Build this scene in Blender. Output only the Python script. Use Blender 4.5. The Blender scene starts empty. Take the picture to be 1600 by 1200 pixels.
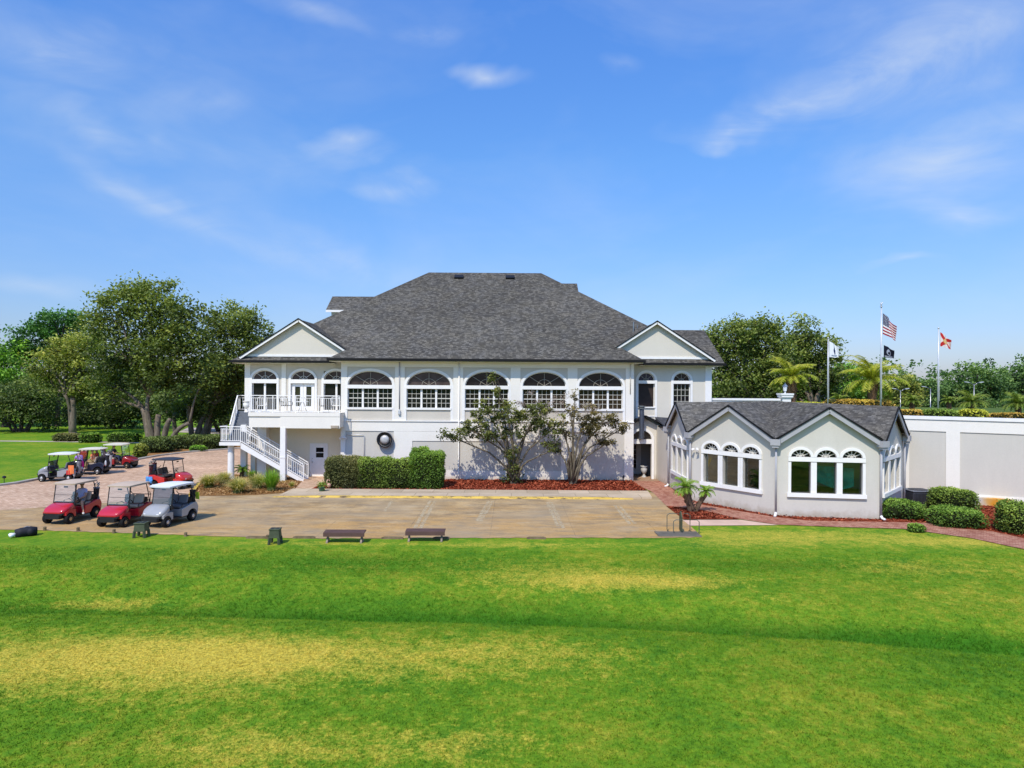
import bpy, math, random
import numpy as np
from mathutils import Vector, Matrix
R = math.radians
PI = math.pi
scene = bpy.context.scene
COL = scene.collection
rng = np.random.default_rng(7)
random.seed(7)

# ------------------------------------------------------------------ camera model (used only to read ground positions off the photo)
CAM_H = 6.5
F = 1067.0
ROLL = R(0.37)
def _unroll(px, py):
    dx, dy = px - 800.0, py - 600.0
    c, s = math.cos(ROLL), math.sin(ROLL)
    return dx * c + dy * s, -dx * s + dy * c
def g(px, py, z=0.0):
    """ground point under a photo pixel"""
    dx, dy = _unroll(px, py)
    D = F * (CAM_H - z) / dy
    return Vector((dx * D / F, D, z))
def q(px, py, D):
    """point at depth D under a photo pixel"""
    dx, dy = _unroll(px, py)
    return Vector((dx * D / F, D, CAM_H - dy * D / F))

# ------------------------------------------------------------------ mesh builder
class MB:
    def __init__(self):
        self.v = []; self.f = []
    def add(self, vs, fs):
        o = len(self.v)
        self.v.extend([tuple(p) for p in vs])
        self.f.extend([tuple(i + o for i in f) for f in fs])
        return self
    def box(self, x0, x1, y0, y1, z0, z1):
        vs = [(x0,y0,z0),(x1,y0,z0),(x1,y1,z0),(x0,y1,z0),(x0,y0,z1),(x1,y0,z1),(x1,y1,z1),(x0,y1,z1)]
        return self.add(vs, [(3,2,1,0),(4,5,6,7),(0,1,5,4),(1,2,6,5),(2,3,7,6),(3,0,4,7)])
    def boxc(self, c, sx, sy, sz, rz=0.0, rx=0.0, ry=0.0):
        m = Matrix.Rotation(rz,3,'Z') @ Matrix.Rotation(ry,3,'Y') @ Matrix.Rotation(rx,3,'X')
        vs = []
        for k in (-1,1):
            for (i,j) in ((-1,-1),(1,-1),(1,1),(-1,1)):
                vs.append(Vector(c) + m @ Vector((i*sx/2, j*sy/2, k*sz/2)))
        return self.add(vs, [(3,2,1,0),(4,5,6,7),(0,1,5,4),(1,2,6,5),(2,3,7,6),(3,0,4,7)])
    def beam(self, a, b, w, h, up=(0,0,1)):
        a, b = Vector(a), Vector(b); d = (b - a).normalized(); up = Vector(up)
        s = d.cross(up)
        if s.length < 1e-5: s = d.cross(Vector((0,1,0)))
        s.normalize(); u = s.cross(d)
        vs = []
        for p in (a, b):
            for (i,j) in ((-1,-1),(1,-1),(1,1),(-1,1)):
                vs.append(p + s*(i*w/2) + u*(j*h/2))
        return self.add(vs, [(3,2,1,0),(4,5,6,7),(0,1,5,4),(1,2,6,5),(2,3,7,6),(3,0,4,7)])
    def tube(self, pts, rad, n=8, caps=True):
        pts = [Vector(p) for p in pts]
        if not hasattr(rad, '__len__'): rad = [rad]*len(pts)
        vs, fs = [], []
        ref = None
        for i, p in enumerate(pts):
            a = pts[max(i-1,0)]; b = pts[min(i+1,len(pts)-1)]
            d = (b - a)
            d = d.normalized() if d.length > 1e-9 else Vector((0,0,1))
            if ref is None:
                ref = Vector((1,0,0)) if abs(d.x) < 0.8 else Vector((0,1,0))
            s = d.cross(ref).normalized(); u = s.cross(d); ref = u.cross(s) if False else ref
            for k in range(n):
                t = 2*PI*k/n
                vs.append(p + (s*math.cos(t) + u*math.sin(t))*rad[i])
        for i in range(len(pts)-1):
            for k in range(n):
                a = i*n+k; b = i*n+(k+1)%n
                fs.append((a, b, b+n, a+n))
        if caps:
            fs.append(tuple(range(n-1,-1,-1))); fs.append(tuple(range((len(pts)-1)*n, len(pts)*n)))
        return self.add(vs, fs)
    def lathe(self, prof, n=16, o=(0,0,0), axis='Z', caps=True):
        vs, fs = [], []
        for (r, h) in prof:
            for k in range(n):
                t = 2*PI*k/n
                a, b = r*math.cos(t), r*math.sin(t)
                if axis == 'Z': p = (a, b, h)
                elif axis == 'Y': p = (a, h, -b)
                else: p = (h, a, b)
                vs.append((p[0]+o[0], p[1]+o[1], p[2]+o[2]))
        for i in range(len(prof)-1):
            for k in range(n):
                a = i*n+k; b = i*n+(k+1)%n
                fs.append((a, b, b+n, a+n))
        if caps:
            fs.append(tuple(range(n-1,-1,-1))); fs.append(tuple(range((len(prof)-1)*n, len(prof)*n)))
        return self.add(vs, fs)
    def prism(self, poly, ext):
        ext = Vector(ext); n = len(poly)
        vs = [Vector(p) for p in poly] + [Vector(p)+ext for p in poly]
        fs = [tuple(range(n-1,-1,-1)), tuple(range(n,2*n))]
        for k in range(n):
            fs.append((k, (k+1)%n, n+(k+1)%n, n+k))
        return self.add(vs, fs)
    def poly(self, pts):
        return self.add(pts, [tuple(range(len(pts)))])
    def loft(self, secs, caps=True):
        n = len(secs[0]); vs, fs = [], []
        for s in secs: vs += [Vector(p) for p in s]
        for i in range(len(secs)-1):
            for k in range(n):
                a = i*n+k; b = i*n+(k+1)%n
                fs.append((a,b,b+n,a+n))
        if caps:
            fs.append(tuple(range(n-1,-1,-1))); fs.append(tuple(range((len(secs)-1)*n, len(secs)*n)))
        return self.add(vs, fs)
    def sphere(self, c, rx, ry=None, rz=None, nu=12, nv=8):
        ry = ry or rx; rz = rz or rx
        vs, fs = [], []
        for i in range(nv+1):
            ph = PI*i/nv
            for k in range(nu):
                t = 2*PI*k/nu
                vs.append((c[0]+rx*math.sin(ph)*math.cos(t), c[1]+ry*math.sin(ph)*math.sin(t), c[2]-rz*math.cos(ph)))
        for i in range(nv):
            for k in range(nu):
                a = i*nu+k; b = i*nu+(k+1)%nu
                fs.append((a,b,b+nu,a+nu))
        return self.add(vs, fs)
    def map(self, fn):
        self.v = [tuple(fn(p)) for p in self.v]; return self
    def build(self, name, mat, parent=None, smooth=False, bevel=0.0, uv=False, world=True, fix=True, seg=2, auto=False):
        me = bpy.data.meshes.new(name)
        vs = self.v
        if parent is not None and world:
            inv = parent.matrix_world.inverted() if parent.parent is None else None
            L = ORIGIN.get(parent.name, Matrix())
            inv = L.inverted()
            vs = [tuple(inv @ Vector(p)) for p in vs]
        me.from_pydata([tuple(p) for p in vs], [], self.f)
        if fix:
            import bmesh
            bm = bmesh.new(); bm.from_mesh(me)
            bmesh.ops.recalc_face_normals(bm, faces=bm.faces)
            bm.to_mesh(me); bm.free()
        if smooth:
            me.polygons.foreach_set('use_smooth', [True]*len(me.polygons))
        if auto:
            me.polygons.foreach_set('use_smooth', [True]*len(me.polygons)); me.set_sharp_from_angle(angle=R(42))
        me.materials.append(mat)
        o = bpy.data.objects.new(name, me); COL.objects.link(o)
        if parent is not None:
            o.parent = parent
            ORIGIN[o.name] = ORIGIN.get(parent.name, Matrix())
        if bevel:
            b = o.modifiers.new('bevel','BEVEL'); b.width = bevel; b.segments = seg; b.limit_method = 'ANGLE'; b.angle_limit = R(40)
        if uv: plane_uv(me)
        return o

ORIGIN = {}
def plane_uv(me):
    lay = me.uv_layers.new(name='UVMap')
    Z = Vector((0,0,1))
    for p in me.polygons:
        n = p.normal
        u = Z.cross(n)
        u = u.normalized() if u.length > 1e-3 else Vector((1,0,0))
        v = n.cross(u)
        for li in p.loop_indices:
            co = me.vertices[me.loops[li].vertex_index].co
            lay.data[li].uv = (co.dot(u), co.dot(v))

def tag(o, label, cat, group=None, kind=None):
    if label: o['label'] = label
    if cat: o['category'] = cat
    if group: o['group'] = group
    if kind: o['kind'] = kind
    return o
def thing(name, label, cat, loc=(0,0,0), rz=0.0, group=None):
    o = bpy.data.objects.new(name, None); COL.objects.link(o)
    o.empty_display_size = 0.3
    o.location = loc; o.rotation_euler = (0,0,rz)
    ORIGIN[o.name] = Matrix.Translation(Vector(loc)) @ Matrix.Rotation(rz,4,'Z')
    return tag(o, label, cat, group)
def struct(o, label=None):
    o['kind'] = 'structure'
    if label: o['label'] = label
    return o
def fast_mesh(name, V, Fq, mat, parent=None, attrs=None, smooth=False):
    """V (n,3) array, Fq (m,k) array; world coordinates"""
    V = np.asarray(V, dtype=np.float64)
    if parent is not None:
        M = np.array(ORIGIN.get(parent.name, Matrix()).inverted())
        V = V @ M[:3,:3].T + M[:3,3]
    me = bpy.data.meshes.new(name)
    n, (m, k) = len(V), Fq.shape
    me.vertices.add(n); me.vertices.foreach_set('co', V.astype(np.float32).ravel())
    me.loops.add(m*k); me.loops.foreach_set('vertex_index', Fq.astype(np.int32).ravel())
    me.polygons.add(m)
    me.polygons.foreach_set('loop_start', np.arange(0, m*k, k, dtype=np.int32))
    try: me.polygons.foreach_set('loop_total', np.full(m, k, dtype=np.int32))
    except Exception: pass
    me.update(calc_edges=True)
    for an, (dom, arr) in (attrs or {}).items():
        a = me.attributes.new(an, 'FLOAT', dom); a.data.foreach_set('value', np.asarray(arr, dtype=np.float32))
    if smooth: me.polygons.foreach_set('use_smooth', [True]*m)
    me.materials.append(mat)
    o = bpy.data.objects.new(name, me); COL.objects.link(o)
    if parent is not None:
        o.parent = parent; ORIGIN[o.name] = ORIGIN.get(parent.name, Matrix())
    return o

# ------------------------------------------------------------------ materials
class NT:
    def __init__(self, name):
        self.m = bpy.data.materials.new(name); self.m.use_nodes = True
        self.t = self.m.node_tree; self.t.nodes.clear()
        self.out = self.n('ShaderNodeOutputMaterial')
    def n(self, typ, **kw):
        nd = self.t.nodes.new(typ)
        for k, v in kw.items():
            if k.startswith('i_'):
                key = k[2:]
                key = int(key) if key.isdigit() else key.replace('_',' ')
                nd.inputs[key].default_value = v
            else: setattr(nd, k, v)
        return nd
    def l(self, a, b): self.t.links.new(a, b)
    def bsdf(self, rough=0.7, spec=0.3, metal=0.0):
        b = self.n('ShaderNodeBsdfPrincipled')
        b.inputs['Roughness'].default_value = rough
        b.inputs['Metallic'].default_value = metal
        b.inputs['Specular IOR Level'].default_value = spec
        self.l(b.outputs[0], self.out.inputs[0]); self.b = b
        return b
    def math(self, op, a, b=None, c=None, clamp=False):
        nd = self.n('ShaderNodeMath', operation=op, use_clamp=clamp)
        for i, x in enumerate((a,b,c)):
            if x is None: continue
            if isinstance(x, (int,float)): nd.inputs[i].default_value = x
            else: self.l(x, nd.inputs[i])
        return nd.outputs[0]
    def ramp(self, fac, stops, interp='LINEAR'):
        nd = self.n('ShaderNodeValToRGB'); cr = nd.color_ramp; cr.interpolation = interp
        while len(cr.elements) > 1: cr.elements.remove(cr.elements[-1])
        for i, (p, c) in enumerate(stops):
            e = cr.elements[0] if i == 0 else cr.elements.new(p)
            e.position = p
            e.color = (c, c, c, 1) if isinstance(c, (int,float)) else (*c, 1)
        self.l(fac, nd.inputs[0]); return nd.outputs[0]
    def mix(self, fac, a, b, blend='MIX'):
        nd = self.n('ShaderNodeMix', data_type='RGBA', blend_type=blend)
        for idx, x in ((0,fac),(6,a),(7,b)):
            if isinstance(x, (int,float)): nd.inputs[idx].default_value = x
            elif isinstance(x, tuple): nd.inputs[idx].default_value = (*x, 1)
            else: self.l(x, nd.inputs[idx])
        return nd.outputs[2]
    def noise(self, scale, detail=3, rough=0.55, vec=None, dist=0.0, out=0):
        nd = self.n('ShaderNodeTexNoise')
        nd.inputs['Scale'].default_value = scale; nd.inputs['Detail'].default_value = detail
        nd.inputs['Roughness'].default_value = rough; nd.inputs['Distortion'].default_value = dist
        if vec is not None: self.l(vec, nd.inputs['Vector'])
        return nd.outputs[out]
    def pos(self): return self.n('ShaderNodeNewGeometry').outputs['Position']
    def mapping(self, vec, scale=(1,1,1), rot=(0,0,0), loc=(0,0,0)):
        nd = self.n('ShaderNodeMapping'); nd.inputs['Scale'].default_value = scale
        nd.inputs['Rotation'].default_value = rot; nd.inputs['Location'].default_value = loc
        self.l(vec, nd.inputs[0]); return nd.outputs[0]
    def bump(self, h, strength=0.3, dist=0.02):
        nd = self.n('ShaderNodeBump'); nd.inputs['Strength'].default_value = strength; nd.inputs['Distance'].default_value = dist
        self.l(h, nd.inputs['Height']); self.l(nd.outputs[0], self.b.inputs['Normal'])

def mat_plain(name, col, rough=0.6, spec=0.3, metal=0.0, var=0.12, scale=3.0, bump=0.0, bscale=40.0, coat=0.0):
    t = NT(name); b = t.bsdf(rough, spec, metal)
    p = t.pos()
    nz = t.noise(scale, 4, 0.6, p)
    f = t.ramp(nz, [(0.3, 1-var), (0.7, 1+var*0.5)])
    c = t.mix(1.0, tuple(col), f, 'MULTIPLY')
    t.l(c, b.inputs['Base Color'])
    if coat: b.inputs['Coat Weight'].default_value = coat; b.inputs['Coat Roughness'].default_value = 0.08
    if bump: t.bump(t.noise(bscale, 3, 0.6, p), bump, 0.02)
    return t.m

def mat_stucco(name, col, streak=0.10):
    t = NT(name); b = t.bsdf(0.85, 0.15)
    p = t.pos()
    n1 = t.noise(0.45, 4, 0.6, p); n2 = t.noise(14, 4, 0.7, p)
    st = t.noise(1.0, 4, 0.65, t.mapping(p, (1.6, 1.6, 0.35)))
    a = t.ramp(n1, [(0.3, 1-streak*0.7), (0.7, 1.0)])
    s = t.ramp(st, [(0.35, 1-streak*0.45), (0.62, 1.0)])
    m = t.ramp(n2, [(0.3, 0.95), (0.7, 1.02)])
    c = t.mix(1.0, t.mix(1.0, tuple(col), a, 'MULTIPLY'), s, 'MULTIPLY')
    c = t.mix(1.0, c, m, 'MULTIPLY')
    # damp grime near the ground
    z = t.n('ShaderNodeSeparateXYZ'); t.l(p, z.inputs[0])
    gz = t.math('ADD', z.outputs[2], t.math('MULTIPLY', t.math('SUBTRACT', t.noise(3.0,3,0.6,p), 0.5), 0.7))
    gr = t.ramp(gz, [(0.0, (0.72,0.66,0.58)), (0.40, (1,1,1))])
    c = t.mix(1.0, c, gr, 'MULTIPLY')
    t.l(c, b.inputs['Base Color'])
    t.bump(t.noise(60, 3, 0.7, p), 0.25, 0.01)
    return t.m

def mat_shingle(name, dark=(0.040,0.037,0.034), mid=(0.094,0.087,0.075), light=(0.195,0.180,0.155)):
    t = NT(name); b = t.bsdf(0.95, 0.05)
    uvn = t.n('ShaderNodeUVMap').outputs[0]
    br = t.n('ShaderNodeTexBrick')
    br.offset = 0.37; br.offset_frequency = 2; br.squash = 0.7; br.squash_frequency = 3
    br.inputs['Color1'].default_value = (0,0,0,1); br.inputs['Color2'].default_value = (1,1,1,1); br.inputs['Mortar'].default_value = (0.1,0.1,0.1,1)
    br.inputs['Scale'].default_value = 1.0; br.inputs['Mortar Size'].default_value = 0.012
    br.inputs['Brick Width'].default_value = 0.23; br.inputs['Row Height'].default_value = 0.135; br.inputs['Bias'].default_value = 0.0
    t.l(uvn, br.inputs['Vector'])
    n1 = t.noise(2.6, 5, 0.75, t.mapping(uvn, (1.0, 2.2, 1)))
    n2 = t.noise(0.16, 3, 0.6, uvn)
    n3 = t.noise(24, 3, 0.7, uvn)
    sep = t.n('ShaderNodeSeparateColor'); t.l(br.outputs[0], sep.inputs[0])
    v = t.math('ADD', t.math('MULTIPLY', sep.outputs[0], 0.40), t.math('MULTIPLY', n1, 0.46))
    v = t.math('ADD', v, t.math('MULTIPLY', n3, 0.32))
    v = t.math('ADD', v, t.math('MULTIPLY', t.math('SUBTRACT', n2, 0.5), 0.35))
    c = t.ramp(v, [(0.28, dark), (0.56, mid), (0.86, light)])
    warm = t.ramp(t.noise(0.9, 3, 0.6, uvn), [(0.35, (0.95,0.96,0.99)), (0.65, (1.05,1.02,0.95))])
    c = t.mix(1.0, c, warm, 'MULTIPLY')
    t.l(c, b.inputs['Base Color'])
    t.bump(sep.outputs[0], 0.35, 0.012)
    return t.m

LEAF_GAIN = 2.6
NO_GAIN = ('palm_frond','golden_palm_frond','fresh_palm_frond','ornamental_grass_blade','dry_blossom')
def mat_leaf(name, dark, mid, light, trans=0.30):
    t = NT(name)
    k = LEAF_GAIN if name not in NO_GAIN else 1.15
    dark, mid, light = [tuple(x*k for x in c) for c in (dark, mid, light)]
    at = t.n('ShaderNodeAttribute', attribute_name='tint')
    n = t.noise(0.9, 2, 0.5, t.pos())
    v = t.math('ADD', at.outputs['Fac'], t.math('MULTIPLY', t.math('SUBTRACT', n, 0.5), 0.5))
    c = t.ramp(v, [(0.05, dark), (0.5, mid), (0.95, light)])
    d = t.n('ShaderNodeBsdfPrincipled'); d.inputs['Roughness'].default_value = 0.55; d.inputs['Specular IOR Level'].default_value = 0.25
    t.l(c, d.inputs['Base Color'])
    tr = t.n('ShaderNodeBsdfTranslucent')
    t.l(t.mix(1.0, c, (1.1, 1.15, 0.55), 'MULTIPLY'), tr.inputs[0])
    ms = t.n('ShaderNodeMixShader'); ms.inputs[0].default_value = trans
    t.l(d.outputs[0], ms.inputs[1]); t.l(tr.outputs[0], ms.inputs[2]); t.l(ms.outputs[0], t.out.inputs[0])
    return t.m

def mat_bark(name, a, bcol, sc=6):
    t = NT(name); b = t.bsdf(0.9, 0.1)
    p = t.pos()
    n = t.noise(sc, 5, 0.7, t.mapping(p, (1,1,0.25)))
    c = t.ramp(n, [(0.3, a), (0.7, bcol)])
    t.l(c, b.inputs['Base Color']); t.bump(n, 0.6, 0.05)
    return t.m

def mat_glass(name, col, refl=0.12, rough=0.02, ior=1.5):
    t = NT(name); b = t.bsdf(rough, 0.26)
    p = t.pos()
    n = t.noise(1.3, 3, 0.6, p)
    c = t.mix(1.0, tuple(col), t.ramp(n, [(0.3, 0.55), (0.7, 1.35)]), 'MULTIPLY')
    t.l(c, b.inputs['Base Color'])
    b.inputs['IOR'].default_value = ior
    t.bump(t.noise(0.8, 2, 0.5, p), 0.05, 0.02)
    return t.m

def mat_see_through(name, tint, refl, rough=0.01):
    """thin glass: what is behind shows through, mixed with a mirror reflection"""
    t = NT(name)
    a = t.n('ShaderNodeBsdfTransparent'); a.inputs[0].default_value = (*tint, 1)
    gl = t.n('ShaderNodeBsdfGlossy'); gl.inputs['Roughness'].default_value = rough; gl.inputs[0].default_value = (0.9,0.95,0.92,1)
    fr = t.n('ShaderNodeFresnel'); fr.inputs[0].default_value = 1.5
    fac = t.math('ADD', t.math('MULTIPLY', fr.outputs[0], 0.8), refl, clamp=True)
    ms = t.n('ShaderNodeMixShader'); t.l(fac, ms.inputs[0])
    t.l(a.outputs[0], ms.inputs[1]); t.l(gl.outputs[0], ms.inputs[2]); t.l(ms.outputs[0], t.out.inputs[0])
    return t.m

def mat_paver(name, cols, size=(0.20,0.10), mortar=0.008, big=0.25, rot=0.0, stain=None):
    t = NT(name); b = t.bsdf(0.85, 0.15)
    p = t.pos()
    pm = t.mapping(p, rot=(0,0,rot))
    br = t.n('ShaderNodeTexBrick')
    br.inputs['Color1'].default_value = (0,0,0,1); br.inputs['Color2'].default_value = (1,1,1,1); br.inputs['Mortar'].default_value = (0.2,0.2,0.2,1)
    br.inputs['Scale'].default_value = 1; br.inputs['Mortar Size'].default_value = mortar
    br.inputs['Brick Width'].default_value = size[0]; br.inputs['Row Height'].default_value = size[1]
    t.l(pm, br.inputs['Vector'])
    sep = t.n('ShaderNodeSeparateColor'); t.l(br.outputs[0], sep.inputs[0])
    v = t.math('ADD', t.math('MULTIPLY', sep.outputs[0], 0.6), t.math('MULTIPLY', t.noise(1.7,5,0.75,p), 0.45))
    c = t.ramp(v, [(0.12, cols[0]), (0.5, cols[1]), (0.9, cols[2])])
    lg = t.ramp(t.noise(0.28, 4, 0.65, p), [(0.3, 1-big), (0.7, 1+big*0.4)])
    c = t.mix(1.0, c, lg, 'MULTIPLY')
    if stain is not None:
        s = t.ramp(t.noise(0.35, 5, 0.7, t.mapping(p, (0.4,1.6,1))), [(0.48, 0.0), (0.68, 0.7)])
        c = t.mix(s, c, tuple(stain))
    c = t.mix(t.math('MULTIPLY', br.outputs['Fac'], 0.5), c, tuple(x*0.55 for x in cols[0]))
    t.l(c, b.inputs['Base Color'])
    t.bump(br.outputs['Fac'], -0.3, 0.01)
    return t.m

def mat_mulch(name, a, bc, c3):
    t = NT(name); b = t.bsdf(0.95, 0.05)
    p = t.pos()
    n = t.noise(9, 6, 0.85, t.mapping(p, (1,1.7,1)))
    n2 = t.noise(1.3, 5, 0.75, p)
    v = t.math('ADD', t.math('MULTIPLY', n, 0.6), t.math('MULTIPLY', n2, 0.5))
    t.l(t.ramp(v, [(0.40, a), (0.55, bc), (0.72, c3)]), b.inputs['Base Color'])
    t.bump(n, 1.0, 0.08)
    return t.m

def mat_concrete_apron(name):
    t = NT(name); b = t.bsdf(0.85, 0.2)
    p = t.pos()
    n1 = t.noise(0.5, 6, 0.7, p); n2 = t.noise(0.35, 5, 0.7, t.mapping(p, (0.35, 1.8, 1), rot=(0,0,R(-8)))); n3 = t.noise(12, 4, 0.75, p)
    sep = t.n('ShaderNodeSeparateXYZ'); t.l(p, sep.inputs[0])
    c = t.ramp(n1, [(0.28, (0.23,0.150,0.070)), (0.5, (0.45,0.300,0.140)), (0.74, (0.62,0.445,0.23))])
    # rusty irrigation staining, stronger toward the grass edge and the right
    e = t.math('MULTIPLY', t.math('SUBTRACT', 36.5, sep.outputs[1]), 0.055)
    e = t.math('ADD', e, t.math('MULTIPLY', sep.outputs[0], 0.006))
    s = t.math('ADD', t.math('MULTIPLY', n2, 1.2), e)
    c = t.mix(t.ramp(s, [(0.50, 0.0), (0.98, 0.9)]), c, (0.52,0.30,0.10))
    c = t.mix(1.0, c, t.ramp(n3, [(0.3, 0.82), (0.7, 1.12)]), 'MULTIPLY')
    c = t.mix(t.ramp(t.noise(1.1, 6, 0.75, t.mapping(p,(0.5,1.6,1),loc=(4,2,0))), [(0.50,0.0),(0.66,0.55)]), c, (0.56,0.43,0.27))
    dk = t.ramp(t.noise(0.9, 6, 0.8, t.mapping(p,(0.55,1.3,1),rot=(0,0,R(12)),loc=(9,5,0))), [(0.46,0.0),(0.64,0.75)])
    c = t.mix(dk, c, (0.20,0.155,0.10))
    # slab joints
    def joint(coord, period, off, w=0.018):
        m = t.math('PINGPONG', t.math('ADD', coord, off), period/2)
        return t.math('LESS_THAN', m, w)
    j = t.math('MAXIMUM', t.math('MULTIPLY', joint(sep.outputs[0], 3.66, 0.9, .014), .7), joint(sep.outputs[1], 3.05, 1.15))
    jn = t.ramp(t.noise(1.4,3,.6,p), [(.40,.15),(.60,.8)])
    c = t.mix(t.math('MULTIPLY', j, jn), c, (0.10,0.08,0.06))
    # weathered greyer slabs
    c = t.mix(t.ramp(t.noise(0.23,2,0.5,p), [(0.42,0.0),(0.7,0.55)]), c, (0.37,0.29,0.185))
    t.l(c, b.inputs['Base Color'])
    t.bump(n3, 0.25, 0.01)
    return t.m

def mat_grass(name):
    t = NT(name); b = t.bsdf(0.9, 0.08)
    p = t.pos()
    tan = t.n('ShaderNodeAttribute', attribute_name='dry').outputs['Fac']
    lush = t.n('ShaderNodeAttribute', attribute_name='lush').outputs['Fac']
    n1 = t.noise(0.22, 5, 0.65, p); n2 = t.noise(1.6, 5, 0.72, p); n3 = t.noise(14, 4, 0.8, p); n4 = t.noise(55, 2, 0.7, p)
    n5 = t.noise(5.0, 4, 0.75, p)
    v = t.math('ADD', t.math('ADD', t.math('MULTIPLY', n1, 0.45), t.math('MULTIPLY', n2, 0.40)), t.math('MULTIPLY', n5, 0.35))
    c = t.ramp(v, [(0.46, (0.062,0.190,0.012)), (0.59, (0.145,0.275,0.014)), (0.72, (0.320,0.340,0.028))])
    lv = t.math('ADD', lush, t.math('MULTIPLY', t.math('SUBTRACT', n2, 0.5), 0.6))
    c = t.mix(t.ramp(lv, [(0.25, 0.0), (0.85, 0.85)]), c, (0.045,0.180,0.008))
    dv = t.math('ADD', tan, t.math('MULTIPLY', t.math('SUBTRACT', n2, 0.5), 1.1))
    dv = t.math('ADD', dv, t.math('MULTIPLY', t.math('SUBTRACT', n3, 0.5), 1.1))
    dv = t.math('ADD', dv, t.math('MULTIPLY', t.math('SUBTRACT', n5, 0.5), 0.7))
    c = t.mix(t.ramp(dv, [(0.22, 0.0), (0.85, 0.92)]), c, t.ramp(n3, [(0.35,(0.47,0.36,0.05)),(0.65,(0.74,0.56,0.075))]))
    far = t.ramp(n2, [(0.62, 0.0), (0.8, 0.35)])
    c = t.mix(far, c, (0.34,0.33,0.06))
    g3 = t.math('ADD', t.math('MULTIPLY', n3, 0.6), t.math('MULTIPLY', n4, 0.4))
    c = t.mix(1.0, c, t.ramp(g3, [(0.32, 0.55), (0.52, 1.0), (0.70, 1.35)]), 'MULTIPLY')
    t.l(c, b.inputs['Base Color'])
    t.bump(g3, 0.7, 0.05)
    return t.m

M = {}
M['stucco_grey'] = mat_stucco('stucco_grey', (0.65,0.59,0.50))
M['stucco_cream'] = mat_stucco('stucco_cream', (0.70,0.645,0.545), 0.06)
M['stucco_panel'] = mat_stucco('stucco_panel', (0.635,0.595,0.52), 0.08)
M['stucco_white'] = mat_stucco('stucco_white', (0.87,0.82,0.735), 0.06)
M['trim'] = mat_plain('white_trim_paint', (0.86,0.83,0.785), 0.55, 0.3, var=0.05)
M['trim_grey'] = mat_plain('grey_fascia_paint', (0.40,0.39,0.40), 0.6, var=0.08)
M['muntin'] = mat_plain('muntin_paint', (0.66,0.62,0.54), 0.5, var=0.05)
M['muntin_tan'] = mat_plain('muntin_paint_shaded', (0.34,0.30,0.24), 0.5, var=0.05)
M['shingle'] = mat_shingle('roof_shingle')
M['shingle_b'] = mat_shingle('roof_shingle_pavilion', (0.050,0.047,0.043), (0.112,0.103,0.090), (0.21,0.195,0.17))
M['gutter'] = mat_plain('dark_gutter_metal', (0.014,0.014,0.015), 0.7, 0.12, var=0.1)
M['glass_dark'] = mat_glass('dark_glass', (0.012,0.011,0.012))
M['glass_brown'] = mat_glass('brown_shaded_glass', (0.060,0.045,0.042))
M['glass_blue'] = mat_glass('blue_dark_glass', (0.030,0.030,0.055))
M['glass_blind'] = mat_plain('dark_brown_blind', (0.040,0.026,0.020), 0.7, var=0.2, scale=6)
M['glass_door'] = mat_see_through('door_glass', (0.25,0.25,0.24), 0.32)
M['glass_pav'] = mat_see_through('pavilion_glass', (0.72,0.74,0.72), 0.07)
M['windshield'] = mat_see_through('clear_windshield', (0.90,0.91,0.92), 0.10)
M['windshield_tint'] = mat_see_through('tinted_windshield', (0.26,0.26,0.34), 0.12)
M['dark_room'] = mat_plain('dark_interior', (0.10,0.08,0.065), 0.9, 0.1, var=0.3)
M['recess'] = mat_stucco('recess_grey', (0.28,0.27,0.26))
M['teal'] = mat_plain('teal_reflection', (0.04,0.52,0.46), 0.7, 0.2, var=0.4, scale=5)
M['step_grey'] = mat_plain('grey_step_paint', (0.16,0.17,0.19), 0.7, var=0.15)
M['galv'] = mat_plain('dull_flue_metal', (0.12,0.13,0.16), 0.45, 0.5, 0.6, var=0.2)
M['steel'] = mat_plain('bare_steel', (0.42,0.41,0.40), 0.35, 0.5, 0.9, var=0.15)
M['alu'] = mat_plain('pale_pole_metal', (0.62,0.62,0.63), 0.4, 0.5, 0.3, var=0.1)
M['dark_metal'] = mat_plain('dark_unit_metal', (0.05,0.052,0.065), 0.55, 0.4, 0.3, var=0.2)
M['black'] = mat_plain('black_plastic', (0.014,0.014,0.016), 0.5, 0.4, var=0.2)
M['rubber'] = mat_plain('black_rubber', (0.012,0.012,0.013), 0.85, 0.2, var=0.2)
M['concrete'] = mat_plain('pale_concrete', (0.42,0.385,0.33), 0.85, 0.15, var=0.25, scale=1.2, bump=0.2)
M['pink_walk'] = mat_plain('pinkish_walk', (0.68,0.46,0.33), 0.85, 0.15, var=0.18, scale=1.0, bump=0.2)
M['tan_road'] = mat_plain('sandy_cart_path', (0.50,0.42,0.34), 0.9, 0.1, var=0.2, scale=0.5)
M['apron'] = mat_concrete_apron('stained_concrete_apron')
M['paver'] = mat_paver('driveway_paver', [(0.42,0.245,0.15),(0.62,0.405,0.255),(0.76,0.54,0.37)], (0.24,0.12), big=0.22)
M['brick'] = mat_paver('brick_path_paver', [(0.25,0.085,0.050),(0.43,0.19,0.125),(0.58,0.33,0.22)], (0.20,0.10), big=0.2, rot=R(35))
M['ochre'] = mat_paver('ochre_brick_pad', [(0.30,0.17,0.09),(0.44,0.27,0.17),(0.52,0.36,0.24)], (0.20,0.10), big=0.2)  # orange tone of the slab at the porch entrance
M['mulch'] = mat_mulch('red_mulch', (0.085,0.016,0.009), (0.31,0.058,0.026), (0.50,0.13,0.06))
M['straw'] = mat_mulch('pine_straw', (0.15,0.065,0.022), (0.36,0.18,0.065), (0.52,0.32,0.14))
M['grass'] = mat_grass('lawn_grass')
M['bark_oak'] = mat_bark('oak_bark', (0.085,0.065,0.05), (0.27,0.215,0.165))
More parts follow.
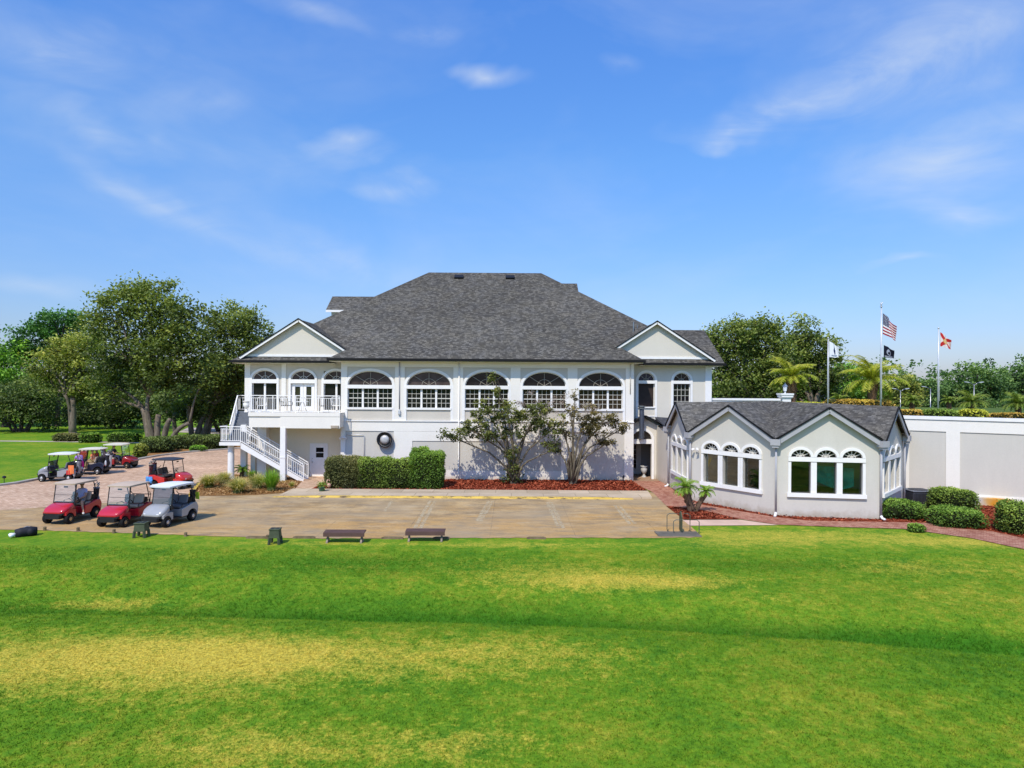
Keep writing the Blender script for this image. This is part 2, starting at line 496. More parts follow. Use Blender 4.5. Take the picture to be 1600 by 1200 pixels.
M['bark_dark'] = mat_bark('dark_bark', (0.03,0.025,0.02), (0.10,0.08,0.06))
M['bark_pale'] = mat_bark('pale_mottled_bark', (0.045,0.035,0.022), (0.24,0.20,0.14), 9)
M['bark_palm'] = mat_bark('palm_trunk', (0.10,0.055,0.035), (0.30,0.17,0.10), 12)
M['bark_fiber'] = mat_bark('palm_fibre', (0.055,0.035,0.022), (0.19,0.12,0.08), 14)
M['leaf_oak'] = mat_leaf('oak_leaf', (0.022,0.030,0.008), (0.074,0.096,0.018), (0.185,0.195,0.042))
M['leaf_bright'] = mat_leaf('bright_leaf', (0.020,0.045,0.008), (0.075,0.150,0.016), (0.18,0.29,0.03))
M['leaf_pine'] = mat_leaf('pine_needles', (0.012,0.030,0.008), (0.034,0.085,0.016), (0.075,0.16,0.025))
M['leaf_yellow'] = mat_leaf('yellowing_leaf', (0.035,0.042,0.010), (0.13,0.145,0.025), (0.32,0.29,0.07))
M['leaf_dark'] = mat_leaf('shade_leaf', (0.018,0.028,0.010), (0.058,0.078,0.020), (0.13,0.15,0.036))
M['leaf_far'] = mat_leaf('far_leaf', (0.020,0.038,0.012), (0.055,0.095,0.024), (0.12,0.17,0.04))
M['leaf_hedge'] = mat_leaf('hedge_leaf', (0.024,0.038,0.009), (0.088,0.125,0.020), (0.22,0.27,0.045))
M['leaf_hedge_b'] = mat_leaf('deep_hedge_leaf', (0.018,0.036,0.008), (0.070,0.120,0.016), (0.18,0.25,0.035))
M['leaf_brown'] = mat_leaf('browning_leaf', (0.030,0.032,0.012), (0.085,0.088,0.028), (0.20,0.16,0.065))
M['leaf_orange'] = mat_leaf('orange_hedge_leaf', (0.07,0.05,0.012), (0.24,0.15,0.03), (0.42,0.34,0.05))
M['leaf_gold'] = mat_leaf('golden_hedge_leaf', (0.06,0.07,0.012), (0.25,0.24,0.03), (0.46,0.45,0.06))
M['leaf_crape'] = mat_leaf('small_tree_leaf', (0.015,0.021,0.006), (0.056,0.066,0.014), (0.175,0.165,0.045))
M['leaf_rust'] = mat_leaf('small_tree_rusty_leaf', (0.022,0.020,0.008), (0.075,0.062,0.020), (0.20,0.15,0.06))
M['twig_pink'] = mat_leaf('dry_blossom', (0.16,0.12,0.10), (0.34,0.26,0.22), (0.52,0.45,0.40), 0.2)
M['frond'] = mat_leaf('palm_frond', (0.040,0.080,0.012), (0.14,0.22,0.025), (0.34,0.38,0.05))
M['frond_gold'] = mat_leaf('golden_palm_frond', (0.10,0.16,0.014), (0.34,0.40,0.032), (0.72,0.60,0.07))
M['frond_lime'] = mat_leaf('fresh_palm_frond', (0.05,0.12,0.012), (0.17,0.34,0.025), (0.38,0.55,0.06))
M['blade'] = mat_leaf('ornamental_grass_blade', (0.08,0.13,0.015), (0.30,0.32,0.06), (0.85,0.68,0.30))
M['core'] = mat_plain('dark_twig_core', (0.020,0.026,0.010), 0.95, 0.05, var=0.3)

# ------------------------------------------------------------------ camera, sun, sky
cam_d = bpy.data.cameras.new('camera'); cam = bpy.data.objects.new('camera', cam_d); COL.objects.link(cam)
cam_d.sensor_width = 36.0; cam_d.lens = F/1600*36.0; cam_d.clip_end = 6000; cam_d.clip_start = 0.1
cam.location = (0, 0, CAM_H)
cam.rotation_euler = (Matrix.Rotation(R(90),3,'X') @ Matrix.Rotation(ROLL,3,'Z')).to_euler()
scene.camera = cam
scene.view_settings.view_transform = 'Standard'; scene.view_settings.look = 'None'
scene.view_settings.exposure = 0; scene.view_settings.gamma = 1
scene.cycles.max_bounces = 6; scene.cycles.diffuse_bounces = 3; scene.cycles.glossy_bounces = 3
scene.cycles.transparent_max_bounces = 8; scene.cycles.transmission_bounces = 3
scene.cycles.caustics_reflective = False; scene.cycles.caustics_refractive = False

SUN_EL, SUN_AZ = R(51.5), R(203)
S = Vector((math.sin(SUN_AZ)*math.cos(SUN_EL), math.cos(SUN_AZ)*math.cos(SUN_EL), math.sin(SUN_EL)))
sl = bpy.data.lights.new('sun', 'SUN'); sl.energy = 4.0; sl.angle = R(0.53); sl.color = (1.0, 0.935, 0.82)
so = bpy.data.objects.new('sun', sl); COL.objects.link(so)
so.rotation_euler = S.to_track_quat('Z','Y').to_euler(); so.location = (-20,-20,40)

world = bpy.data.worlds.new('World'); scene.world = world; world.use_nodes = True
def build_world():
    t = NT.__new__(NT); t.t = world.node_tree; t.t.nodes.clear()
    out = t.n('ShaderNodeOutputWorld'); bg = t.n('ShaderNodeBackground'); t.l(bg.outputs[0], out.inputs[0])
    sky = t.n('ShaderNodeTexSky', sky_type='NISHITA')
    sky.sun_disc = False; sky.sun_elevation = SUN_EL; sky.sun_rotation = SUN_AZ
    sky.altitude = 0; sky.air_density = 1.0; sky.dust_density = 0.6; sky.ozone_density = 2.2
    bg.inputs[1].default_value = 0.115
    d = t.n('ShaderNodeTexCoord').outputs['Generated']
    s = t.n('ShaderNodeSeparateXYZ'); t.l(d, s.inputs[0])
    el = t.math('ARCSINE', s.outputs[2])
    az = t.math('ARCTAN2', s.outputs[0], s.outputs[1])
    # colour grade of the clear sky by elevation (deeper blue overhead, milky toward the horizon)
    elf = t.math('DIVIDE', el, 0.62, clamp=True)
    grade = t.ramp(elf, SKY_GRADE)
    base = t.mix(1.0, sky.outputs[0], grade, 'MULTIPLY')
    cv = t.n('ShaderNodeCombineXYZ'); t.l(az, cv.inputs[0]); t.l(el, cv.inputs[1])
    vec = cv.outputs[0]
    fine = t.noise(5.0, 6, 0.58, t.mapping(vec, (1.0, 2.2, 1), rot=(0,0,R(-8))), 1.2)
    soft = t.noise(2.2, 5, 0.6, t.mapping(vec, (1.0, 2.4, 1), rot=(0,0,R(10)), loc=(3.1,1.7,0)), 0.5)
    warp = t.noise(3.2, 4, 0.6, t.mapping(vec, (1,1.6,1), loc=(7,2,0)), 0.3, out=1)
    wv = t.n('ShaderNodeVectorMath', operation='MULTIPLY_ADD'); t.l(warp, wv.inputs[0]); wv.inputs[1].default_value = (0.22,0.12,0); t.l(vec, wv.inputs[2])
    total = None
    for (px, py, wx, wy, rot, amt) in CLOUDS:
        dx, dy = _unroll(px, py)
        v = Vector((dx, F, -dy)).normalized()
        a0, e0 = math.atan2(v.x, v.y), math.asin(v.z)
        k = F / (v.y * 1.0) / 1.0
        sc = F / (v.y) ; rx = wx / sc * v.y; ry = wy / sc * v.y
        mp = t.n('ShaderNodeMapping'); mp.vector_type = 'TEXTURE'
        mp.inputs['Location'].default_value = (a0 + 0.11, e0 + 0.06, 0); mp.inputs['Rotation'].default_value = (0,0,R(rot)); mp.inputs['Scale'].default_value = (rx, ry, 1)
        t.l(wv.outputs[0], mp.inputs[0])
        ln = t.n('ShaderNodeVectorMath', operation='LENGTH'); t.l(mp.outputs[0], ln.inputs[0])
        f = t.math('SUBTRACT', 1.0, ln.outputs['Value'], clamp=True)
        f = t.math('MULTIPLY', t.math('POWER', f, 1.35), amt*.92)
        total = f if total is None else t.math('ADD', total, f)
    tex = t.ramp(fine, [(0.26, 0.10), (0.74, 1.25)])
    c = t.math('MULTIPLY', total, tex)
    veil = t.math('MULTIPLY', t.ramp(soft, [(0.42, 0.0), (0.75, 1.0)]), t.ramp(fine, [(0.3,0.4),(0.7,1.0)]))
    c = t.math('ADD', c, t.math('MULTIPLY', veil, 0.22))
    c = t.math('MINIMUM', c, 0.80)
    up = t.ramp(el, [(0.0, 0.35), (0.08, 1.0)])
    c = t.math('MULTIPLY', c, up)
    col = t.mix(c, base, CLOUD_COL)
    t.l(col, bg.inputs[0])
SKY_GRADE = [(0.0, (0.76,0.79,1.10)), (0.18, (0.82,0.99,1.34)), (0.5, (0.82,1.28,1.78)), (0.85, (0.80,1.40,2.22)), (1.0, (0.78,1.38,2.25))]
CLOUD_COL = (6.3, 7.0, 7.9)
CLOUDS = [(770,133,105,22,0,0.75), (555,232,100,34,8,0.65), (655,68,85,24,6,0.38), (630,290,85,24,-4,0.5),
          (1140,212,160,38,3,0.74), (1260,180,250,70,8,0.50), (1420,110,380,150,8,0.42), (1460,255,300,90,10,0.66), (1500,335,170,42,-6,0.62),
          (280,310,420,48,-20,0.42), (150,180,200,50,-6,0.50), (60,60,190,80,0,0.38), (1400,412,90,14,2,0.45),
          (40,440,170,30,-4,0.40), (1500,70,250,80,10,0.33), (560,400,200,45,-14,0.30), (980,115,60,22,-12,0.35), (480,30,140,30,-14,0.3), (300,150,130,40,10,0.22)]
build_world()

# ------------------------------------------------------------------ ground
def sheet(name, pts, z, mat, label=None, kind='structure'):
    me = bpy.data.meshes.new(name)
    import bmesh
    bm = bmesh.new()
    vs = [bm.verts.new((p[0], p[1], z)) for p in pts]
    f = bm.faces.new(vs); f.normal_update()
    if f.normal.z < 0: f.normal_flip()
    bmesh.ops.triangulate(bm, faces=[f])
    bm.to_mesh(me); bm.free()
    me.materials.append(mat)
    o = bpy.data.objects.new(name, me); COL.objects.link(o)
    o['kind'] = kind
    if label: o['label'] = label
    return o

_r = np.random.default_rng(3)
_ph = _r.uniform(0, 2*PI, (24, 3)); _fr = _r.uniform(0.25, 1.6, 24); _an = _r.uniform(0, 2*PI, 24)
def wob(X, Y, s=1.0):
    """smooth pseudo-noise in -1..1"""
    o = 0
    for k in range(12):
        o = o + np.sin((X*np.cos(_an[k]) + Y*np.sin(_an[k]))*_fr[k]*s + _ph[k,0]) / (0.6 + _fr[k])
    return o / 5.0
def yc(X): return np.interp(X, [-40,-16,-2,4,9,13,30], [20.9,20.7,20.2,19.6,18.6,17.2,13.0])
def lawn_h(X, Y):
    return -0.32*np.exp(-((Y-yc(X))/1.5)**2)*np.clip((26.5-Y)/3,0,1) + 0.05*wob(X, Y, 0.5)*np.clip((25-Y)/4,0,1)
def ell(X, Y, x, y, rx, ry):
    d = ((X-x)/rx)**2 + ((Y-y)/ry)**2
    return np.exp(-d)
def dry(X, Y):
    w = 0.5 + 0.5*wob(X, Y, 1.3)
    d = 0.95*ell(X, Y, -9.5, 15.9, 9.0, 1.7) + 0.55*ell(X,Y,-2.5,16.8,3.5,1.2) + 0.65*ell(X, Y, 3.2, 22.7, 4.2, 1.1) + 0.35*ell(X,Y,-1,24.5,6,1.3)
    d = d + 0.55*ell(X, Y, -4.0, 12.1, 2.6, 0.9) + 0.45*ell(X,Y,-0.8,12.4,1.5,.7) + 0.5*ell(X,Y,-12.5,20.9,2.4,.6) + 0.35*ell(X,Y,5.6,22.2,1.2,.6)
    d = d + 0.62*ell(X, Y, 12.6, 30.0, 6.5, 1.1) + 0.62*ell(X,Y,19.5,28.6,6,1.1) + 0.5*ell(X,Y,10,28.3,3,1.0) + 0.4*ell(X,Y,15,24.5,5,1.5)
    d = d + 0.55*ell(X, Y, -2.5, 27.6, 9.0, 0.55) + 0.3*ell(X,Y,8.3,21.0,1.2,.5)
    d = d + 0.8*ell(X, Y, -30.0, 43, 1.7, 5.0)*(X < -30.6) + 0.35*ell(X,Y,-36,62,9,3) + 0.25*ell(X,Y,14,20.5,3,1.5)
    return np.clip(d*(0.55+0.75*w), 0, 1)
def lush(X, Y):
    w = 0.5 + 0.5*wob(X+9, Y-4, 1.0)
    ye = np.interp(X, [-40,-16,-2,8.8,13,30], [20.1,19.9,19.5,18.1,17.3,13.2]) + .06*wob(X,Y,2.2)
    dY = Y - ye
    a = np.where(dY > 0, 1.0*np.exp(-((dY-.15)/(1.25+.35*wob(X,Y,.7)))**2), np.exp(-(dY/.14)**2)) + 0.40*np.exp(-((Y-yc(X)-1.1)/0.8)**2)*(X > -15)*(X < 3)
    a = a*np.clip(.80+.4*wob(X+3,Y*.3,.55), .45, 1.1)
    b = 0.45*ell(X, Y, 6, 15.5, 6, 2.2) + 0.55*ell(X,Y,-8,24.6,10,1.7) + 0.4*ell(X,Y,8,24.3,9,1.2) + 0.35*ell(X,Y,3,17.6,7,.8) + 0.3*ell(X,Y,9,25,5,1)
    return np.clip((a + b)*(0.5+0.75*w), 0, 1)

def make_lawn():
    # rings of ever coarser cells around a fine patch, all one sheet
    xs = np.unique(np.concatenate([[-3000,-900,-300,-120,-80], np.arange(-56,-32,1.0), np.arange(-32,32.01,0.3), np.arange(33,57,1.0), [80,120,300,900,3000]]))
    ys = np.unique(np.concatenate([[-3000,-800,-200,-60,-20,-5], np.arange(0,6,1.0), np.arange(6,31.01,0.25), np.arange(32,80,1.0), [84,90,100,120,160,300,900,3000,5000]]))
    X, Y = np.meshgrid(xs, ys)
    Z = lawn_h(X, Y)
    V = np.stack([X.ravel(), Y.ravel(), Z.ravel()], 1)
    nx, ny = len(xs), len(ys)
    I, J = np.meshgrid(np.arange(nx-1), np.arange(ny-1))
    a = (J*nx + I).ravel()
    Fq = np.stack([a, a+1, a+1+nx, a+nx], 1)
    o = fast_mesh('lawn', V, Fq, M['grass'], None, {'dry': ('POINT', dry(X, Y).ravel()), 'lush': ('POINT', lush(X, Y).ravel())}, smooth=True)
    struct(o, 'mown golf course lawn, bright green with dry tan patches')
make_lawn()

def make_grass():
    n = 165000
    u = rng.random(n)
    Y = 10.2 + 18.0*u**1.15
    X = (rng.random(n)*2 - 1)*(Y*0.80 + 7.0)
    keep = (Y < 26.6) | (rng.random(n) < 0.4)
    keep &= Y < 27.3 + 0.02*X
    X, Y = X[keep], Y[keep]; n = len(X)
    D, L = dry(X, Y), lush(X, Y)
    h = (0.022 + 0.030*rng.random(n))*(1 + 0.9*L)*(1 - 0.35*D)
    B = 3
    X = np.repeat(X, B) + rng.normal(0, 0.03, n*B); Y = np.repeat(Y, B) + rng.normal(0, 0.03, n*B)
    h = np.repeat(h, B)*rng.uniform(0.6, 1.3, n*B); D = np.repeat(D, B); L = np.repeat(L, B)
    m = n*B
    a = rng.uniform(0, 2*PI, m); w = 0.006 + 0.006*rng.random(m)
    ln = rng.normal(0, 0.6, (m, 2))*h[:,None]
    Z = lawn_h(X, Y)
    V = np.empty((m, 3, 3))
    V[:,0] = np.stack([X - np.cos(a)*w, Y - np.sin(a)*w, Z-0.004], 1)
    V[:,1] = np.stack([X + np.cos(a)*w, Y + np.sin(a)*w, Z-0.004], 1)
    V[:,2] = np.stack([X + ln[:,0], Y + ln[:,1], Z + h], 1)
    Fq = np.arange(m*3).reshape(m, 3)
    o = fast_mesh('grass_blades', V.reshape(-1,3), Fq, M['grass'], None,
                  {'dry': ('POINT', np.repeat(D,3)), 'lush': ('POINT', np.repeat(L,3))})
    tag(o, 'short mown grass covering the near lawn', 'grass', kind='stuff')
make_grass()

def G(*pp): return [tuple(g(px, py)[:2]) for (px, py) in pp]
KERB_LEFT = [(-70,36.2),(-46,37.2),(-36,39.0),(-32.2,40.6),(-31.2,43.0),(-31.0,48),(-31.1,55),(-30.9,59.5),(-29.6,63),(-26.8,66.5),(-23,70),(-18,74)]
driveway = KERB_LEFT + [(-12,74),(-12,47.4),(-11.6,41),(-13,36.5),(-13,29.5),(-22,30.2),(-40,31.2),(-70,32)]
sheet('driveway', driveway, 0.010, M['paver'], 'pinkish brick paver driveway beside the clubhouse')
apron = [(-60,34.5)] + G((-80,803),(40,795),(150,787),(300,776),(345,771),(455,770),(1020,769),(1041,791),(1068,812),(1098,840),(1010,841),(860,841),(700,841),(560,842),(450,841),(330,838),(210,834),(70,829),(0,828)) + [(-24,30.3),(-60,31.6)]
def ragged(pts, amp, step, r):
    out = []
    for a_, b_ in zip(pts[:-1], pts[1:]):
        n_ = max(1, int(math.dist(a_, b_)/step))
        for k in range(n_):
            t_ = k/n_; out.append((a_[0]+(b_[0]-a_[0])*t_, a_[1]+(b_[1]-a_[1])*t_ + (r.normal(0,amp) if k or True else 0)))
    return out + [pts[-1]]
_i0, _i1 = 10, 19
apron = apron[:_i0] + ragged(apron[_i0:_i1], .045, .28, np.random.default_rng(21)) + apron[_i1:]
sheet('service_apron', apron, 0.016, M['apron'], 'stained concrete cart apron in front of the clubhouse')
# ragged strip of bare sandy soil where apron meets turf
MULCH_Y = 46.2
sheet('mulch_bed', [(-12.2,41.25)] + [(8.35,41.25)] + G((988,752)) + [(8.2,46.3),(-12.2,46.3)], 0.030, M['mulch'], 'red mulch bed along the clubhouse wall')
sheet('pine_straw_bed', G((297,776),(306,760),(318,748),(350,741),(440,745),(472,752),(456,770),(400,774)), 0.030, M['straw'], 'tan pine straw bed under the stair')
sheet('door_path', G((482,744),(517,744),(512,770.5),(455,770.5),(472,752)), 0.024, M['paver'], 'pink paver path leading to the basement door')
sheet('brick_path', G((990,741),(1034,741),(1036,753),(1068,779),(1096,789),(1160,800),(1210,808.5),(1260,814),(1320,815.5),(1400,816.5),(1455,818),(1492,826),(1550,831),(1600,842),(1680,862),(1700,885),(1600,859),(1520,842),(1450,832),(1410,827),(1320,824.5),(1215,820.5),(1158,812),(1085,795),(1041,791),(1020,770),(1012,766),(986,752)), 0.028, M['brick'], 'red brick path curving round the pavilion')
sheet('palm_bed', G((1041.5,792),(1085,796),(1157,812.3),(1068,812.3)), 0.034, M['mulch'], 'triangle of red mulch around the twin palm')
sheet('pink_walk', G((1066,812.8),(1158,812.8),(1216,821),(1150,821.5),(1078,822)), 0.022, M['pink_walk'], 'pale pink concrete walk at the path edge')
sheet('pavilion_mulch', G((1036.5,753),(1068.5,779),(1096.5,789),(1160.5,800),(1210.5,808.3),(1260.5,813.8),(1320,815.3),(1400,816.3),(1455,817.8),(1492.5,825.8),(1550.5,830.8),(1601,841.8),(1690,858)) + [(36,33),(27.7,36.9),(22.5,40.4),(16,44),(10.3,47)], 0.020, M['mulch'], 'red mulch strip around the pavilion foot')
sheet('porch_floor', [(8.25,46.0),(10.2,46.0),(10.2,50.5),(8.25,50.5)], 0.034, M['ochre'], 'brick floor of the entrance porch')
sheet('cart_path', [(-95,75.5),(-60,74.3),(-44,73.6),(-31,71.5),(-31,70.6),(-44,72.6),(-60,73.2),(-95,74.2)], 0.012, M['tan_road'], 'thin pale cart path behind the left lawn')
sheet('sandy_lot', [(-43,88),(-24,80),(-24,92),(-30,96),(-46,97)], 0.012, M['tan_road'], 'sunlit sandy lot behind the oak trunks')
sheet('oak_bed', [(-30.85,57.5),(-30.6,60),(-29.4,63.2),(-26.6,66.7),(-23,70.2),(-18.5,73.5),(-18.5,78),(-28,75),(-34,70.5),(-35.5,65),(-33,59)], 0.014, M['straw'], 'pine straw bed under the big oak')
# kerbs
def kerb(name, pts, w, h, mat, label, z0=0.0):
    mb = MB()
    P = [Vector((p[0],p[1],0)) for p in pts]
    secs = []
    for i, p in enumerate(P):
        d = (P[min(i+1,len(P)-1)] - P[max(i-1,0)]).normalized(); s = Vector((-d.y, d.x, 0))
        a, b = p - s*w/2, p + s*w/2
        secs.append([(a.x,a.y,z0),(b.x,b.y,z0),(b.x,b.y,h-0.02),(b.x*.85+a.x*.15,b.y*.85+a.y*.15,h),(a.x*.85+b.x*.15,a.y*.85+b.y*.15,h),(a.x,a.y,h-0.02)])
    mb.loft(secs)
    return struct(mb.build(name, mat), label)
kerb('driveway_kerb', KERB_LEFT, 0.30, 0.14, M['concrete'], 'pale concrete kerb along the lawn')
def mat_yellow():
    t = NT('worn_yellow_paint'); b = t.bsdf(0.7, 0.25); p = t.pos()
    n = t.noise(1.6, 6, 0.8, t.mapping(p, (1.0,3,6)))
    c = t.mix(t.ramp(n, [(0.53, 0.0), (0.59, 1.0)]), (0.70,0.47,0.085), (0.15,0.10,0.05))
    c = t.mix(1.0, c, t.ramp(t.noise(0.7,4,0.6,p), [(0.3,0.72),(0.7,1.08)]), 'MULTIPLY')
    t.l(c, b.inputs['Base Color']); t.bump(n, 0.3, 0.01); return t.m
M['yellow'] = mat_yellow()
_k = MB(); _k.loft([[(x,38.55-t,0.0),(x,38.78,0.0),(x,38.78,h),(x,38.62-t,h)] for (x,t,h) in [(-13.5,0,0.03),(-11.0,0,0.11),(-5,0.02,0.12),(0,0,0.12),(5.2,0,0.12),(6.9,-0.03,0.05)]])
struct(_k.build('yellow_kerb', M['yellow']), 'worn yellow painted kerb along the apron')
_k = MB(); _k.prism([(-13.2,38.79,0.018),(8.0,38.79,0.018),(8.25,41.23,0.018),(-13.2,41.23,0.018)], (0,0,0.09))
struct(_k.build('sidewalk', mat_paver('sidewalk_slab', [(0.42,0.32,0.21),(0.54,0.42,0.28),(0.64,0.50,0.35)], (1.85,4.0), 0.02, 0.25, 0.0, (0.36,0.27,0.17))), 'concrete sidewalk strip below the mulch bed')
_k = MB()
for (a, b) in (((297,776),(311,757)),):
    A, B2 = g(*a), g(*b); _k.beam((A.x,A.y,0.07),(B2.x,B2.y,0.07),0.22,0.14)
struct(_k.build('straw_bed_kerb', M['yellow']), 'short yellow kerb beside the pine straw bed')
# faded parking stripes on the apron
def mat_stripe():
    t = NT('faded_stripe_paint'); b = t.bsdf(.85,.1); p = t.pos(); n = t.noise(3.5,5,.75,p)
    tr = t.n('ShaderNodeBsdfTransparent'); ms = t.n('ShaderNodeMixShader')
    b.inputs['Base Color'].default_value = (.62,.50,.31,1)
    t.l(t.ramp(n,[(.36,0.0),(.58,.70)]), ms.inputs[0]); t.l(tr.outputs[0], ms.inputs[1]); t.l(b.outputs[0], ms.inputs[2]); t.l(ms.outputs[0], t.out.inputs[0]); return t.m
_k = MB()
for (a, b_) in (((764,783),(745,815)),((770,783),(751,815)),((855,785),(873,826)),((861,785),(880,826)),((960,790),(984,819)),((967,790),(992,819)),((672,783),(648,826)),((680,783),(657,826)),((612,784),(600,800))):
    A, B2 = g(*a), g(*b_); w_ = .085
    _k.poly([(A.x-w_,A.y,.022),(A.x+w_,A.y,.022),(B2.x+w_,B2.y,.022),(B2.x-w_,B2.y,.022)])
struct(_k.build('parking_lines', mat_stripe(), fix=False), 'faded pale parking stripes on the apron')
# raised entrance terrace behind the retaining wall
_t = MB(); _t.prism([(13.9,47.9,0),(22.9,40.5,0),(27.75,37.35,0),(45,26.2,0),(90,26,0),(90,66,0),(13.9,66,0)], (0,0,4.5))
def mat_terrace():
    t = NT('terrace_turf'); b = t.bsdf(0.9,0.1); p = t.pos(); n = t.noise(1.2,5,0.7,p)
    t.l(t.ramp(n,[(0.3,(0.05,0.09,0.015)),(0.6,(0.12,0.17,0.03)),(0.8,(0.20,0.15,0.06))]), b.inputs['Base Color']); return t.m
struct(_t.build('terrace_ground', mat_terrace()), 'raised planted terrace behind the retaining wall')

# loose chips and needles lying on the beds
def poly_scatter(pts, n, r):
    P_ = np.array(pts); lo, hi = P_.min(0), P_.max(0); q_ = lo + (hi-lo)*r.random((n*3,2))
    ins = np.zeros(len(q_), bool); j = len(P_)-1
    for i in range(len(P_)):
        c = ((P_[i,1] > q_[:,1]) != (P_[j,1] > q_[:,1])) & (q_[:,0] < (P_[j,0]-P_[i,0])*(q_[:,1]-P_[i,1])/(P_[j,1]-P_[i,1]+1e-12)+P_[i,0])
        ins ^= c; j = i
    return q_[ins][:n]
def litter(name, label, pts, z, n, size, aspect, cols, seed):
    r = np.random.default_rng(seed); xy = poly_scatter(pts, n, r); m = len(xy)
    Cn = np.column_stack([xy, np.full(m, z) + r.uniform(.004,.05,m)])
    N = r.normal(0,.45,(m,3)); N[:,2] = 1; N /= np.linalg.norm(N,axis=1)[:,None]
    A = r.normal(0,1,(m,3)); A -= (A*N).sum(1)[:,None]*N; A /= np.linalg.norm(A,axis=1)[:,None]; B = np.cross(N,A)
    s_ = (size*r.uniform(.5,1.4,m))[:,None]
    V = np.stack([Cn-A*s_*.5-B*s_*aspect*.5, Cn+A*s_*.5-B*s_*aspect*.5, Cn+A*s_*.5+B*s_*aspect*.5, Cn-A*s_*.5+B*s_*aspect*.5],1)
    t = NT(name); b = t.bsdf(.95,.05); at = t.n('ShaderNodeAttribute', attribute_name='tint')
    t.l(t.ramp(at.outputs['Fac'], [(0,cols[0]),(.5,cols[1]),(1,cols[2])]), b.inputs['Base Color'])
    o = fast_mesh(name, V.reshape(-1,3), np.arange(m*4).reshape(m,4), t.m, None, {'tint': ('FACE', np.clip(r.normal(.45,.28,m),0,1))})
    tag(o, label, 'ground cover', kind='stuff')
_mr = [(0.06,0.012,0.007),(0.27,0.055,0.026),(0.52,0.15,0.075)]
litter('mulch_chips', 'loose red wood chips on the bed along the clubhouse wall', [(-12.0,41.3),(8.3,41.3),(8.1,46.1),(-12.0,46.1)], .03, 15000, .13, .4, _mr, 1)
litter('mulch_chips', 'loose red wood chips around the twin palm', G((1043,793),(1085,796.5),(1150,811.5),(1070,811.5)), .034, 3000, .10, .4, _mr, 2)
litter('mulch_chips', 'loose red wood chips along the pavilion foot', G((1038,753.5),(1068.5,779.5),(1096.5,789.5),(1160.5,800),(1210.5,808.3),(1260.5,813.6),(1320,815.1),(1400,816),(1455,817.5),(1492.5,825.5),(1550.5,830.5),(1601,841.5)) + [(27.5,36.7),(22.0,40.0),(17.95,33.3),(13.2,34.02),(10.12,38.35),(10.1,43.5)], .02, 12000, .10, .4, _mr, 3)
litter('pine_needles', 'loose tan pine needles on the bed under the stair', G((298,775),(306,761),(318,749),(350,742),(440,746),(470,753),(455,769.5),(400,773)), .03, 9000, .22, .10, [(0.12,0.05,0.016),(0.38,0.20,0.07),(0.62,0.40,0.19)], 4)
if 0: _k = MB(); A, B2 = g(1130,868,-0.05), g(1143,894,-0.12); _k.tube([(A.x,A.y,.03),((A.x+B2.x)/2+.06,(A.y+B2.y)/2,.02),(B2.x,B2.y,.0)], .022, 6)

# ------------------------------------------------------------------ arched walls and windows
def arc_pts(xl, xr, zs, rise, n=18):
    c, a = (xl+xr)/2, (xr-xl)/2
    return [(c - a*math.cos(PI*k/n), zs + rise*math.sin(PI*k/n)) for k in range(n+1)]
def arch_wall(mb, T, u0, u1, z0, z1, ops, th=0.25):
    """wall strip u0..u1, z0..z1 with arched openings (xl,xr,zb,zs,rise); outer face w=0, inner w=-th"""
    def cell(poly):
        n = len(poly); o = len(mb.v)
        mb.v += [tuple(T(u,0,z)) for (u,z) in poly] + [tuple(T(u,-th,z)) for (u,z) in poly]
        mb.f.append(tuple(o+i for i in range(n))); mb.f.append(tuple(o+n+i for i in reversed(range(n))))
        for k in range(n): mb.f.append((o+k, o+n+k, o+n+(k+1)%n, o+(k+1)%n))
    def rect(a,b,c,d):
        if b-a > 1e-4 and d-c > 1e-4: cell([(a,c),(b,c),(b,d),(a,d)])
    cur = u0
    for (xl,xr,zb,zs,rise) in ops:
        rect(cur, xl, z0, z1)
        rect(xl, xr, z0, zb)
        if rise > 0:
            pts = arc_pts(xl, xr, zs, rise)
            for (a, b) in zip(pts[:-1], pts[1:]):
                cell([a, b, (b[0], z1), (a[0], z1)])
        else: rect(xl, xr, zs, z1)
        cur = xr
    rect(cur, u1, z0, z1)
def arch_ring(mb, T, xl, xr, zs, rise, wd, w0, w1, n=22):
    """flat moulding round an arch"""
    c = (xl+xr)/2; a = (xr-xl)/2
    secs = []
    for k in range(n+1):
        t = PI*k/n; ct, st = math.cos(t), math.sin(t)
        i = (c - a*ct, zs + rise*st); o = (c - (a+wd)*ct, zs + (rise+wd)*st)
        secs.append([T(i[0],w0,i[1]), T(o[0],w0,o[1]), T(o[0],w1,o[1]), T(i[0],w1,i[1])])
    mb.loft(secs)
def tbox(mb, T, u0, u1, w0, w1, z0, z1):
    vs = [T(u0,w1,z0),T(u1,w1,z0),T(u1,w0,z0),T(u0,w0,z0),T(u0,w1,z1),T(u1,w1,z1),T(u1,w0,z1),T(u0,w0,z1)]
    mb.add(vs, [(3,2,1,0),(4,5,6,7),(0,1,5,4),(1,2,6,5),(2,3,7,6),(3,0,4,7)])
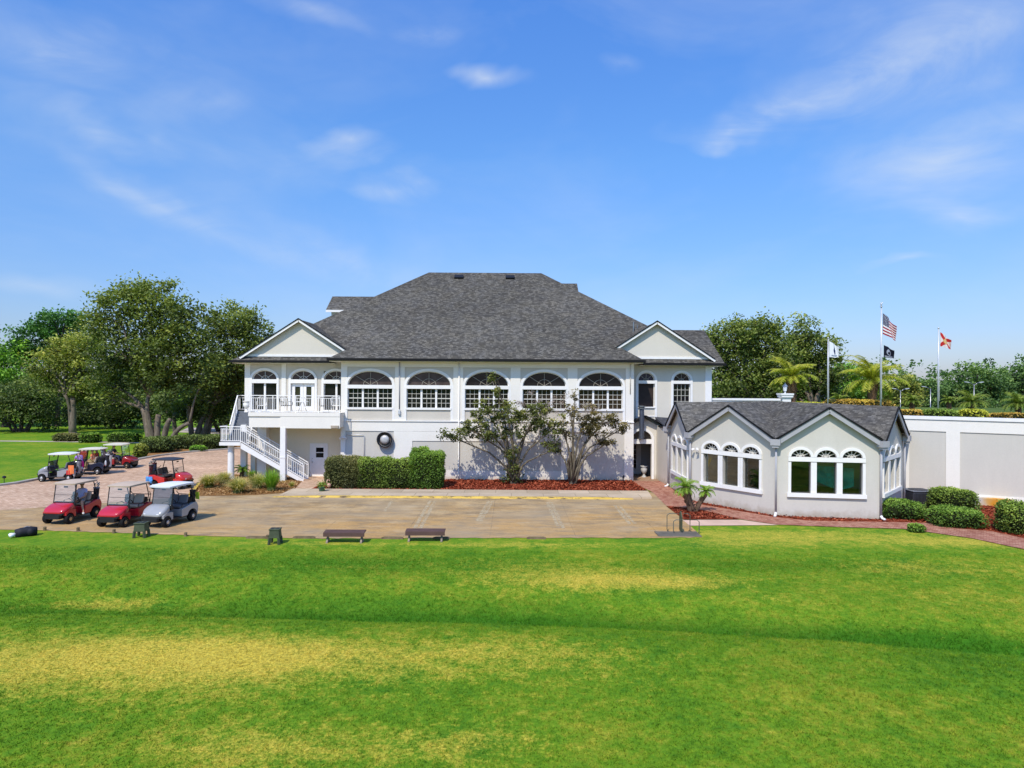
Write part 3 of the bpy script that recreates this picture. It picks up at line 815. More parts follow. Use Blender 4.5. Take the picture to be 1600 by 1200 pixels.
def fan_bars(mb, T, xl, xr, zs, rise, w, bw=0.026, hub=0.33, rays=(45,90,135)):
    c, a = (xl+xr)/2, (xr-xl)/2
    def bar(p, qq):
        d = Vector((qq[0]-p[0], qq[1]-p[1])); d.normalize(); s = Vector((-d.y, d.x))*bw/2
        vs = []
        for ww in (w, w+0.03):
            vs += [T(p[0]-s.x,ww,p[1]-s.y),T(qq[0]-s.x,ww,qq[1]-s.y),T(qq[0]+s.x,ww,qq[1]+s.y),T(p[0]+s.x,ww,p[1]+s.y)]
        mb.add(vs, [(3,2,1,0),(4,5,6,7),(0,1,5,4),(1,2,6,5),(2,3,7,6),(3,0,4,7)])
    for r in rays:
        t = R(r); bar((c, zs), (c + a*0.985*math.cos(t), zs + rise*0.985*math.sin(t)))
    if hub:
        pr = None
        for k in range(13):
            t = PI*k/12; pt = (c + a*hub*math.cos(t), zs + a*hub*0.92*math.sin(t))
            if pr: bar(pr, pt)
            pr = pt
def arch_window(parent, T, xl, xr, z_sill, z_sash0, z_sash1, zs, rise, cols=3, grid=(3,4), arch_mat=None, sash_mat=None, w=-0.16,
                casing=0.17, jamb_to=None, fan_mat=None, sill=True, name='window', reveal=True, bars=True):
    fr = MB()
    if rise > 0:
        arch_ring(fr, T, xl, xr, zs, rise, casing, -0.02, 0.06)
        arch_ring(fr, T, xl+0.05, xr-0.05, zs, rise-0.05, 0.05, w-0.02, w+0.05)
    jb = jamb_to if jamb_to is not None else z_sill
    for (a, b) in ((xl-casing, xl), (xr, xr+casing)):
        tbox(fr, T, a, b, -0.02, 0.06, jb, zs)
    if rise > 0:
        tbox(fr, T, xl-0.04, xr+0.04, w-0.03, 0.075, z_sash1+0.03, zs)          # transom
    if sill: tbox(fr, T, xl-0.06, xr+0.06, w-0.03, 0.09, z_sill, z_sash0)
    # sash stiles
    span = xr - xl; st = 0.09
    tbox(fr, T, xl, xl+0.05, w-0.02, w+0.06, z_sash0, z_sash1+0.03)
    tbox(fr, T, xr-0.05, xr, w-0.02, w+0.06, z_sash0, z_sash1+0.03)
    for k in range(1, cols):
        c = xl + span*k/cols
        tbox(fr, T, c-st/2-0.02, c+st/2+0.02, w-0.02, w+0.08, z_sash0, z_sash1+0.03)
    win = fr.build(name, M['trim'], parent)
    pn = MB()
    pn.poly([T(xl+.01,w,z_sash0),T(xr-.01,w,z_sash0),T(xr-.01,w,z_sash1+.02),T(xl+.01,w,z_sash1+.02)])
    pn.build('pane', sash_mat or M['glass_dark'], win)
    if rise > 0:
        p2 = MB(); p2.poly([T(u,w,z) for (u,z) in arc_pts(xl+.005, xr-.005, zs, rise-.005, 24)])
        p2.build('fanlight', arch_mat or M['glass_dark'], win)
        if bars:
            fb = MB(); fan_bars(fb, T, xl+.05, xr-.05, zs, rise-.05, w+0.005)
            fb.build('fanlight_bars', fan_mat or M['muntin_tan'], win)
    if grid:
        gb = MB(); sw = span/cols
        for k in range(cols):
            a = xl + sw*k + (0.06 if k else 0.05); b = xl + sw*(k+1) - (0.06 if k < cols-1 else 0.05)
            for i in range(1, grid[0]):
                c = a + (b-a)*i/grid[0]; tbox(gb, T, c-.012, c+.012, w+.004, w+.026, z_sash0, z_sash1)
            for j in range(1, grid[1]):
                z = z_sash0 + (z_sash1-z_sash0)*j/grid[1]; h = 0.030 if j*2 == grid[1] else .012
                tbox(gb, T, a, b, w+.006, w+(.05 if j*2 == grid[1] else .032), z-h, z+h)
        gb.build('muntins', M['muntin'], win)
    return win

# ------------------------------------------------------------------ clubhouse
FY = 46.1            # front bay wall plane
WY = 47.3            # wing wall plane
XL, XR = -11.53, 8.22
club = thing('clubhouse', 'long white two storey clubhouse with grey shingle hip roof and arched windows', 'clubhouse', (-1.6, 58, 0))
TB = lambda u, w, z: Vector((u, FY - w, z))
TW = lambda u, w, z: Vector((u, WY - w, z))
def fx(px, y=FY): return (px-800)*y/F
WINS = [(543.3,613.3),(635.4,704.4),(726.6,794.6),(816.6,884.6),(904.4,973.0)]
ops = []
for (a, b) in WINS: ops.append((fx(a), fx(b), 4.72, 6.38, 0.94))
w_up = MB(); arch_wall(w_up, TB, XL, XR, 3.95, 7.95, ops, 0.3)
wall_front = w_up.build('wall', M['stucco_grey'], club)
wall_front['label'] = 'grey stucco upper front wall with five arched openings'
lo = MB(); lo.box(XL, XR, FY, FY+0.3, 0, 3.945)
lo.build('lower_wall', M['stucco_panel'], club)
bk = MB()
bk.box(-18.5, XL+0.02, WY+1.2, 69.8, 0.0, 3.5)
bk.box(-18.5, -18.2, WY+0.3, 69.8, 3.5, 7.95)
bk.box(13.5, 13.8, WY+0.3, 69.8, 0, 7.95)
bk.box(-18.5, 13.8, 69.8, 70.1, 0, 7.95)
bk.box(XL, XL+0.3, FY+0.3, WY+0.3, 0, 7.95)
bk.box(XR-0.3, XR, FY+0.3, WY+0.3, 0, 7.95)
bk.build('outer_wall', M['stucco_grey'], club)
# trims of the front bay
tr = MB()
bays = [(XL, fx(625.0)), (fx(625.0), fx(716)), (fx(716), fx(805.5)), (fx(805.5), fx(894.5)), (fx(894.5), XR)]
tbox(tr, TB, XL, XR, -0.05, 0.06, 7.60, 7.95)
tbox(tr, TB, XL, XR, -0.05, 0.055, 3.27, 3.93)
for i, (a, b) in enumerate(bays):
    wl, wr = ops[i][0], ops[i][1]
    tbox(tr, TB, a+0.0, a+(0.33 if i else 0.42), -0.05, 0.052, 3.935, 7.595)
    tbox(tr, TB, b-(0.33 if i < 4 else 0.55), b, -0.05, 0.052, 3.935, 7.595)
# lower panel surrounds
tbox(tr, TB, XL, XL+0.32, -0.05, 0.05, 0, 3.265); tbox(tr, TB, XR-0.62, XR, -0.05, 0.05, 0, 3.265)
tbox(tr, TB, fx(616), fx(645), -0.05, 0.05, 0.0, 3.265)
tbox(tr, TB, fx(645), fx(892), -0.05, 0.045, 2.62, 3.265)
tbox(tr, TB, fx(645), fx(892), -0.05, 0.03, 0.0, 0.62)
tbox(tr, TB, fx(877), fx(892), -0.05, 0.045, 0.625, 2.615)
tr.build('wall_trim', M['stucco_white'], club)
led = MB(); tbox(led, TB, XL-0.02, XR+0.02, 0.03, 0.12, 3.93, 4.0); led.build('ledge', M['trim'], club)
for i, o in enumerate(ops):
    b3 = i < 2
    arch_window(club, TB, o[0], o[1], 4.72, 4.86, 6.11, 6.38, 0.94, 3, (3,4), M['glass_brown'] if b3 else M['glass_dark'],
                mat_glass('sash_glass', [(.010,.012,.013),(.011,.011,.012),(.016,.013,.012),(.026,.018,.014),(.036,.023,.016)][i]), jamb_to=3.99, fan_mat=M['muntin_tan'])
# browner glass base of the right hand panes stands in for reflections and interior hints

# left wing upper wall (balcony) and right wing upper wall
aw = []
for (a, b) in ((392.5,434),(453,493.5),(504.5,546)):
    xl, xr = fx(a+1.5, WY), fx(b-1.5, WY); aw.append((xl, xr))
z_s, ris = 6.72, 0.62
lw = MB(); arch_wall(lw, TW, -18.5, XL+0.02, 3.5, 7.95, [(aw[0][0],aw[0][1],4.55,z_s,ris),(aw[1][0],aw[1][1],4.55,z_s,ris),(aw[2][0],XL+0.0,4.55,7.3,0)], 0.3)
lw.build('balcony_wall', M['stucco_grey'], club)
for k in (0, 2):
    xr = aw[k][1] if k == 0 else aw[k][1]
    arch_window(club, TW, aw[k][0], xr, 4.55, 4.62, 6.42, z_s, ris, 2, None, M['glass_brown'], M['glass_dark'], jamb_to=4.55, fan_mat=M['muntin'], casing=0.15)
# balcony double door
dT = TW; x0, x1 = aw[1]
dr = arch_window(club, TW, x0, x1, 4.54, 4.55, 6.42, z_s, ris, 1, None, M['glass_brown'], M['recess'], jamb_to=4.55, fan_mat=M['muntin'], casing=0.15, sill=False, name='door')
dr['label'] = 'white double door under the middle balcony arch'
dl = MB(); mid = (x0+x1)/2
for (a, b) in ((x0+.06, mid-.01), (mid+.01, x1-.06)):
    tbox(dl, TW, a, a+0.20, -0.155, -0.09, 4.56, 6.42); tbox(dl, TW, b-0.20, b, -0.155, -0.09, 4.56, 6.42)
    tbox(dl, TW, a+.2, b-.2, -0.155, -0.09, 4.56, 4.86); tbox(dl, TW, a+.2, b-.2, -0.155, -0.09, 6.22, 6.42)
dl.build('door_leaf', M['trim'], dr)
dg = MB()
for (a, b) in ((x0+.26, mid-.21), (mid+.21, x1-.26)):
    dg.poly([dT(a,-.145,4.86),dT(b,-.145,4.86),dT(b,-.145,6.22),dT(a,-.145,6.22)])
dg.build('pane', mat_glass('olive_reflecting_glass', (0.035,0.036,0.02)), dr)
for _s in (-.09,.09):
    hd = MB(); hd.sphere(dT(mid+_s,-.07,5.45), .035); hd.build('handle', M['steel'], dr, smooth=True)
# flat pilasters of the left wing
pt = MB()
tbox(pt, TW, -18.5, -18.12, -0.05, 0.05, 3.5, 7.9)
for (a, b) in ((440,447),):
    tbox(pt, TW, fx(a,WY), fx(b,WY), -.05, .05, 4.5, 7.9)
pt.build('pilaster', M['stucco_white'], club)
# right wing
rw = []
for (a, b) in ((997,1023),(1052,1078.5)):
    rw.append((fx(a,WY), fx(b,WY)))
r_zs, r_r = 6.80, 0.55
rwall = MB(); arch_wall(rwall, TW, XR-0.0, 13.8, 3.4, 7.95, [(rw[0][0],rw[0][1],4.92,r_zs,r_r),(rw[1][0],rw[1][1],4.45,r_zs,r_r)], 0.3)
tbox(rwall, TW, 10.32, 13.8, -.3, 0, 0, 3.395); rwall.build('side_wall', M['stucco_cream'], club)
arch_window(club, TW, rw[0][0], rw[0][1], 4.90, 4.98, 6.56, r_zs, r_r, 1, None, M['glass_blue'], M['glass_blind'], jamb_to=4.1, casing=.16)
arch_window(club, TW, rw[1][0], rw[1][1], 4.50, 4.58, 6.56, r_zs, r_r, 1, (4,5), M['glass_dark'], M['glass_dark'], jamb_to=4.1, casing=.16)
pt = MB(); tbox(pt, TW, 13.38, 13.82, -0.05, 0.05, 0, 7.9)
tbox(pt, TW, rw[0][0]-.02, rw[0][1]+.02, -.05, .04, 4.30, 4.36)
pt.build('pilaster', M['trim'], club)

# soffits
sf = MB()
sf.box(-12.2, 8.75, 45.5, WY, 7.93, 7.98)
sf.box(-19.15, -12.2, 46.75, 49, 7.80, 7.85); sf.box(8.75, 14.45, 46.75, 49, 7.80, 7.85)
sf.box(-19.15, -18.5, 49, 70.2, 7.80, 7.85)
sf.build('soffit', M['stucco_white'], club)

# roofs
def hip(mb, x0, x1, y0, y1, z0, p):
    d = min(x1-x0, y1-y0)/2; zt = z0 + p*d
    if x1-x0 >= y1-y0:
        a, b = Vector((x0+d, (y0+y1)/2, zt)), Vector((x1-d, (y0+y1)/2, zt))
    else:
        a, b = Vector(((x0+x1)/2, y0+d, zt)), Vector(((x0+x1)/2, y1-d, zt))
    c = [Vector((x0,y0,z0)),Vector((x1,y0,z0)),Vector((x1,y1,z0)),Vector((x0,y1,z0))]
    if x1-x0 >= y1-y0:
        mb.poly([c[0],c[1],b,a]); mb.poly([c[1],c[2],b]); mb.poly([c[2],c[3],a,b]); mb.poly([c[3],c[0],a])
    else:
        mb.poly([c[0],c[1],a]); mb.poly([c[1],c[2],b,a]); mb.poly([c[2],c[3],b]); mb.poly([c[3],c[0],a,b])
    return a, b
rf = MB(); ra, rb = hip(rf, -19.2, 14.45, 46.6, 70.6, 8.0, 0.669)
roof = rf.build('roof', M['shingle'], club, uv=True)
bay = MB()
ax, ay, az = -1.725, 45.35+10.48, 8.14+0.669*10.48
bay.poly([(-12.2,45.35,8.14),(8.75,45.35,8.14),(ax,ay,az)])
bay.poly([(8.75,45.35,8.14),(8.75,52,8.14),(ax,60,az),(ax,ay,az)])
bay.poly([(-12.2,52,8.14),(-12.2,45.35,8.14),(ax,ay,az),(ax,60,az)])
bay.build('bay_roof', M['shingle'], club, uv=True)
wr = MB()
wr.poly([(8.0,46.6,8.02),(14.5,46.6,8.02),(14.5,51.6,10.66),(8.0,51.6,10.66)])
wr.poly([(14.5,51.6,10.66),(14.5,56.6,8.02),(8.0,56.6,8.02),(8.0,51.6,10.66)])
wr.build('wing_roof', M['shingle'], club, uv=True)
# rear cross gables peeping past the hips
for (xe, xi, yr, zr, dz, nm) in ((-16.35,-8.0,62.0,14.35,1.45,1), (5.85,0.0,62.0,15.66,1.2,1)):
    sgn = 1 if xi > xe else -1
    m = MB(); run = dz/0.669
    m.poly([(xe,yr-run,zr-dz),(xi,yr-run,zr-dz),(xi,yr,zr),(xe,yr,zr)]); m.poly([(xe,yr,zr),(xi,yr,zr),(xi,yr+run,zr-dz),(xe,yr+run,zr-dz)])
    d = m.build('dormer', M['shingle'], club, uv=True)
    c = MB(); c.box(min(xe+sgn*.35,xi), max(xe+sgn*.35,xi), yr-run+.5, yr+run-.5, 9.5, zr-dz+.05)
    c.prism([(xe+sgn*.35, yr-run+.5, zr-dz+.02),(xe+sgn*.35, yr+run-.5, zr-dz+.02),(xe+sgn*.35, yr, zr-.3)], (sgn*.1,0,0))
    c.build('dormer_wall', M['stucco_white'], d)
    c = MB(); c.box(min(xe,xi), max(xe,xi), yr-run-.02, yr-run+.06, zr-dz-.2, zr-dz-.01); c.build('dormer_fascia', M['trim'], d)
# pediments over the wings
def pediment(xc, hw, yf, zb, za, back, cut_left=None):
    p = (za-zb)/hw
    m = MB()
    e = 0.28
    for s in (-1, 1):
        m.poly([(xc, yf-0.35, za+.12),(xc+s*(hw+e), yf-0.35, zb-e*p+.12),(xc+s*(hw+e), back, zb-e*p+.12),(xc, back, za+.12)])
    gb = m.build('gable', M['shingle'], club, uv=True)
    w = MB(); w.prism([(xc-hw,yf,zb),(xc+hw,yf,zb),(xc,yf,za)], (0,0.2,0)); w.build('gable_wall', M['stucco_cream'], gb)
    w = MB(); w.box(xc-hw, xc+hw, yf-0.06, yf-.003, zb-0.02, zb+0.13); w.build('gable_base', M['trim'], gb)
    f = MB()
    for s in (-1, 1):
        a = Vector((xc, yf-0.32, za+.03)); b = Vector((xc+s*(hw+e), yf-0.32, zb-e*p+.03))
        f.beam(a, b, 0.07, 0.14, up=(0,0,1))
    f.build('rake_board', M['trim'], gb)
    f = MB()
    for s in (-1, 1):
        a = Vector((xc, yf-0.345, za+.16)); b = Vector((xc+s*(hw+e), yf-0.345, zb-e*p+.16)); f.beam(a, b, 0.10, 0.06)
    f.build('drip_edge', M['gutter'], gb)
pediment(-14.62, 3.72, 47.0, 8.30, 10.72, 52.5)
pediment(9.90, 3.70, 47.0, 8.30, 10.72, 52.5)
# gutters
gt = MB()
gt.box(-12.3, 8.85, 45.24, 45.38, 7.99, 8.15); gt.box(-12.34, -12.2, 45.38, 46.7, 7.99, 8.15); gt.box(8.75, 8.89, 45.38, 46.7, 7.99, 8.15)
gt.box(-19.3, -12.35, 46.48, 46.62, 7.85, 8.01); gt.box(8.9, 14.6, 46.48, 46.62, 7.85, 8.01)
gt.box(-19.34, -19.2, 46.62, 70.6, 7.85, 8.01); gt.box(14.46, 14.6, 46.62, 52, 7.85, 8.01)
gt.build('gutter', M['gutter'], club)
# ridge vents, plumbing stubs
for px in (717, 797):
    rv = MB()
    c = q(px, 432.5, 57.7); z = 8.0+0.669*(c.y-46.6)
    rv.boxc((c.x, c.y, z+0.10), 0.75, 0.5, 0.16, rx=math.atan(0.669))
    rv.build('roof_vent', M['black'], club)
vp = MB(); vp.tube([(8.9,50.2,10.1),(8.9,50.2,11.1)], 0.05); vp.tube([(9.25,50.6,10.1),(9.25,50.6,10.95)], 0.04); vp.build('vent_pipe', M['steel'], club)
# downspouts
def pipe(name, pts, r, mat, parent=club, n=8):
    m = MB(); m.tube(pts, r, n); return m.build(name, mat, parent, smooth=True)
pipe('downspout', [(fx(624.5),FY-.10,7.95),(fx(624.5),FY-.10,4.75)], 0.035, M['trim_grey'])
cb = MB(); cb.boxc((fx(624.6),FY-.12,4.55), .16,.14,.30); cb.build('meter_box', M['alu'], club, bevel=.01)
pipe('downspout', [(fx(717.5),FY-.11,7.95),(fx(717.5),FY-.11,0.4),(fx(717.2),FY-.2,.12)], 0.045, M['stucco_white'])
dsp = MB(); dsp.box(fx(889.5), fx(894.6), FY-.16, FY-.05, 0.02, 1.95); o = dsp.build('downspout', mat_plain('rust_red_duct', (0.16,0.035,0.022), .7, var=.3), club); o['label'] = 'rust red square duct behind the sparse tree'
pipe('downspout', [(XR-.25,FY-.10,7.9),(XR-.25,FY-.10,5.9)], 0.03, M['stucco_grey'])
# utility conduit outline and gas pipes on the lower left wall
cd = MB(); a, b = fx(541), fx(570)
cd.tube([(a,FY-.09,3.02),(b-.06,FY-.09,3.02),(b,FY-.09,2.95),(b,FY-.09,.6)], .022)
cd.build('conduit', M['alu'], club, smooth=True)
gp = MB(); a = fx(560)
gp.tube([(a,FY-.4,.1),(a,FY-.4,1.45),(a+.22,FY-.4,1.62),(a+.24,FY-.4,1.1)], .03); gp.tube([(a+.24,FY-.4,1.1),(a-.2,FY-.4,1.0)], .025)
gp.build('gas_pipe', M['steel'], club, smooth=True)
# flood lights
def flood(x, y, z, nx=0.0, ny=-1.0, parent=club, n=2):
    m = MB()
    m.boxc((x, y-.03*abs(ny), z), .14, .10, .14)
    d = Vector((nx, ny, 0)); s = Vector((-ny, nx, 0))
    for k in (-1, 1):
        c = Vector((x,y,z)) + d*.12 + s*k*.13
        m.tube([c - d*.05, c + d*.10 + s*k*.06 + Vector((0,0,-.07))], [.05,.085], 10)
    return m.build('floodlight', M['trim'], parent, smooth=False)
flood(fx(538), FY-.1, 2.85)
# exhaust fan
fanT = Vector((fx(603), FY, 2.72))
ef = MB(); ef.lathe([(0.30,-0.02),(0.46,-.05),(0.54,-.16),(0.55,-.34),(0.50,-.36),(0.46,-.30),(0.44,-.22)], 26, (fanT.x,fanT.y,fanT.z), 'Y', caps=False)
fan = ef.build('exhaust_fan', mat_plain('fan_shroud', (0.46,0.44,0.42), .5, .4, .5, var=.2), club, smooth=True)
m = MB(); m.lathe([(0.50,-.352),(.53,-.365),(.53,-.385),(.44,-.385),(.44,-.352)], 26, tuple(fanT), 'Y', caps=False); m.build('fan_rim', M['black'], fan, smooth=True)
m = MB(); m.lathe([(0.43,-.20),(.43,-.21)], 26, tuple(fanT), 'Y'); m.build('fan_throat', mat_plain('fan_throat', (.10,.075,.06), .7), fan)
m = MB(); m.lathe([(0.30,-.22),(.30,-.34),(.22,-.40),(.10,-.42),(.02,-.42)], 22, tuple(fanT), 'Y'); m.build('fan_cap', mat_plain('fan_cap', (.60,.57,.54), .45, .4, .3, var=.2), fan, smooth=True)
# balcony
BY = 44.8; bx0, bx1 = -17.3, -11.28
bl = MB(); bl.box(bx0, bx1, BY, WY-.004, 4.28, 4.52); bl.box(bx0+.03, bx1-.03, BY+.08, WY-.004, 3.55, 4.275)
bl.box(fx(438,BY), bx1+.0, BY+.02, BY+.07, 3.50, 4.27)
balc = bl.build('balcony', M['stucco_white'], club)
lamp = MB(); lamp.boxc((-11.6, BY-.02, 3.62), .5, .12, .16); lamp.build('wall_lamp', mat_plain('tan_lamp', (.42,.35,.27)), balc)
def railing(name, pts, h, parent, sp=0.125, mat='trim', both=True):
    m = MB()
    for (a, b) in zip(pts[:-1], pts[1:]):
        a, b = Vector(a), Vector(b); L = (b-a).length; n = max(1, int(L/sp))
        up = Vector((0,0,h))
        m.beam(a+up, b+up, .075, .055); m.beam(a+Vector((0,0,h-.16)), b+Vector((0,0,h-.16)), .035, .035); m.beam(a+Vector((0,0,.09)), b+Vector((0,0,.09)), .045, .045)
        for k in range(n+1):
            p = a.lerp(b, k/n); post = (k == 0 or k == n or k % 12 == 0)
            w = .055 if post else .022
            m.beam(p + Vector((0,0,-.02 if post else .09)), p+Vector((0,0,h-.03 if post else h-.16)), w, w, up=(0,1,0))
    return m.build(name, M[mat], parent)
railing('balcony_railing', [(bx0+.08,BY+.1,4.52),(bx1-.04,BY+.1,4.52)], 1.12, club)
# stair
st = MB()
LZ = 2.55; ly0, ly1 = 44.95, 46.05; lx0, lx1 = -19.25, -17.85
st.box(lx0, lx1, ly0, ly1, LZ-.22, LZ)
n = 14; sx0, sx1 = lx1, -13.75
for yy in (ly0+.03, ly1-.08):
    st.prism([(sx0,yy,LZ-.02),(sx0,yy,LZ-.42),(sx1-.25,yy,0.0),(sx1+.05,yy,0.0),(sx1+.05,yy,.12)], (0,.05,0))
stair = st.build('staircase', M['trim'], club)
td = MB()
for k in range(n):
    x = sx0 + (sx1-sx0)*k/n; z = LZ - (k+1)*LZ/(n+.0) + .0
    if z > 0.02: td.box(x+.0, x+(sx1-sx0)/n+.03, ly0+.085, ly1-.085, z-.05, z)
m2 = 10
for k in range(m2):
    y = 46.05 + 1.25*k/m2*1.0; z = LZ + (k+1)*(4.52-LZ)/m2
    td.box(-18.95, -17.75, y, 47.25, z-(4.52-LZ)/m2+.002, z)
td.box(lx0+.03, lx1-.03, ly0+.03, ly1-.03, LZ+.002, LZ+.02)
td.build('treads', M['step_grey'], stair)
for _x in (-19.02,-17.74):
    fa = MB(); fa.prism([(_x,46.05,LZ-.2),(_x,47.25,4.35),(_x,47.25,4.57),(_x,46.05,LZ+.22)], (.06,0,0)); fa.build('stringer', M['trim'], stair)
fa = MB()
if 0: fa.prism([(-19.02,46.05,LZ-.2),(-19.02,47.25,4.4),(-19.02,47.25,4.62),(-19.02,46.05,LZ+.25)], (.06,0,0))
railing('stair_railing', [(sx0,ly0+.03,LZ),(sx1+.05,ly0+.03,.10)], 1.02, stair, .15)
railing('stair_railing', [(sx0,ly1-.03,LZ),(sx1+.05,ly1-.03,.10)], 1.02, stair, .15)
railing('landing_railing', [(lx0+.04,ly1,LZ),(lx0+.04,ly0+.04,LZ),(lx1,ly0+.04,LZ)], 1.02, stair, .125)
railing('stair_railing', [(-19.0,46.05,LZ+.02),(-19.0,47.3,4.52),(-19.0,47.9,4.52),(-18.2,47.9,4.52)], 1.05, stair, .13)
# columns
m = MB(); c = g(364, 748.5); m.lathe([(.24,0),(.24,.06),(.215,.10),(.205,2.25),(.24,2.30),(.24,2.36)], 24, (c.x, 45.5, 0)); m.build('column', M['trim'], club, smooth=False)
for (x, y, w, zt) in ((-15.02, 44.97, .34, 3.56), (-18.25, 46.6, .36, 3.6), (-17.75, 47.0, .30, 3.6)):
    m = MB(); m.box(x-w/2, x+w/2, y-w/2, y+w/2, 0, zt); m.box(x-w/2-.02, x+w/2+.02, y-w/2-.02, y+w/2+.02, 1.55, 1.62) if y < 45 else None
    m.build('column', M['trim'], club)
m = MB(); m.box(-17.2,-16.6, 46.2, 46.8, 0, 3.55); m.build('pier', M['stucco_white'], club)
m = MB(); m.box(-17.2, XL, WY, WY+.25, 0, 3.545); m.build('basement_wall', mat_stucco('basement_cream', (.86,.77,.58), .05), club)
# basement door
dm = MB(); a, b = fx(488,WY)-.05, fx(511.5,WY)
tbox(dm, TW, a-.08, a, -.02, .06, 0, 2.22); tbox(dm, TW, b, b+.08, -.02, .06, 0, 2.22); tbox(dm, TW, a-.08, b+.08, -.02, .06, 2.22, 2.30)
tbox(dm, TW, a, b, -.02, .03, .02, 2.22)
door = dm.build('door', M['trim'], club); door['label'] = 'plain white basement door with two small panes'
m = MB(); cx = (a+b)/2+.05
for z in (1.33, 1.70): tbox(m, TW, cx-.25, cx+.27, .028, .034, z, z+.31)
m.build('pane', M['glass_dark'], door)
m = MB(); m.sphere(TW(a+.1,.08,1.02), .04); m.build('handle', M['steel'], door, smooth=True)
m = MB(); m.sphere(TW(a+.1,.05,1.25), .03); m.build('deadbolt', M['steel'], door, smooth=True)

# entrance porch between clubhouse and pavilion
pT = lambda u, w, z: Vector((u, 47.0 - 0.0 - w, z))
PY = 46.95
pT = lambda u, w, z: Vector((u, PY - w, z))
pw = MB(); p_ops = [(8.28, 9.62, 0.0, 2.75, 0.62)]
arch_wall(pw, pT, 8.25, 9.95, 0.0, 3.75, p_ops, 0.3)
pw.prism([(8.25,PY,3.752),(9.95,PY,3.752),(9.1,PY,4.22)], (0,.3,0))
porch = pw.build('porch_wall', M['stucco_cream'], club)
m = MB(); m.prism([(9.95,PY,0),(10.14,43.55,0),(10.3,43.55,0),(10.3,PY,0)], (0,0,3.75)); m.build('porch_side_wall', M['stucco_cream'], club)
m = MB(); arch_ring(m, pT, 8.28, 9.62, 2.75, .62, .17, -.02, .05); tbox(m, pT, 9.62, 9.79, -.02, .05, 0, 2.75); tbox(m, pT, 8.28, 9.62, -.3, .03, 2.45, 2.75); m.build('porch_trim', M['trim'], club)
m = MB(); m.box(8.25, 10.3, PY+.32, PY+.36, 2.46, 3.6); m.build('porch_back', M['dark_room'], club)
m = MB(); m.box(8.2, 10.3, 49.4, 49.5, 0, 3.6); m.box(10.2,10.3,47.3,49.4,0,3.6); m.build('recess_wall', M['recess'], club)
T9 = lambda u, w, z: Vector((u, 49.4 - w, z))
m = MB(); a, b = 8.4, 9.35
tbox(m, T9, a, a+.16, 0, .06, .05, 2.3); tbox(m, T9, b-.34, b, 0, .06, .05, 2.3); tbox(m, T9, a+.16, b-.34, 0, .06, .05, .45); tbox(m, T9, a+.16, b-.34, 0, .06, 2.15, 2.3)
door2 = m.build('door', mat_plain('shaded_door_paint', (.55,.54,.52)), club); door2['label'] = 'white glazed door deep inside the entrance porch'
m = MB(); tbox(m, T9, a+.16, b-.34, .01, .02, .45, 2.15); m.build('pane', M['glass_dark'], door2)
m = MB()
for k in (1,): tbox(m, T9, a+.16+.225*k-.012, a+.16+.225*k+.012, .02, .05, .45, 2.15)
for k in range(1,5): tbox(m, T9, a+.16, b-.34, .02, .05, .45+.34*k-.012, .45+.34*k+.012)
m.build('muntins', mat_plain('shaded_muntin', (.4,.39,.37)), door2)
m = MB()
m.poly([(9.1,46.55,4.42),(7.4,46.55,3.62),(7.4,WY,3.62),(9.1,WY,4.42)]); m.poly([(9.1,46.55,4.42),(9.1,WY,4.42),(10.9,WY,3.62),(10.9,46.55,3.62)])
m.poly([(9.9,46.55,4.04),(9.9,WY,4.30),(12.5,WY,4.12),(11.0,43.9,3.85),(10.0,43.7,3.72)])
pr = m.build('porch_roof', mat_shingle('porch_shingle', (.035,.037,.045),(.065,.067,.078),(.12,.12,.13)), club, uv=True)
m = MB(); m.beam((9.1,46.53,4.37),(7.4,46.53,3.57),.06,.12); m.beam((9.1,46.53,4.37),(10.35,46.53,3.80),.06,.14); m.beam((10.0,46.5,3.72),(10.02,43.7,3.70),.06,.12); m.build('porch_fascia', M['gutter'], club)
# flue pipe
fp = MB(); px_ = 8.82
fp.tube([(px_,46.35,2.86),(px_,46.35,4.86)], [.17,.16], 14)
for z in (3.0, 3.5, 4.0, 4.5): fp.lathe([(.18,z-.02),(.18,z+.02)], 14, (px_,46.35,0))
fp.tube([(px_,46.35,2.95),(px_,46.9,2.85)], .13, 10)
flue = fp.build('flue_pipe', M['galv'], club, smooth=False)
m = MB(); m.lathe([(.16,4.84),(.25,4.88),(.25,4.93),(.17,4.95),(.27,5.0),(.27,5.06),(.05,5.12)], 14, (px_,46.35,0)); m.build('flue_cap', M['steel'], flue)

# ------------------------------------------------------------------ octagonal pavilion
P = [Vector((10.08,43.5)), Vector((10.12,38.35)), Vector((13.2,34.02)), Vector((17.95,33.3)), Vector((21.25,37.1)), Vector((22.85,39.6)), Vector((18.5,45.5)), Vector((12.5,46.9))]
pav = thing('pavilion', 'low grey stucco pavilion with zigzag gabled shingle roof and arched triple windows', 'pavilion', (15.5, 39.5, 0))
C = Vector((15.2, 40.3, 5.60)); ZE, ZA = 3.72, 5.28
tinted = {}
def face_T(a, b):
    d = (b-a).normalized(); nrm = Vector((d.y, -d.x))
    return (lambda u, w, z: Vector((a.x + d.x*u + nrm.x*w, a.y + d.y*u + nrm.y*w, z))), (b-a).length, d, nrm
def valley(i, ov):
    n0 = face_T(P[i-1],P[i])[3] if i > 0 else face_T(P[0],P[1])[3]
    n1 = face_T(P[i],P[i+1])[3] if i < 4 else face_T(P[3],P[4])[3]
    h = (n0+n1).normalized(); k = ov/max(.5, h.dot(n0)); return Vector((P[i].x+h.x*k, P[i].y+h.y*k, ZE+.17))
wl = MB(); roofm = MB(); fas = MB(); drip = MB(); box_ = MB(); ws = []
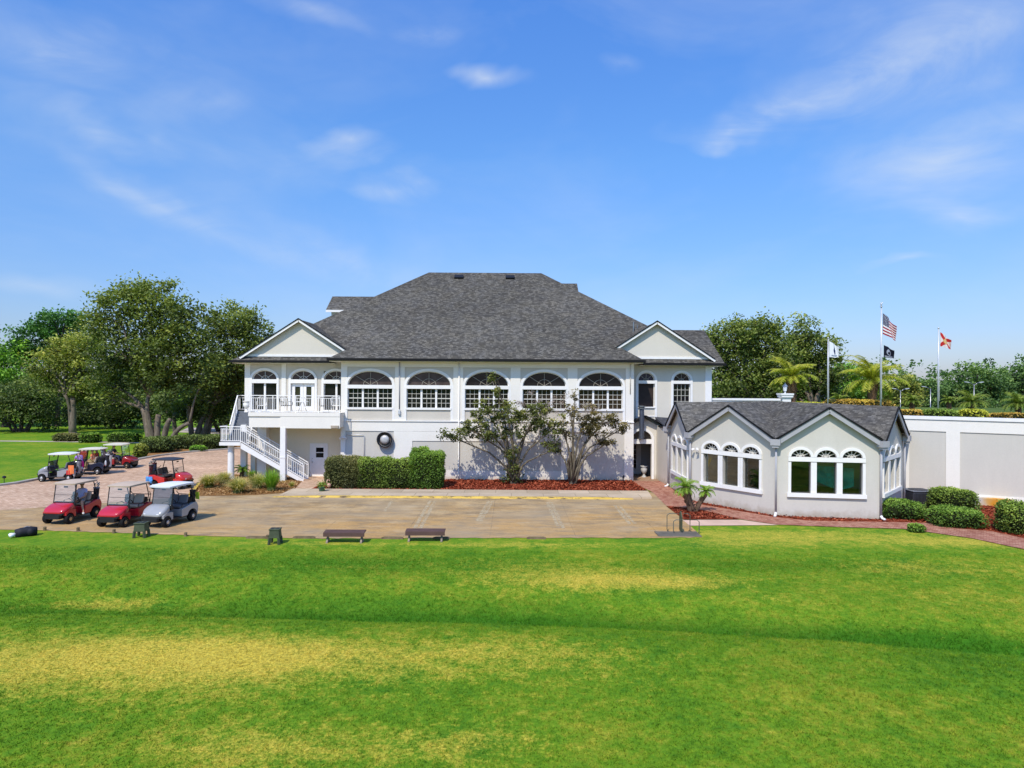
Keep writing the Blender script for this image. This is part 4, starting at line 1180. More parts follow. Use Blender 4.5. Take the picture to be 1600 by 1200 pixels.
for i in range(4):
    a, b = P[i], P[i+1]; T, L, d, nrm = face_T(a, b)
    sc = L/4.8
    pitch, hw = 1.20*min(sc,1.06), 0.465*min(sc,1.06)
    cs = [L/2 - 0.05 - pitch, L/2 - 0.05, L/2 - 0.05 + pitch]
    o4 = [(c-hw, c+hw, 1.18, 2.98, 0.36) for c in cs]
    arch_wall(wl, T, 0, L, 0, ZE, o4, 0.22)
    # gable triangle
    tri = [(0,ZE),(L,ZE),(L/2,ZA)]
    vs = [T(u,0,z) for (u,z) in tri] + [T(u,-.22,z) for (u,z) in tri]
    wl.add(vs, [(0,1,2),(5,4,3),(0,3,4,1),(1,4,5,2),(2,5,3,0)])
    ws.append((T, L, o4, cs, pitch, hw))
    ov = 0.30
    A = T(L/2, ov, ZA+.19); p0 = valley(i, ov); p1 = valley(i+1, ov)
    e0 = T(0, 0, ZE+.17); e1 = T(L, 0, ZE+.17)
    roofm.poly([p0, A, C]); roofm.poly([A, p1, C])
    for (s, e) in ((T(L/2,ov-.03,ZA+.02), T(.05,ov-.03,ZE+.02)), (T(L/2,ov-.03,ZA+.02), T(L-.05,ov-.03,ZE+.02))):
        fas.beam(s, e, .06, .24)
    for (s, e) in ((T(L/2,ov+.01,ZA+.17), T(-.02,ov+.01,ZE+.16)), (T(L/2,ov+.01,ZA+.17), T(L+.02,ov+.01,ZE+.16))):
        drip.beam(s, e, .07, .07)
roofm.poly([(22.85+.3,39.6,ZE+.1), valley(4,.3), C]); roofm.poly([C,(22.85+.3,39.6,ZE+.1),(18.5,45.8,ZE+.1)]); roofm.poly([C,(18.5,45.8,ZE+.1),(12.5,47.0,ZE+.1)]); roofm.poly([C,(12.5,47.0,ZE+.1),valley(0,.3)])
for i in range(4, 7):
    a, b = P[i], P[i+1]
    wl.prism([(a.x,a.y,0),(b.x,b.y,0),(b.x+.01,b.y+.2,0),(a.x+.01,a.y+.2,0)], (0,0,ZE))
wl.build('wall', M['stucco_panel'], pav)
roofm.build('roof', M['shingle_b'], pav, uv=True, fix=False)
fas.build('fascia', M['trim_grey'], pav); drip.build('drip_edge', M['gutter'], pav)
for i, (T, L, o4, cs, pitch, hw) in enumerate(ws):
    fr = MB()
    for (xl, xr, zb, zs, rise) in o4:
        arch_ring(fr, T, xl, xr, zs, rise, .135, -.02, .07)
        for (u0, u1) in ((xl-.135, xl), (xr, xr+.135)): tbox(fr, T, u0, u1, -.02, .068, 1.20, zs-.26)
        tbox(fr, T, xl, xr, -.22, -.10, zs-.26, zs-.04) if False else None
    U0, U1 = o4[0][0]-.135, o4[-1][1]+.135
    tbox(fr, T, U0, U1, -.20, .075, 2.76, 2.97)
    tbox(fr, T, U0-.05, U1+.05, -.02, .12, 1.0, 1.19)
    win = fr.build('window', M['trim'], pav)
    for (xl, xr, zb, zs, rise) in o4:
        pn = MB(); fl = MB(); fb = MB()
        pn.poly([T(xl,-.15,1.18),T(xr,-.15,1.18),T(xr,-.15,2.74),T(xl,-.15,2.74)])
        fl.poly([T(u,-.14,z) for (u,z) in arc_pts(xl, xr, zs-.01, rise, 18)])
        fan_bars(fb, T, xl, xr, zs, rise, -.12, bw=.03, hub=.38, rays=(30,60,90,120,150))
        pn.build('pane', M['glass_pav'], win); fl.build('fanlight', M['glass_dark'], win); fb.build('fanlight_bars', M['muntin'], win)
# valley scupper boxes and downpipes
for i in range(5):
    p = P[i]
    if i == 0: n = Vector((-1,-.3))
    else:
        T0, L0, d0, n0 = face_T(P[i-1], P[i]); n = n0
        if i < 4: n = n0 + face_T(P[i], P[i+1])[3]
    n.normalize(); rz = math.atan2(n.y, n.x)
    c = p + n*.20
    m = MB(); m.boxc((c.x,c.y,ZE-.02), .34, .46, .30, rz=rz); m.boxc((c.x,c.y,ZE-.22), .24, .32, .14, rz=rz)
    sc_ = m.build('rain_head', M['trim_grey'], pav)
    c = p + n*.10; e = p + n*.34
    m = MB(); m.tube([(c.x,c.y,ZE-.2),(c.x,c.y,.18)], .055, 8); m.build('downspout', M['trim_grey'], pav, smooth=True)
    m = MB(); m.tube([(c.x,c.y,.2),(c.x+n.x*.08,c.y+n.y*.08,.09),(e.x,e.y,.05)], .065, 8); m.build('spout_foot', M['trim'], pav, smooth=True)
T1 = ws[1][0]; c = T1(.42, .08, 2.95)
flood(c.x, c.y, c.z, ws[1][0](0,1,0).x-ws[1][0](0,0,0).x, ws[1][0](0,1,0).y-ws[1][0](0,0,0).y, pav)
# dim room behind the glass
m = MB(); m.prism([(p.x,p.y,.25) for p in [P[0]+Vector((.4,0)),P[1]+Vector((.4,.2)),P[2]+Vector((.2,.4)),P[3]+Vector((-.2,.4)),P[4]+Vector((-.4,0)),P[5]-Vector((.3,.1)),P[6]-Vector((0,.2)),P[7]-Vector((0,.3))]], (0,0,.05))
m.build('room_floor', mat_plain('olive_carpet', (.07,.065,.045), .9, .1, var=.4, scale=1.5), pav)
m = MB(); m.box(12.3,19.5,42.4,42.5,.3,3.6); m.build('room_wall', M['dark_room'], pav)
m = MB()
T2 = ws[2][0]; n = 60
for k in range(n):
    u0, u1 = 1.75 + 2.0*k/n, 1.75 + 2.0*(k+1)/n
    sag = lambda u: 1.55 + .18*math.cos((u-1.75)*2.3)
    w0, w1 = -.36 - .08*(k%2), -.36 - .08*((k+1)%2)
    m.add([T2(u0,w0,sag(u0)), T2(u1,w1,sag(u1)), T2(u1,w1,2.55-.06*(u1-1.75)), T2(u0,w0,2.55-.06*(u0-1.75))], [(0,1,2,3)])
reflection_sheet = m.build('teal_reflection_sheet', M['teal'], None, fix=False); tag(reflection_sheet, 'added pleated teal sheet standing in for a reflection in the pavilion front window', 'reflection_sheet')  # sheet added inside the room, standing in for a teal reflection in the panes

# ------------------------------------------------------------------ retaining wall and parapet
rwl = thing('retaining_wall', 'long white retaining wall with grey recessed panels right of the pavilion', 'wall', (27,37.2,0))
A2, B2 = Vector((18.6, 42.62)), Vector((45.5, 25.33)); 
T, L, d, nrm = face_T(A2, B2)
def on_wall(px):   # wall coordinate hit by the view through column px
    dx, _ = _unroll(px, 700); k = dx/F
    t = (k*A2.y - A2.x)/(d.x - k*d.y); return t
us = {p: on_wall(p) for p in (1419,1478,1500,1600)}
m = MB(); tbox(m, T, 0, L, -.35, -.05, 0, 4.78); m.build('panel', M['stucco_panel'], rwl)
m = MB()
tbox(m, T, 0, L, -.06, 0.0, 3.95, 4.60); tbox(m, T, 0, L, -.06, 0.0, 0, .52)
tbox(m, T, 0, us[1419]+.05, -.06, 0.001, .52, 3.95); tbox(m, T, us[1478], us[1500], -.06, 0.001, .52, 3.95)
k = us[1500]; wdt = us[1600]-us[1500]+.15
while k < L:
    k += wdt; tbox(m, T, k, k+.95, -.06, 0.001, .52, 3.95); k += .95
m.build('wall_band', M['stucco_white'], rwl)
m = MB(); tbox(m, T, -.1, L, -.42, .06, 4.62, 4.80); m.build('coping', M['trim'], rwl)
# rust stained footing
ft = MB(); u0, u1 = on_wall(1520), on_wall(1585)
tbox(ft, T, u0, u1, .004, .55, 0, .42)
def mat_rust():
    t = NT('rust_stained_concrete'); b = t.bsdf(.85,.15); p = t.pos()
    c0 = T((u0+u1)/2+.25,.5,.2)
    vd = t.n('ShaderNodeVectorMath', operation='DISTANCE'); t.l(p, vd.inputs[0]); vd.inputs[1].default_value = c0
    f = t.math('ADD', vd.outputs['Value'], t.math('MULTIPLY', t.math('SUBTRACT', t.noise(2.5,4,.6,p), .5), .8))
    t.l(t.ramp(f, [(0.25,(.62,.27,.03)),(0.55,(.60,.36,.12)),(0.9,(.55,.51,.44))]), b.inputs['Base Color']); return t.m
ftm = ft.build('footing', mat_rust(), rwl); ftm['label'] = 'low concrete footing with an orange rust stain'
par = thing('parapet_wall', 'white terrace parapet running from the clubhouse corner to a lantern pillar', 'wall', (16.4,48.0,4.5))
m = MB(); m.box(13.82, 18.8, 47.7, 47.95, 4.0, 5.45); m.build('wall', M['stucco_white'], par)
m = MB(); m.box(13.82, 18.75, 47.64, 48.0, 5.46, 5.60); m.build('coping', M['trim'], par)
pil = thing('gate_pillar', 'white capped pillar ending the terrace parapet', 'pillar', (19.12,47.8,4.5))
m = MB(); m.box(18.83,19.41,47.5,48.1,4.4,5.62); m.build('shaft', M['trim'], pil)
m = MB(); m.box(18.78,19.46,47.45,48.15,5.62,5.70); m.box(18.72,19.52,47.39,48.21,5.70,5.85); m.box(18.68,19.56,47.35,48.25,5.85,5.97); m.build('cap', M['trim'], pil)
lan = thing('lantern', 'small white lantern on top of the parapet pillar', 'lantern', (19.12,47.8,5.97))
m = MB(); m.lathe([(.10,5.97),(.05,6.03),(.05,6.10),(.12,6.14)], 8, (19.12,47.8,0)); m.build('base', M['alu'], lan)
m = MB(); m.lathe([(.11,6.14),(.16,6.45)], 6, (19.12,47.8,0)); m.build('lamp_glass', mat_plain('frosted_lantern', (.7,.72,.74), .3), lan)
m = MB(); m.lathe([(.20,6.45),(.12,6.56),(.03,6.64),(.02,6.72)], 6, (19.12,47.8,0)); m.build('lamp_roof', M['steel'], lan)

# ------------------------------------------------------------------ vegetation
def leaf_quads(Cn, size, r, up=0.35, aspect=0.55):
    """diamond leaves at centres Cn with random orientation biased upward"""
    n = len(Cn)
    N = r.normal(0, 1, (n,3)); N[:,2] = np.abs(N[:,2]) + up
    N /= np.linalg.norm(N, axis=1)[:,None]
    A = r.normal(0, 1, (n,3)); A -= (A*N).sum(1)[:,None]*N; A /= np.linalg.norm(A, axis=1)[:,None]
    B = np.cross(N, A)
    s = (size*r.uniform(0.65, 1.35, n))[:,None]
    V = np.empty((n,4,3))
    V[:,0] = Cn - A*s*.5; V[:,1] = Cn + B*s*aspect*.5 - A*s*.05; V[:,2] = Cn + A*s*.5; V[:,3] = Cn - B*s*aspect*.5 - A*s*.05
    return V.reshape(-1,3), np.arange(n*4).reshape(n,4)

def crown_points(lobes, n_leaf, clump, r, per=60, shell=0.45, flat=0.7):
    """clumps of leaves spread through ellipsoid lobes; returns centres and tints"""
    vol = np.array([(l[3]*l[4]*l[5])**(2/3) for l in lobes]); vol /= vol.sum()
    Cs, Ts, Cl = [], [], []
    for l, v in zip(lobes, vol):
        nc = max(3, int(round(n_leaf*v/per)))
        d = r.normal(0,1,(nc,3)); d /= np.linalg.norm(d,axis=1)[:,None]
        rad = (shell + (1-shell)*r.random(nc)**0.6)*(1 + 0.16*r.normal(0,1,nc))
        c = np.array(l[:3]) + d*rad[:,None]*np.array(l[3:6])
        k = r.poisson(per, nc) + 4
        tc = 0.36 + 0.20*d[:,2] + r.normal(0, 0.13, nc)  # upward side of each lobe lighter: top light painted into the leaf tint
        ii = np.repeat(np.arange(nc), k)
        cs = clump*r.uniform(0.6, 1.35, nc)
        off = r.normal(0, 1, (len(ii),3))*np.array([1,1,flat])*cs[ii][:,None]*0.62
        Cs.append(c[ii] + off); Ts.append(tc[ii] + r.normal(0,0.10,len(ii)) + 0.10*off[:,2]/clump)
        Cl.append(c)
    return np.concatenate(Cs), np.concatenate(Ts), Cl

def limb(mb, a, b, r0, r1, r, bend=0.12, n=6, sides=7):
    a, b = Vector(a), Vector(b); L = (b-a).length
    pts, rad = [], []
    o = Vector(r.normal(0, bend, 3))*L; o2 = Vector(r.normal(0, bend*.5, 3))*L
    for i in range(n+1):
        t = i/n; w = math.sin(PI*t)
        pts.append(a.lerp(b, t) + o*w*0.5 + o2*math.sin(2*PI*t)*0.4 + Vector((0,0,0.10*L*w)))
        rad.append(r0 + (r1-r0)*t)
    mb.tube(pts, rad, sides); return pts
def tree(name, label, base, D, lobes_px, leafmat, barkmat, seed, n_leaf=9000, leaf=0.32, clump=0.8, stems=((0,0,.35),), fork=0.35, z0=0.0, cat='tree', group=None,
         per=60, shell=0.45, twigs=6, fan=False, yoff=0.0, depth=0.85, extra=None, aspect=0.55, shadow_low=True):
    r = np.random.default_rng(seed)
    b = q(base, 600, D); loc = Vector((b.x, D, z0))
    root = thing(name, label, cat, loc, 0, group)
    s = D/F
    lobes = []
    for i, (px, py, rx, ry) in enumerate(lobes_px):
        c = q(px, py, D); dy = r.uniform(-0.45,0.45)*rx*s
        lobes.append((c.x, c.y + dy + yoff, c.z, rx*s, rx*s*depth, ry*s))
    Cn, tint, cl = crown_points(lobes, n_leaf, clump, r, per, shell)
    ok = Cn[:,2] > z0 + 0.15
    Cn, tint = Cn[ok], tint[ok]
    zmin, zmax = Cn[:,2].min(), Cn[:,2].max()
    tint = tint + 0.22*((Cn[:,2]-zmin)/(zmax-zmin+1e-6) - 0.55)  # higher leaves lighter still, the lit crown top put into the tint
    V, Fq = leaf_quads(Cn, leaf, r, aspect=aspect)
    fast_mesh('crown', V, Fq, leafmat, root, {'tint': ('FACE', tint)})
    tk = MB()
    tops = []
    zc = min(l[2]-l[5]*.3 for l in lobes)
    for (dx, dz, rad) in stems:
        p0 = loc + Vector((dx*0.35, 0, -0.05)); p1 = loc + Vector((dx + r.normal(0,.15), r.normal(0,.4), max(1.2,(zc-z0)*fork + dz)))
        limb(tk, p0, p1, rad, rad*.72, r, 0.05, 5, 9)
        tk.tube([p0+Vector((0,0,-.05)), p0+Vector((0,0,.5))], [rad*1.45, rad*.98], 9)
        tops.append((p1, rad*.7))
    for i, l in enumerate(lobes):
        c = Vector(l[:3])
        t, rad = min(tops, key=lambda q_: (q_[0]-c).length + r.uniform(0,1.5))
        e = c - Vector((0,0,l[5]*.25))
        if fan and c.z - z0 > 1.3:
            t = loc + Vector((r.normal(0,.10), r.normal(0,.10), .25)); mid_ = t.lerp(e, .55) + Vector((-(e.x-t.x)*.16, r.normal(0,.08), (e.z-t.z)*.10))
            tk.tube([t, t.lerp(mid_,.5)+Vector((-(e.x-t.x)*.06,0,.05)), mid_, mid_.lerp(e,.6), e], [.085,.075,.055,.038,.022], 7)
            for j in r.choice(len(cl[i]), min(len(cl[i]), twigs), replace=False): limb(tk, mid_.lerp(e, r.uniform(.2,1)), Vector(cl[i][j]), .020, .005, r, .10, 4, 4)
            continue
        pts = limb(tk, t, e, rad*.75, rad*.28, r, 0.08, 6, 7)
        k = len(cl[i])
        for j in r.choice(k, min(k, twigs), replace=False):
            m = pts[r.integers(3, 7)]
            limb(tk, m, Vector(cl[i][j]), rad*.24, rad*.05, r, 0.10, 4, 5)
    tk.build('trunk', barkmat, root, smooth=True, fix=False)
    if extra: extra(root, lobes, r)
    return root

OAK_G = 'trees beyond the cart driveway'
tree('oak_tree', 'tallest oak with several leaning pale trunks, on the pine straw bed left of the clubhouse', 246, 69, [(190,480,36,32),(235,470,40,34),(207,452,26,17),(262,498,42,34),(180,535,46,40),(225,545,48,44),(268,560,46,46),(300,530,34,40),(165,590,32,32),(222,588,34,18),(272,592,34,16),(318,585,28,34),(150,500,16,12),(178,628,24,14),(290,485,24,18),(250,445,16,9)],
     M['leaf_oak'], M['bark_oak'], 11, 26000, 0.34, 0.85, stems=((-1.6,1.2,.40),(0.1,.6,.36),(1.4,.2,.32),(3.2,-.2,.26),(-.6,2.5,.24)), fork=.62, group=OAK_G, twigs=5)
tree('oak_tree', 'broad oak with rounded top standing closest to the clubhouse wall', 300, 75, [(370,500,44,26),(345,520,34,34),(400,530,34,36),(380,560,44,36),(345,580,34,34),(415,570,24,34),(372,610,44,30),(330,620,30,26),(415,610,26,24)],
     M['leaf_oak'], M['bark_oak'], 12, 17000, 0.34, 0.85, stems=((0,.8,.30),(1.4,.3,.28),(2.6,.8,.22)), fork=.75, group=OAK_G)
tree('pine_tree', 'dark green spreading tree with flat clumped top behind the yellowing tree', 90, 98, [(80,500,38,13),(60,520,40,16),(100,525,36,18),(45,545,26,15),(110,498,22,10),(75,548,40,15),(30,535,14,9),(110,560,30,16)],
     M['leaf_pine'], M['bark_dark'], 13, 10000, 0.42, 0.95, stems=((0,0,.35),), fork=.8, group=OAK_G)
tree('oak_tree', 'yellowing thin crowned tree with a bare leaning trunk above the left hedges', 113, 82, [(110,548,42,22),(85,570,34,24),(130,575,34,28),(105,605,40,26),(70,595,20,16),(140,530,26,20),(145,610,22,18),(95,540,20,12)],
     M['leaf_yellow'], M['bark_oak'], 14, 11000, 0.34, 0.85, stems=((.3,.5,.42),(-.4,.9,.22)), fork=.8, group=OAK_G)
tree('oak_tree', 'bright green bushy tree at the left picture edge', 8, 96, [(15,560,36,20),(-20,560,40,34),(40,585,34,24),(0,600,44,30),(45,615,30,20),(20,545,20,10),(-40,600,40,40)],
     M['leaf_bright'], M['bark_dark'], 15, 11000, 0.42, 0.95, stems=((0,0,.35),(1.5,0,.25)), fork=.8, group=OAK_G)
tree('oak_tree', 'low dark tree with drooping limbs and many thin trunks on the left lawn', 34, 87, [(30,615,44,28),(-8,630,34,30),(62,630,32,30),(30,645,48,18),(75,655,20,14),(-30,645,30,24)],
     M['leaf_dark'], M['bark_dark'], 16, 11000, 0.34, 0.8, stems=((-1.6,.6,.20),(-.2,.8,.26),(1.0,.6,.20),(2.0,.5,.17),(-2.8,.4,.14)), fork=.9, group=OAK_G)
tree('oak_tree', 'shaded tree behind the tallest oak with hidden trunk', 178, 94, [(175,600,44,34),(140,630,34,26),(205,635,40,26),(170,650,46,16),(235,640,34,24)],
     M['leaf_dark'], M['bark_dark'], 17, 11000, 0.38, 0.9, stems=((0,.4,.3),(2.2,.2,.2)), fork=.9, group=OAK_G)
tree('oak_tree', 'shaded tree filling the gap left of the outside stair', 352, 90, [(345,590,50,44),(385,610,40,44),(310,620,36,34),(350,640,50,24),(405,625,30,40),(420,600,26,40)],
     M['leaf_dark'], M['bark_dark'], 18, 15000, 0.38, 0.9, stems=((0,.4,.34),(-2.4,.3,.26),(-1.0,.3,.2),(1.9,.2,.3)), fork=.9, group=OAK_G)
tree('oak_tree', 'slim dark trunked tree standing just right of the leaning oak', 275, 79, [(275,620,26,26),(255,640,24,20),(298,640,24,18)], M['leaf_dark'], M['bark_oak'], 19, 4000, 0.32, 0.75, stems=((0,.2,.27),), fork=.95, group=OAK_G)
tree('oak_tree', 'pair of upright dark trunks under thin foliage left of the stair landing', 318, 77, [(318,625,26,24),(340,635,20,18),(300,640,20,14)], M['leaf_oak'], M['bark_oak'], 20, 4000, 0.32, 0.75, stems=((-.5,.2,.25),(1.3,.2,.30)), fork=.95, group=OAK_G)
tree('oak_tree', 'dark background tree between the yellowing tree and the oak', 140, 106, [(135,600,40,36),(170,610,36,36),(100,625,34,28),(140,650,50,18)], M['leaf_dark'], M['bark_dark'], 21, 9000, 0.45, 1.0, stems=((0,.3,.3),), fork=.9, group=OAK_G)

# right hand trees beyond the terrace
RG = 'trees beyond the entrance terrace'
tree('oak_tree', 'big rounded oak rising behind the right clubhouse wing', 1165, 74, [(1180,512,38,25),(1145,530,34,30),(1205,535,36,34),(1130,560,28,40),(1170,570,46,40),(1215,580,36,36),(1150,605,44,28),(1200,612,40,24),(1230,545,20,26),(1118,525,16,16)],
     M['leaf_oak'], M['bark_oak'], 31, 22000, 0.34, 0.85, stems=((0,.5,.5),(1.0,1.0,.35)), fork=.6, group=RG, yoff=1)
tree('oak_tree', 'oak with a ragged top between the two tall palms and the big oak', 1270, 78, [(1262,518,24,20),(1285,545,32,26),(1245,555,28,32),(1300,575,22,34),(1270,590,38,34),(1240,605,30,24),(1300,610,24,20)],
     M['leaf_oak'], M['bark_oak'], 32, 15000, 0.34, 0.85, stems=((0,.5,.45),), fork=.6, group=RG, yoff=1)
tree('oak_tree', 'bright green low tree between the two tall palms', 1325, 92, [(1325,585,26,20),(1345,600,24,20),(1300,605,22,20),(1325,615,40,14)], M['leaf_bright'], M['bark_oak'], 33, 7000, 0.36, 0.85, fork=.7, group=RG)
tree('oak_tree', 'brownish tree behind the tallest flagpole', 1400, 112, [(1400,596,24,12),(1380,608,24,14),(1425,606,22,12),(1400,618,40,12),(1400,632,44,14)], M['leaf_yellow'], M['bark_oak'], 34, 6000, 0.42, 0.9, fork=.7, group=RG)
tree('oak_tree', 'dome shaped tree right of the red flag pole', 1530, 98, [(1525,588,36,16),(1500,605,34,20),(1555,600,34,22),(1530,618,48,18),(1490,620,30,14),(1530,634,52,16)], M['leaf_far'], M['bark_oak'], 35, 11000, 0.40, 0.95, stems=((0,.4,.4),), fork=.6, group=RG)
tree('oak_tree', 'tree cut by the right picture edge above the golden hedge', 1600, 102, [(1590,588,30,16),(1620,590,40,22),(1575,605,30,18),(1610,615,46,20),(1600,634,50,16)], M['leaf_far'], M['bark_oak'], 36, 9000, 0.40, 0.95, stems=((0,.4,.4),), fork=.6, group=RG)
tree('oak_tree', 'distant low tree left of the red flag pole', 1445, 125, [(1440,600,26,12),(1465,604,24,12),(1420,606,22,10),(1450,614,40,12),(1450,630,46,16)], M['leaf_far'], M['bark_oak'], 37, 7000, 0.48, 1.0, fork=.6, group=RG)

def far_trees():
    r = np.random.default_rng(5)
    Cs, Ts = [], []
    lobes = []
    for x in np.arange(-420, 420, 6.5):
        D = 0
        D = r.uniform(165, 215); h = r.uniform(9, 15)
        lobes.append((x + r.uniform(-2,2), D, h*.5, r.uniform(4,6.5), 4.5, h*.52))
    C_, T_, _ = crown_points(lobes, 60000, 1.5, r, 40, 0.5)
    ok = C_[:,2] > 0
    V, Fq = leaf_quads(C_[ok], 0.95, r)
    o = fast_mesh('far_treeline', V, Fq, M['leaf_far'], None, {'tint': ('FACE', T_[ok]-.08)})
    tag(o, 'distant band of woods closing the golf course', 'woods', kind='stuff')
far_trees()

# ---- clipped hedges and shrubs
def hedge(name, label, boxes, leafmat, seed, dens=420, leaf=0.10, power=4.0, rough=0.07, cat='hedge', group=None, core=0.90, tipmat=None):
    """boxes: (cx,cy,z0,hx,hy,h,rz) rounded boxes"""
    r = np.random.default_rng(seed)
    b0 = boxes[0]
    root = thing(name, label, cat, (b0[0], b0[1], b0[2]), 0, group)
    Cs, Ts = [], []; cm = MB()
    for (cx, cy, z0, hx, hy, h, rz) in boxes:
        area = 2*(4*hx*hy)*.5 + 2*(hx+hy)*2*h
        n = int(area*dens)
        d = r.normal(0,1,(n,3)); d[:,2] = d[:,2]
        hz = h/2
        # sample cube surface so that density is even, then round it
        dd = np.abs(d)/ np.array([1,1,1])
        face = r.choice(3, n, p=np.array([hy*hz, hx*hz, hx*hy])/(hy*hz+hx*hz+hx*hy))
        u = r.uniform(-1,1,(n,3)); u[np.arange(n), face] = np.sign(r.uniform(-1,1,n))
        nr = (np.abs(u)**power).sum(1)**(1/power)
        u = u/nr[:,None]
        px, py, pz = u[:,0]*hx, u[:,1]*hy, u[:,2]*hz
        w = 1 + rough*(np.sin(px*5.1+seed)+np.sin(py*4.3+2*seed)+np.sin(pz*6.2+px*2.7)+ .8*np.sin(px*11+py*9+pz*13))*0.5 + r.normal(0,rough*.45,n)
        ins = r.random(n) < .25
        w = np.where(ins, w*r.uniform(.82,1,n), w)
        px, py, pz = px*w, py*w, pz*w
        c, s_ = math.cos(rz), math.sin(rz)
        X = cx + px*c - py*s_; Y = cy + px*s_ + py*c; Z = z0 + hz + pz
        Cs.append(np.stack([X,Y,Z],1))
        pt = np.sin(X*1.9+seed)*np.sin(Y*2.3+Z*1.7)
        Ts.append(0.34 + 0.24*u[:,2] + 0.14*pt + r.normal(0,.12,n))  # tops lighter and bottoms darker, light from above painted into the tint
        k = MB(); k.sphere((0,0,0), 1, 1, 1, 14, 10)
        for v in k.v:
            nrm = (sum(abs(a)**power for a in v))**(1/power) or 1
            p = (v[0]/nrm*hx*core, v[1]/nrm*hy*core, v[2]/nrm*hz*core)
            cm.v.append((cx+p[0]*c-p[1]*s_, cy+p[0]*s_+p[1]*c, z0+hz+p[2]))
        o = len(cm.v)-len(k.v); cm.f += [tuple(i+o for i in f) for f in k.f]
    Cn = np.concatenate(Cs); T_ = np.concatenate(Ts)
    ok = Cn[:,2] > b0[2] - .02
    V, Fq = leaf_quads(Cn[ok], leaf, r)
    fast_mesh('foliage', V, Fq, leafmat, root, {'tint': ('FACE', T_[ok])})
    cm.build('twig_core', M['core'], root, smooth=True)
    return root
FH = 'clipped hedge blocks below the exhaust fan'
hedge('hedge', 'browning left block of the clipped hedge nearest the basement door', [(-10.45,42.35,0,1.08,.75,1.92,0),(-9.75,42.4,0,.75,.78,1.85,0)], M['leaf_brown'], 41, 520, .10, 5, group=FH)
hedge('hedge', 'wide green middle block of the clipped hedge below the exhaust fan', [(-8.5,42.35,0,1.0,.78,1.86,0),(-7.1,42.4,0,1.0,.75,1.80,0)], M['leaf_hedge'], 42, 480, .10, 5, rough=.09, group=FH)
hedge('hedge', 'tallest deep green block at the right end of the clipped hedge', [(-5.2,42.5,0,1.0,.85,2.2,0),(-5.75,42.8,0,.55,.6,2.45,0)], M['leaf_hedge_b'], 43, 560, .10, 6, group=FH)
def shrub_px(name, label, px, pyb, wpx, hpx, dep, mat, seed, dens=420, leaf=.10, power=2.6, rz=0.0, z0=0.0, group=None, rough=.09):
    c = g(px, pyb, z0); s = c.y/F
    return hedge(name, label, [(c.x, c.y+dep*.8, z0-.05, wpx*s/2, dep, hpx*s+.05, rz)], mat, seed, dens, leaf, power, rough, 'shrub', group)
SG = 'clipped shrubs in front of the retaining wall'
shrub_px('shrub', 'low grassy shrub hiding the foot of the air conditioner', 1420, 813, 72, 27, 1.0, M['leaf_hedge_b'], 51, power=3, rz=R(-12), group=SG)
shrub_px('shrub', 'big clipped shrub standing against the wall right of the air conditioner', 1503, 806, 66, 39, .95, M['leaf_hedge'], 52, power=3.6, rz=R(-30), group=SG)
shrub_px('shrub', 'long low clipped shrub between brick path and the big shrub', 1508, 826, 78, 28, .9, M['leaf_hedge_b'], 53, power=3, rz=R(-14), group=SG)
shrub_px('shrub', 'clipped shrub cut by the right picture edge beside the brick path', 1620, 838, 74, 48, 1.0, M['leaf_hedge'], 54, power=3.2, rz=R(-30), group=SG)
shrub_px('shrub', 'tiny round grass tuft at the lawn side of the brick path', 1437, 833, 24, 13, .35, M['leaf_hedge_b'], 55, 600, .09, 2.2, group=SG)
c_ = q(1558, 786, 36.6)
LG = 'hedges on the left lawn'
shrub_px('hedge', 'low brownish hedge under the yellowing tree', 99, 690, 42, 12, 1.0, M['leaf_brown'], 61, 160, .18, 3, group=LG)
shrub_px('hedge', 'short square green hedge right of the brownish hedge', 135, 692, 22, 14, .9, M['leaf_hedge_b'], 62, 180, .17, 5, group=LG)
shrub_px('hedge', 'longest square green hedge left of the oak trunks', 188, 691, 47, 14, .9, M['leaf_hedge_b'], 63, 180, .17, 6, group=LG)
shrub_px('shrub', 'dark mounded shrub around the foot of the leaning oak', 236, 708, 48, 24, 1.6, M['leaf_dark'], 64, 160, .18, 2.4, group=LG)
shrub_px('shrub', 'dark low hedge running from the oak toward the stair', 300, 702, 96, 20, 1.5, M['leaf_dark'], 65, 150, .18, 3.5, group=LG)
shrub_px('shrub', 'lime green leafy plant by the curving driveway kerb', 305, 706, 26, 9, .6, M['leaf_bright'], 66, 200, .16, 2.2, group=LG)
shrub_px('shrub', 'pale wispy shrub at the kerb behind the maroon cart', 214, 716, 16, 22, .8, M['leaf_yellow'], 67, 120, .2, 2.2, group=LG)

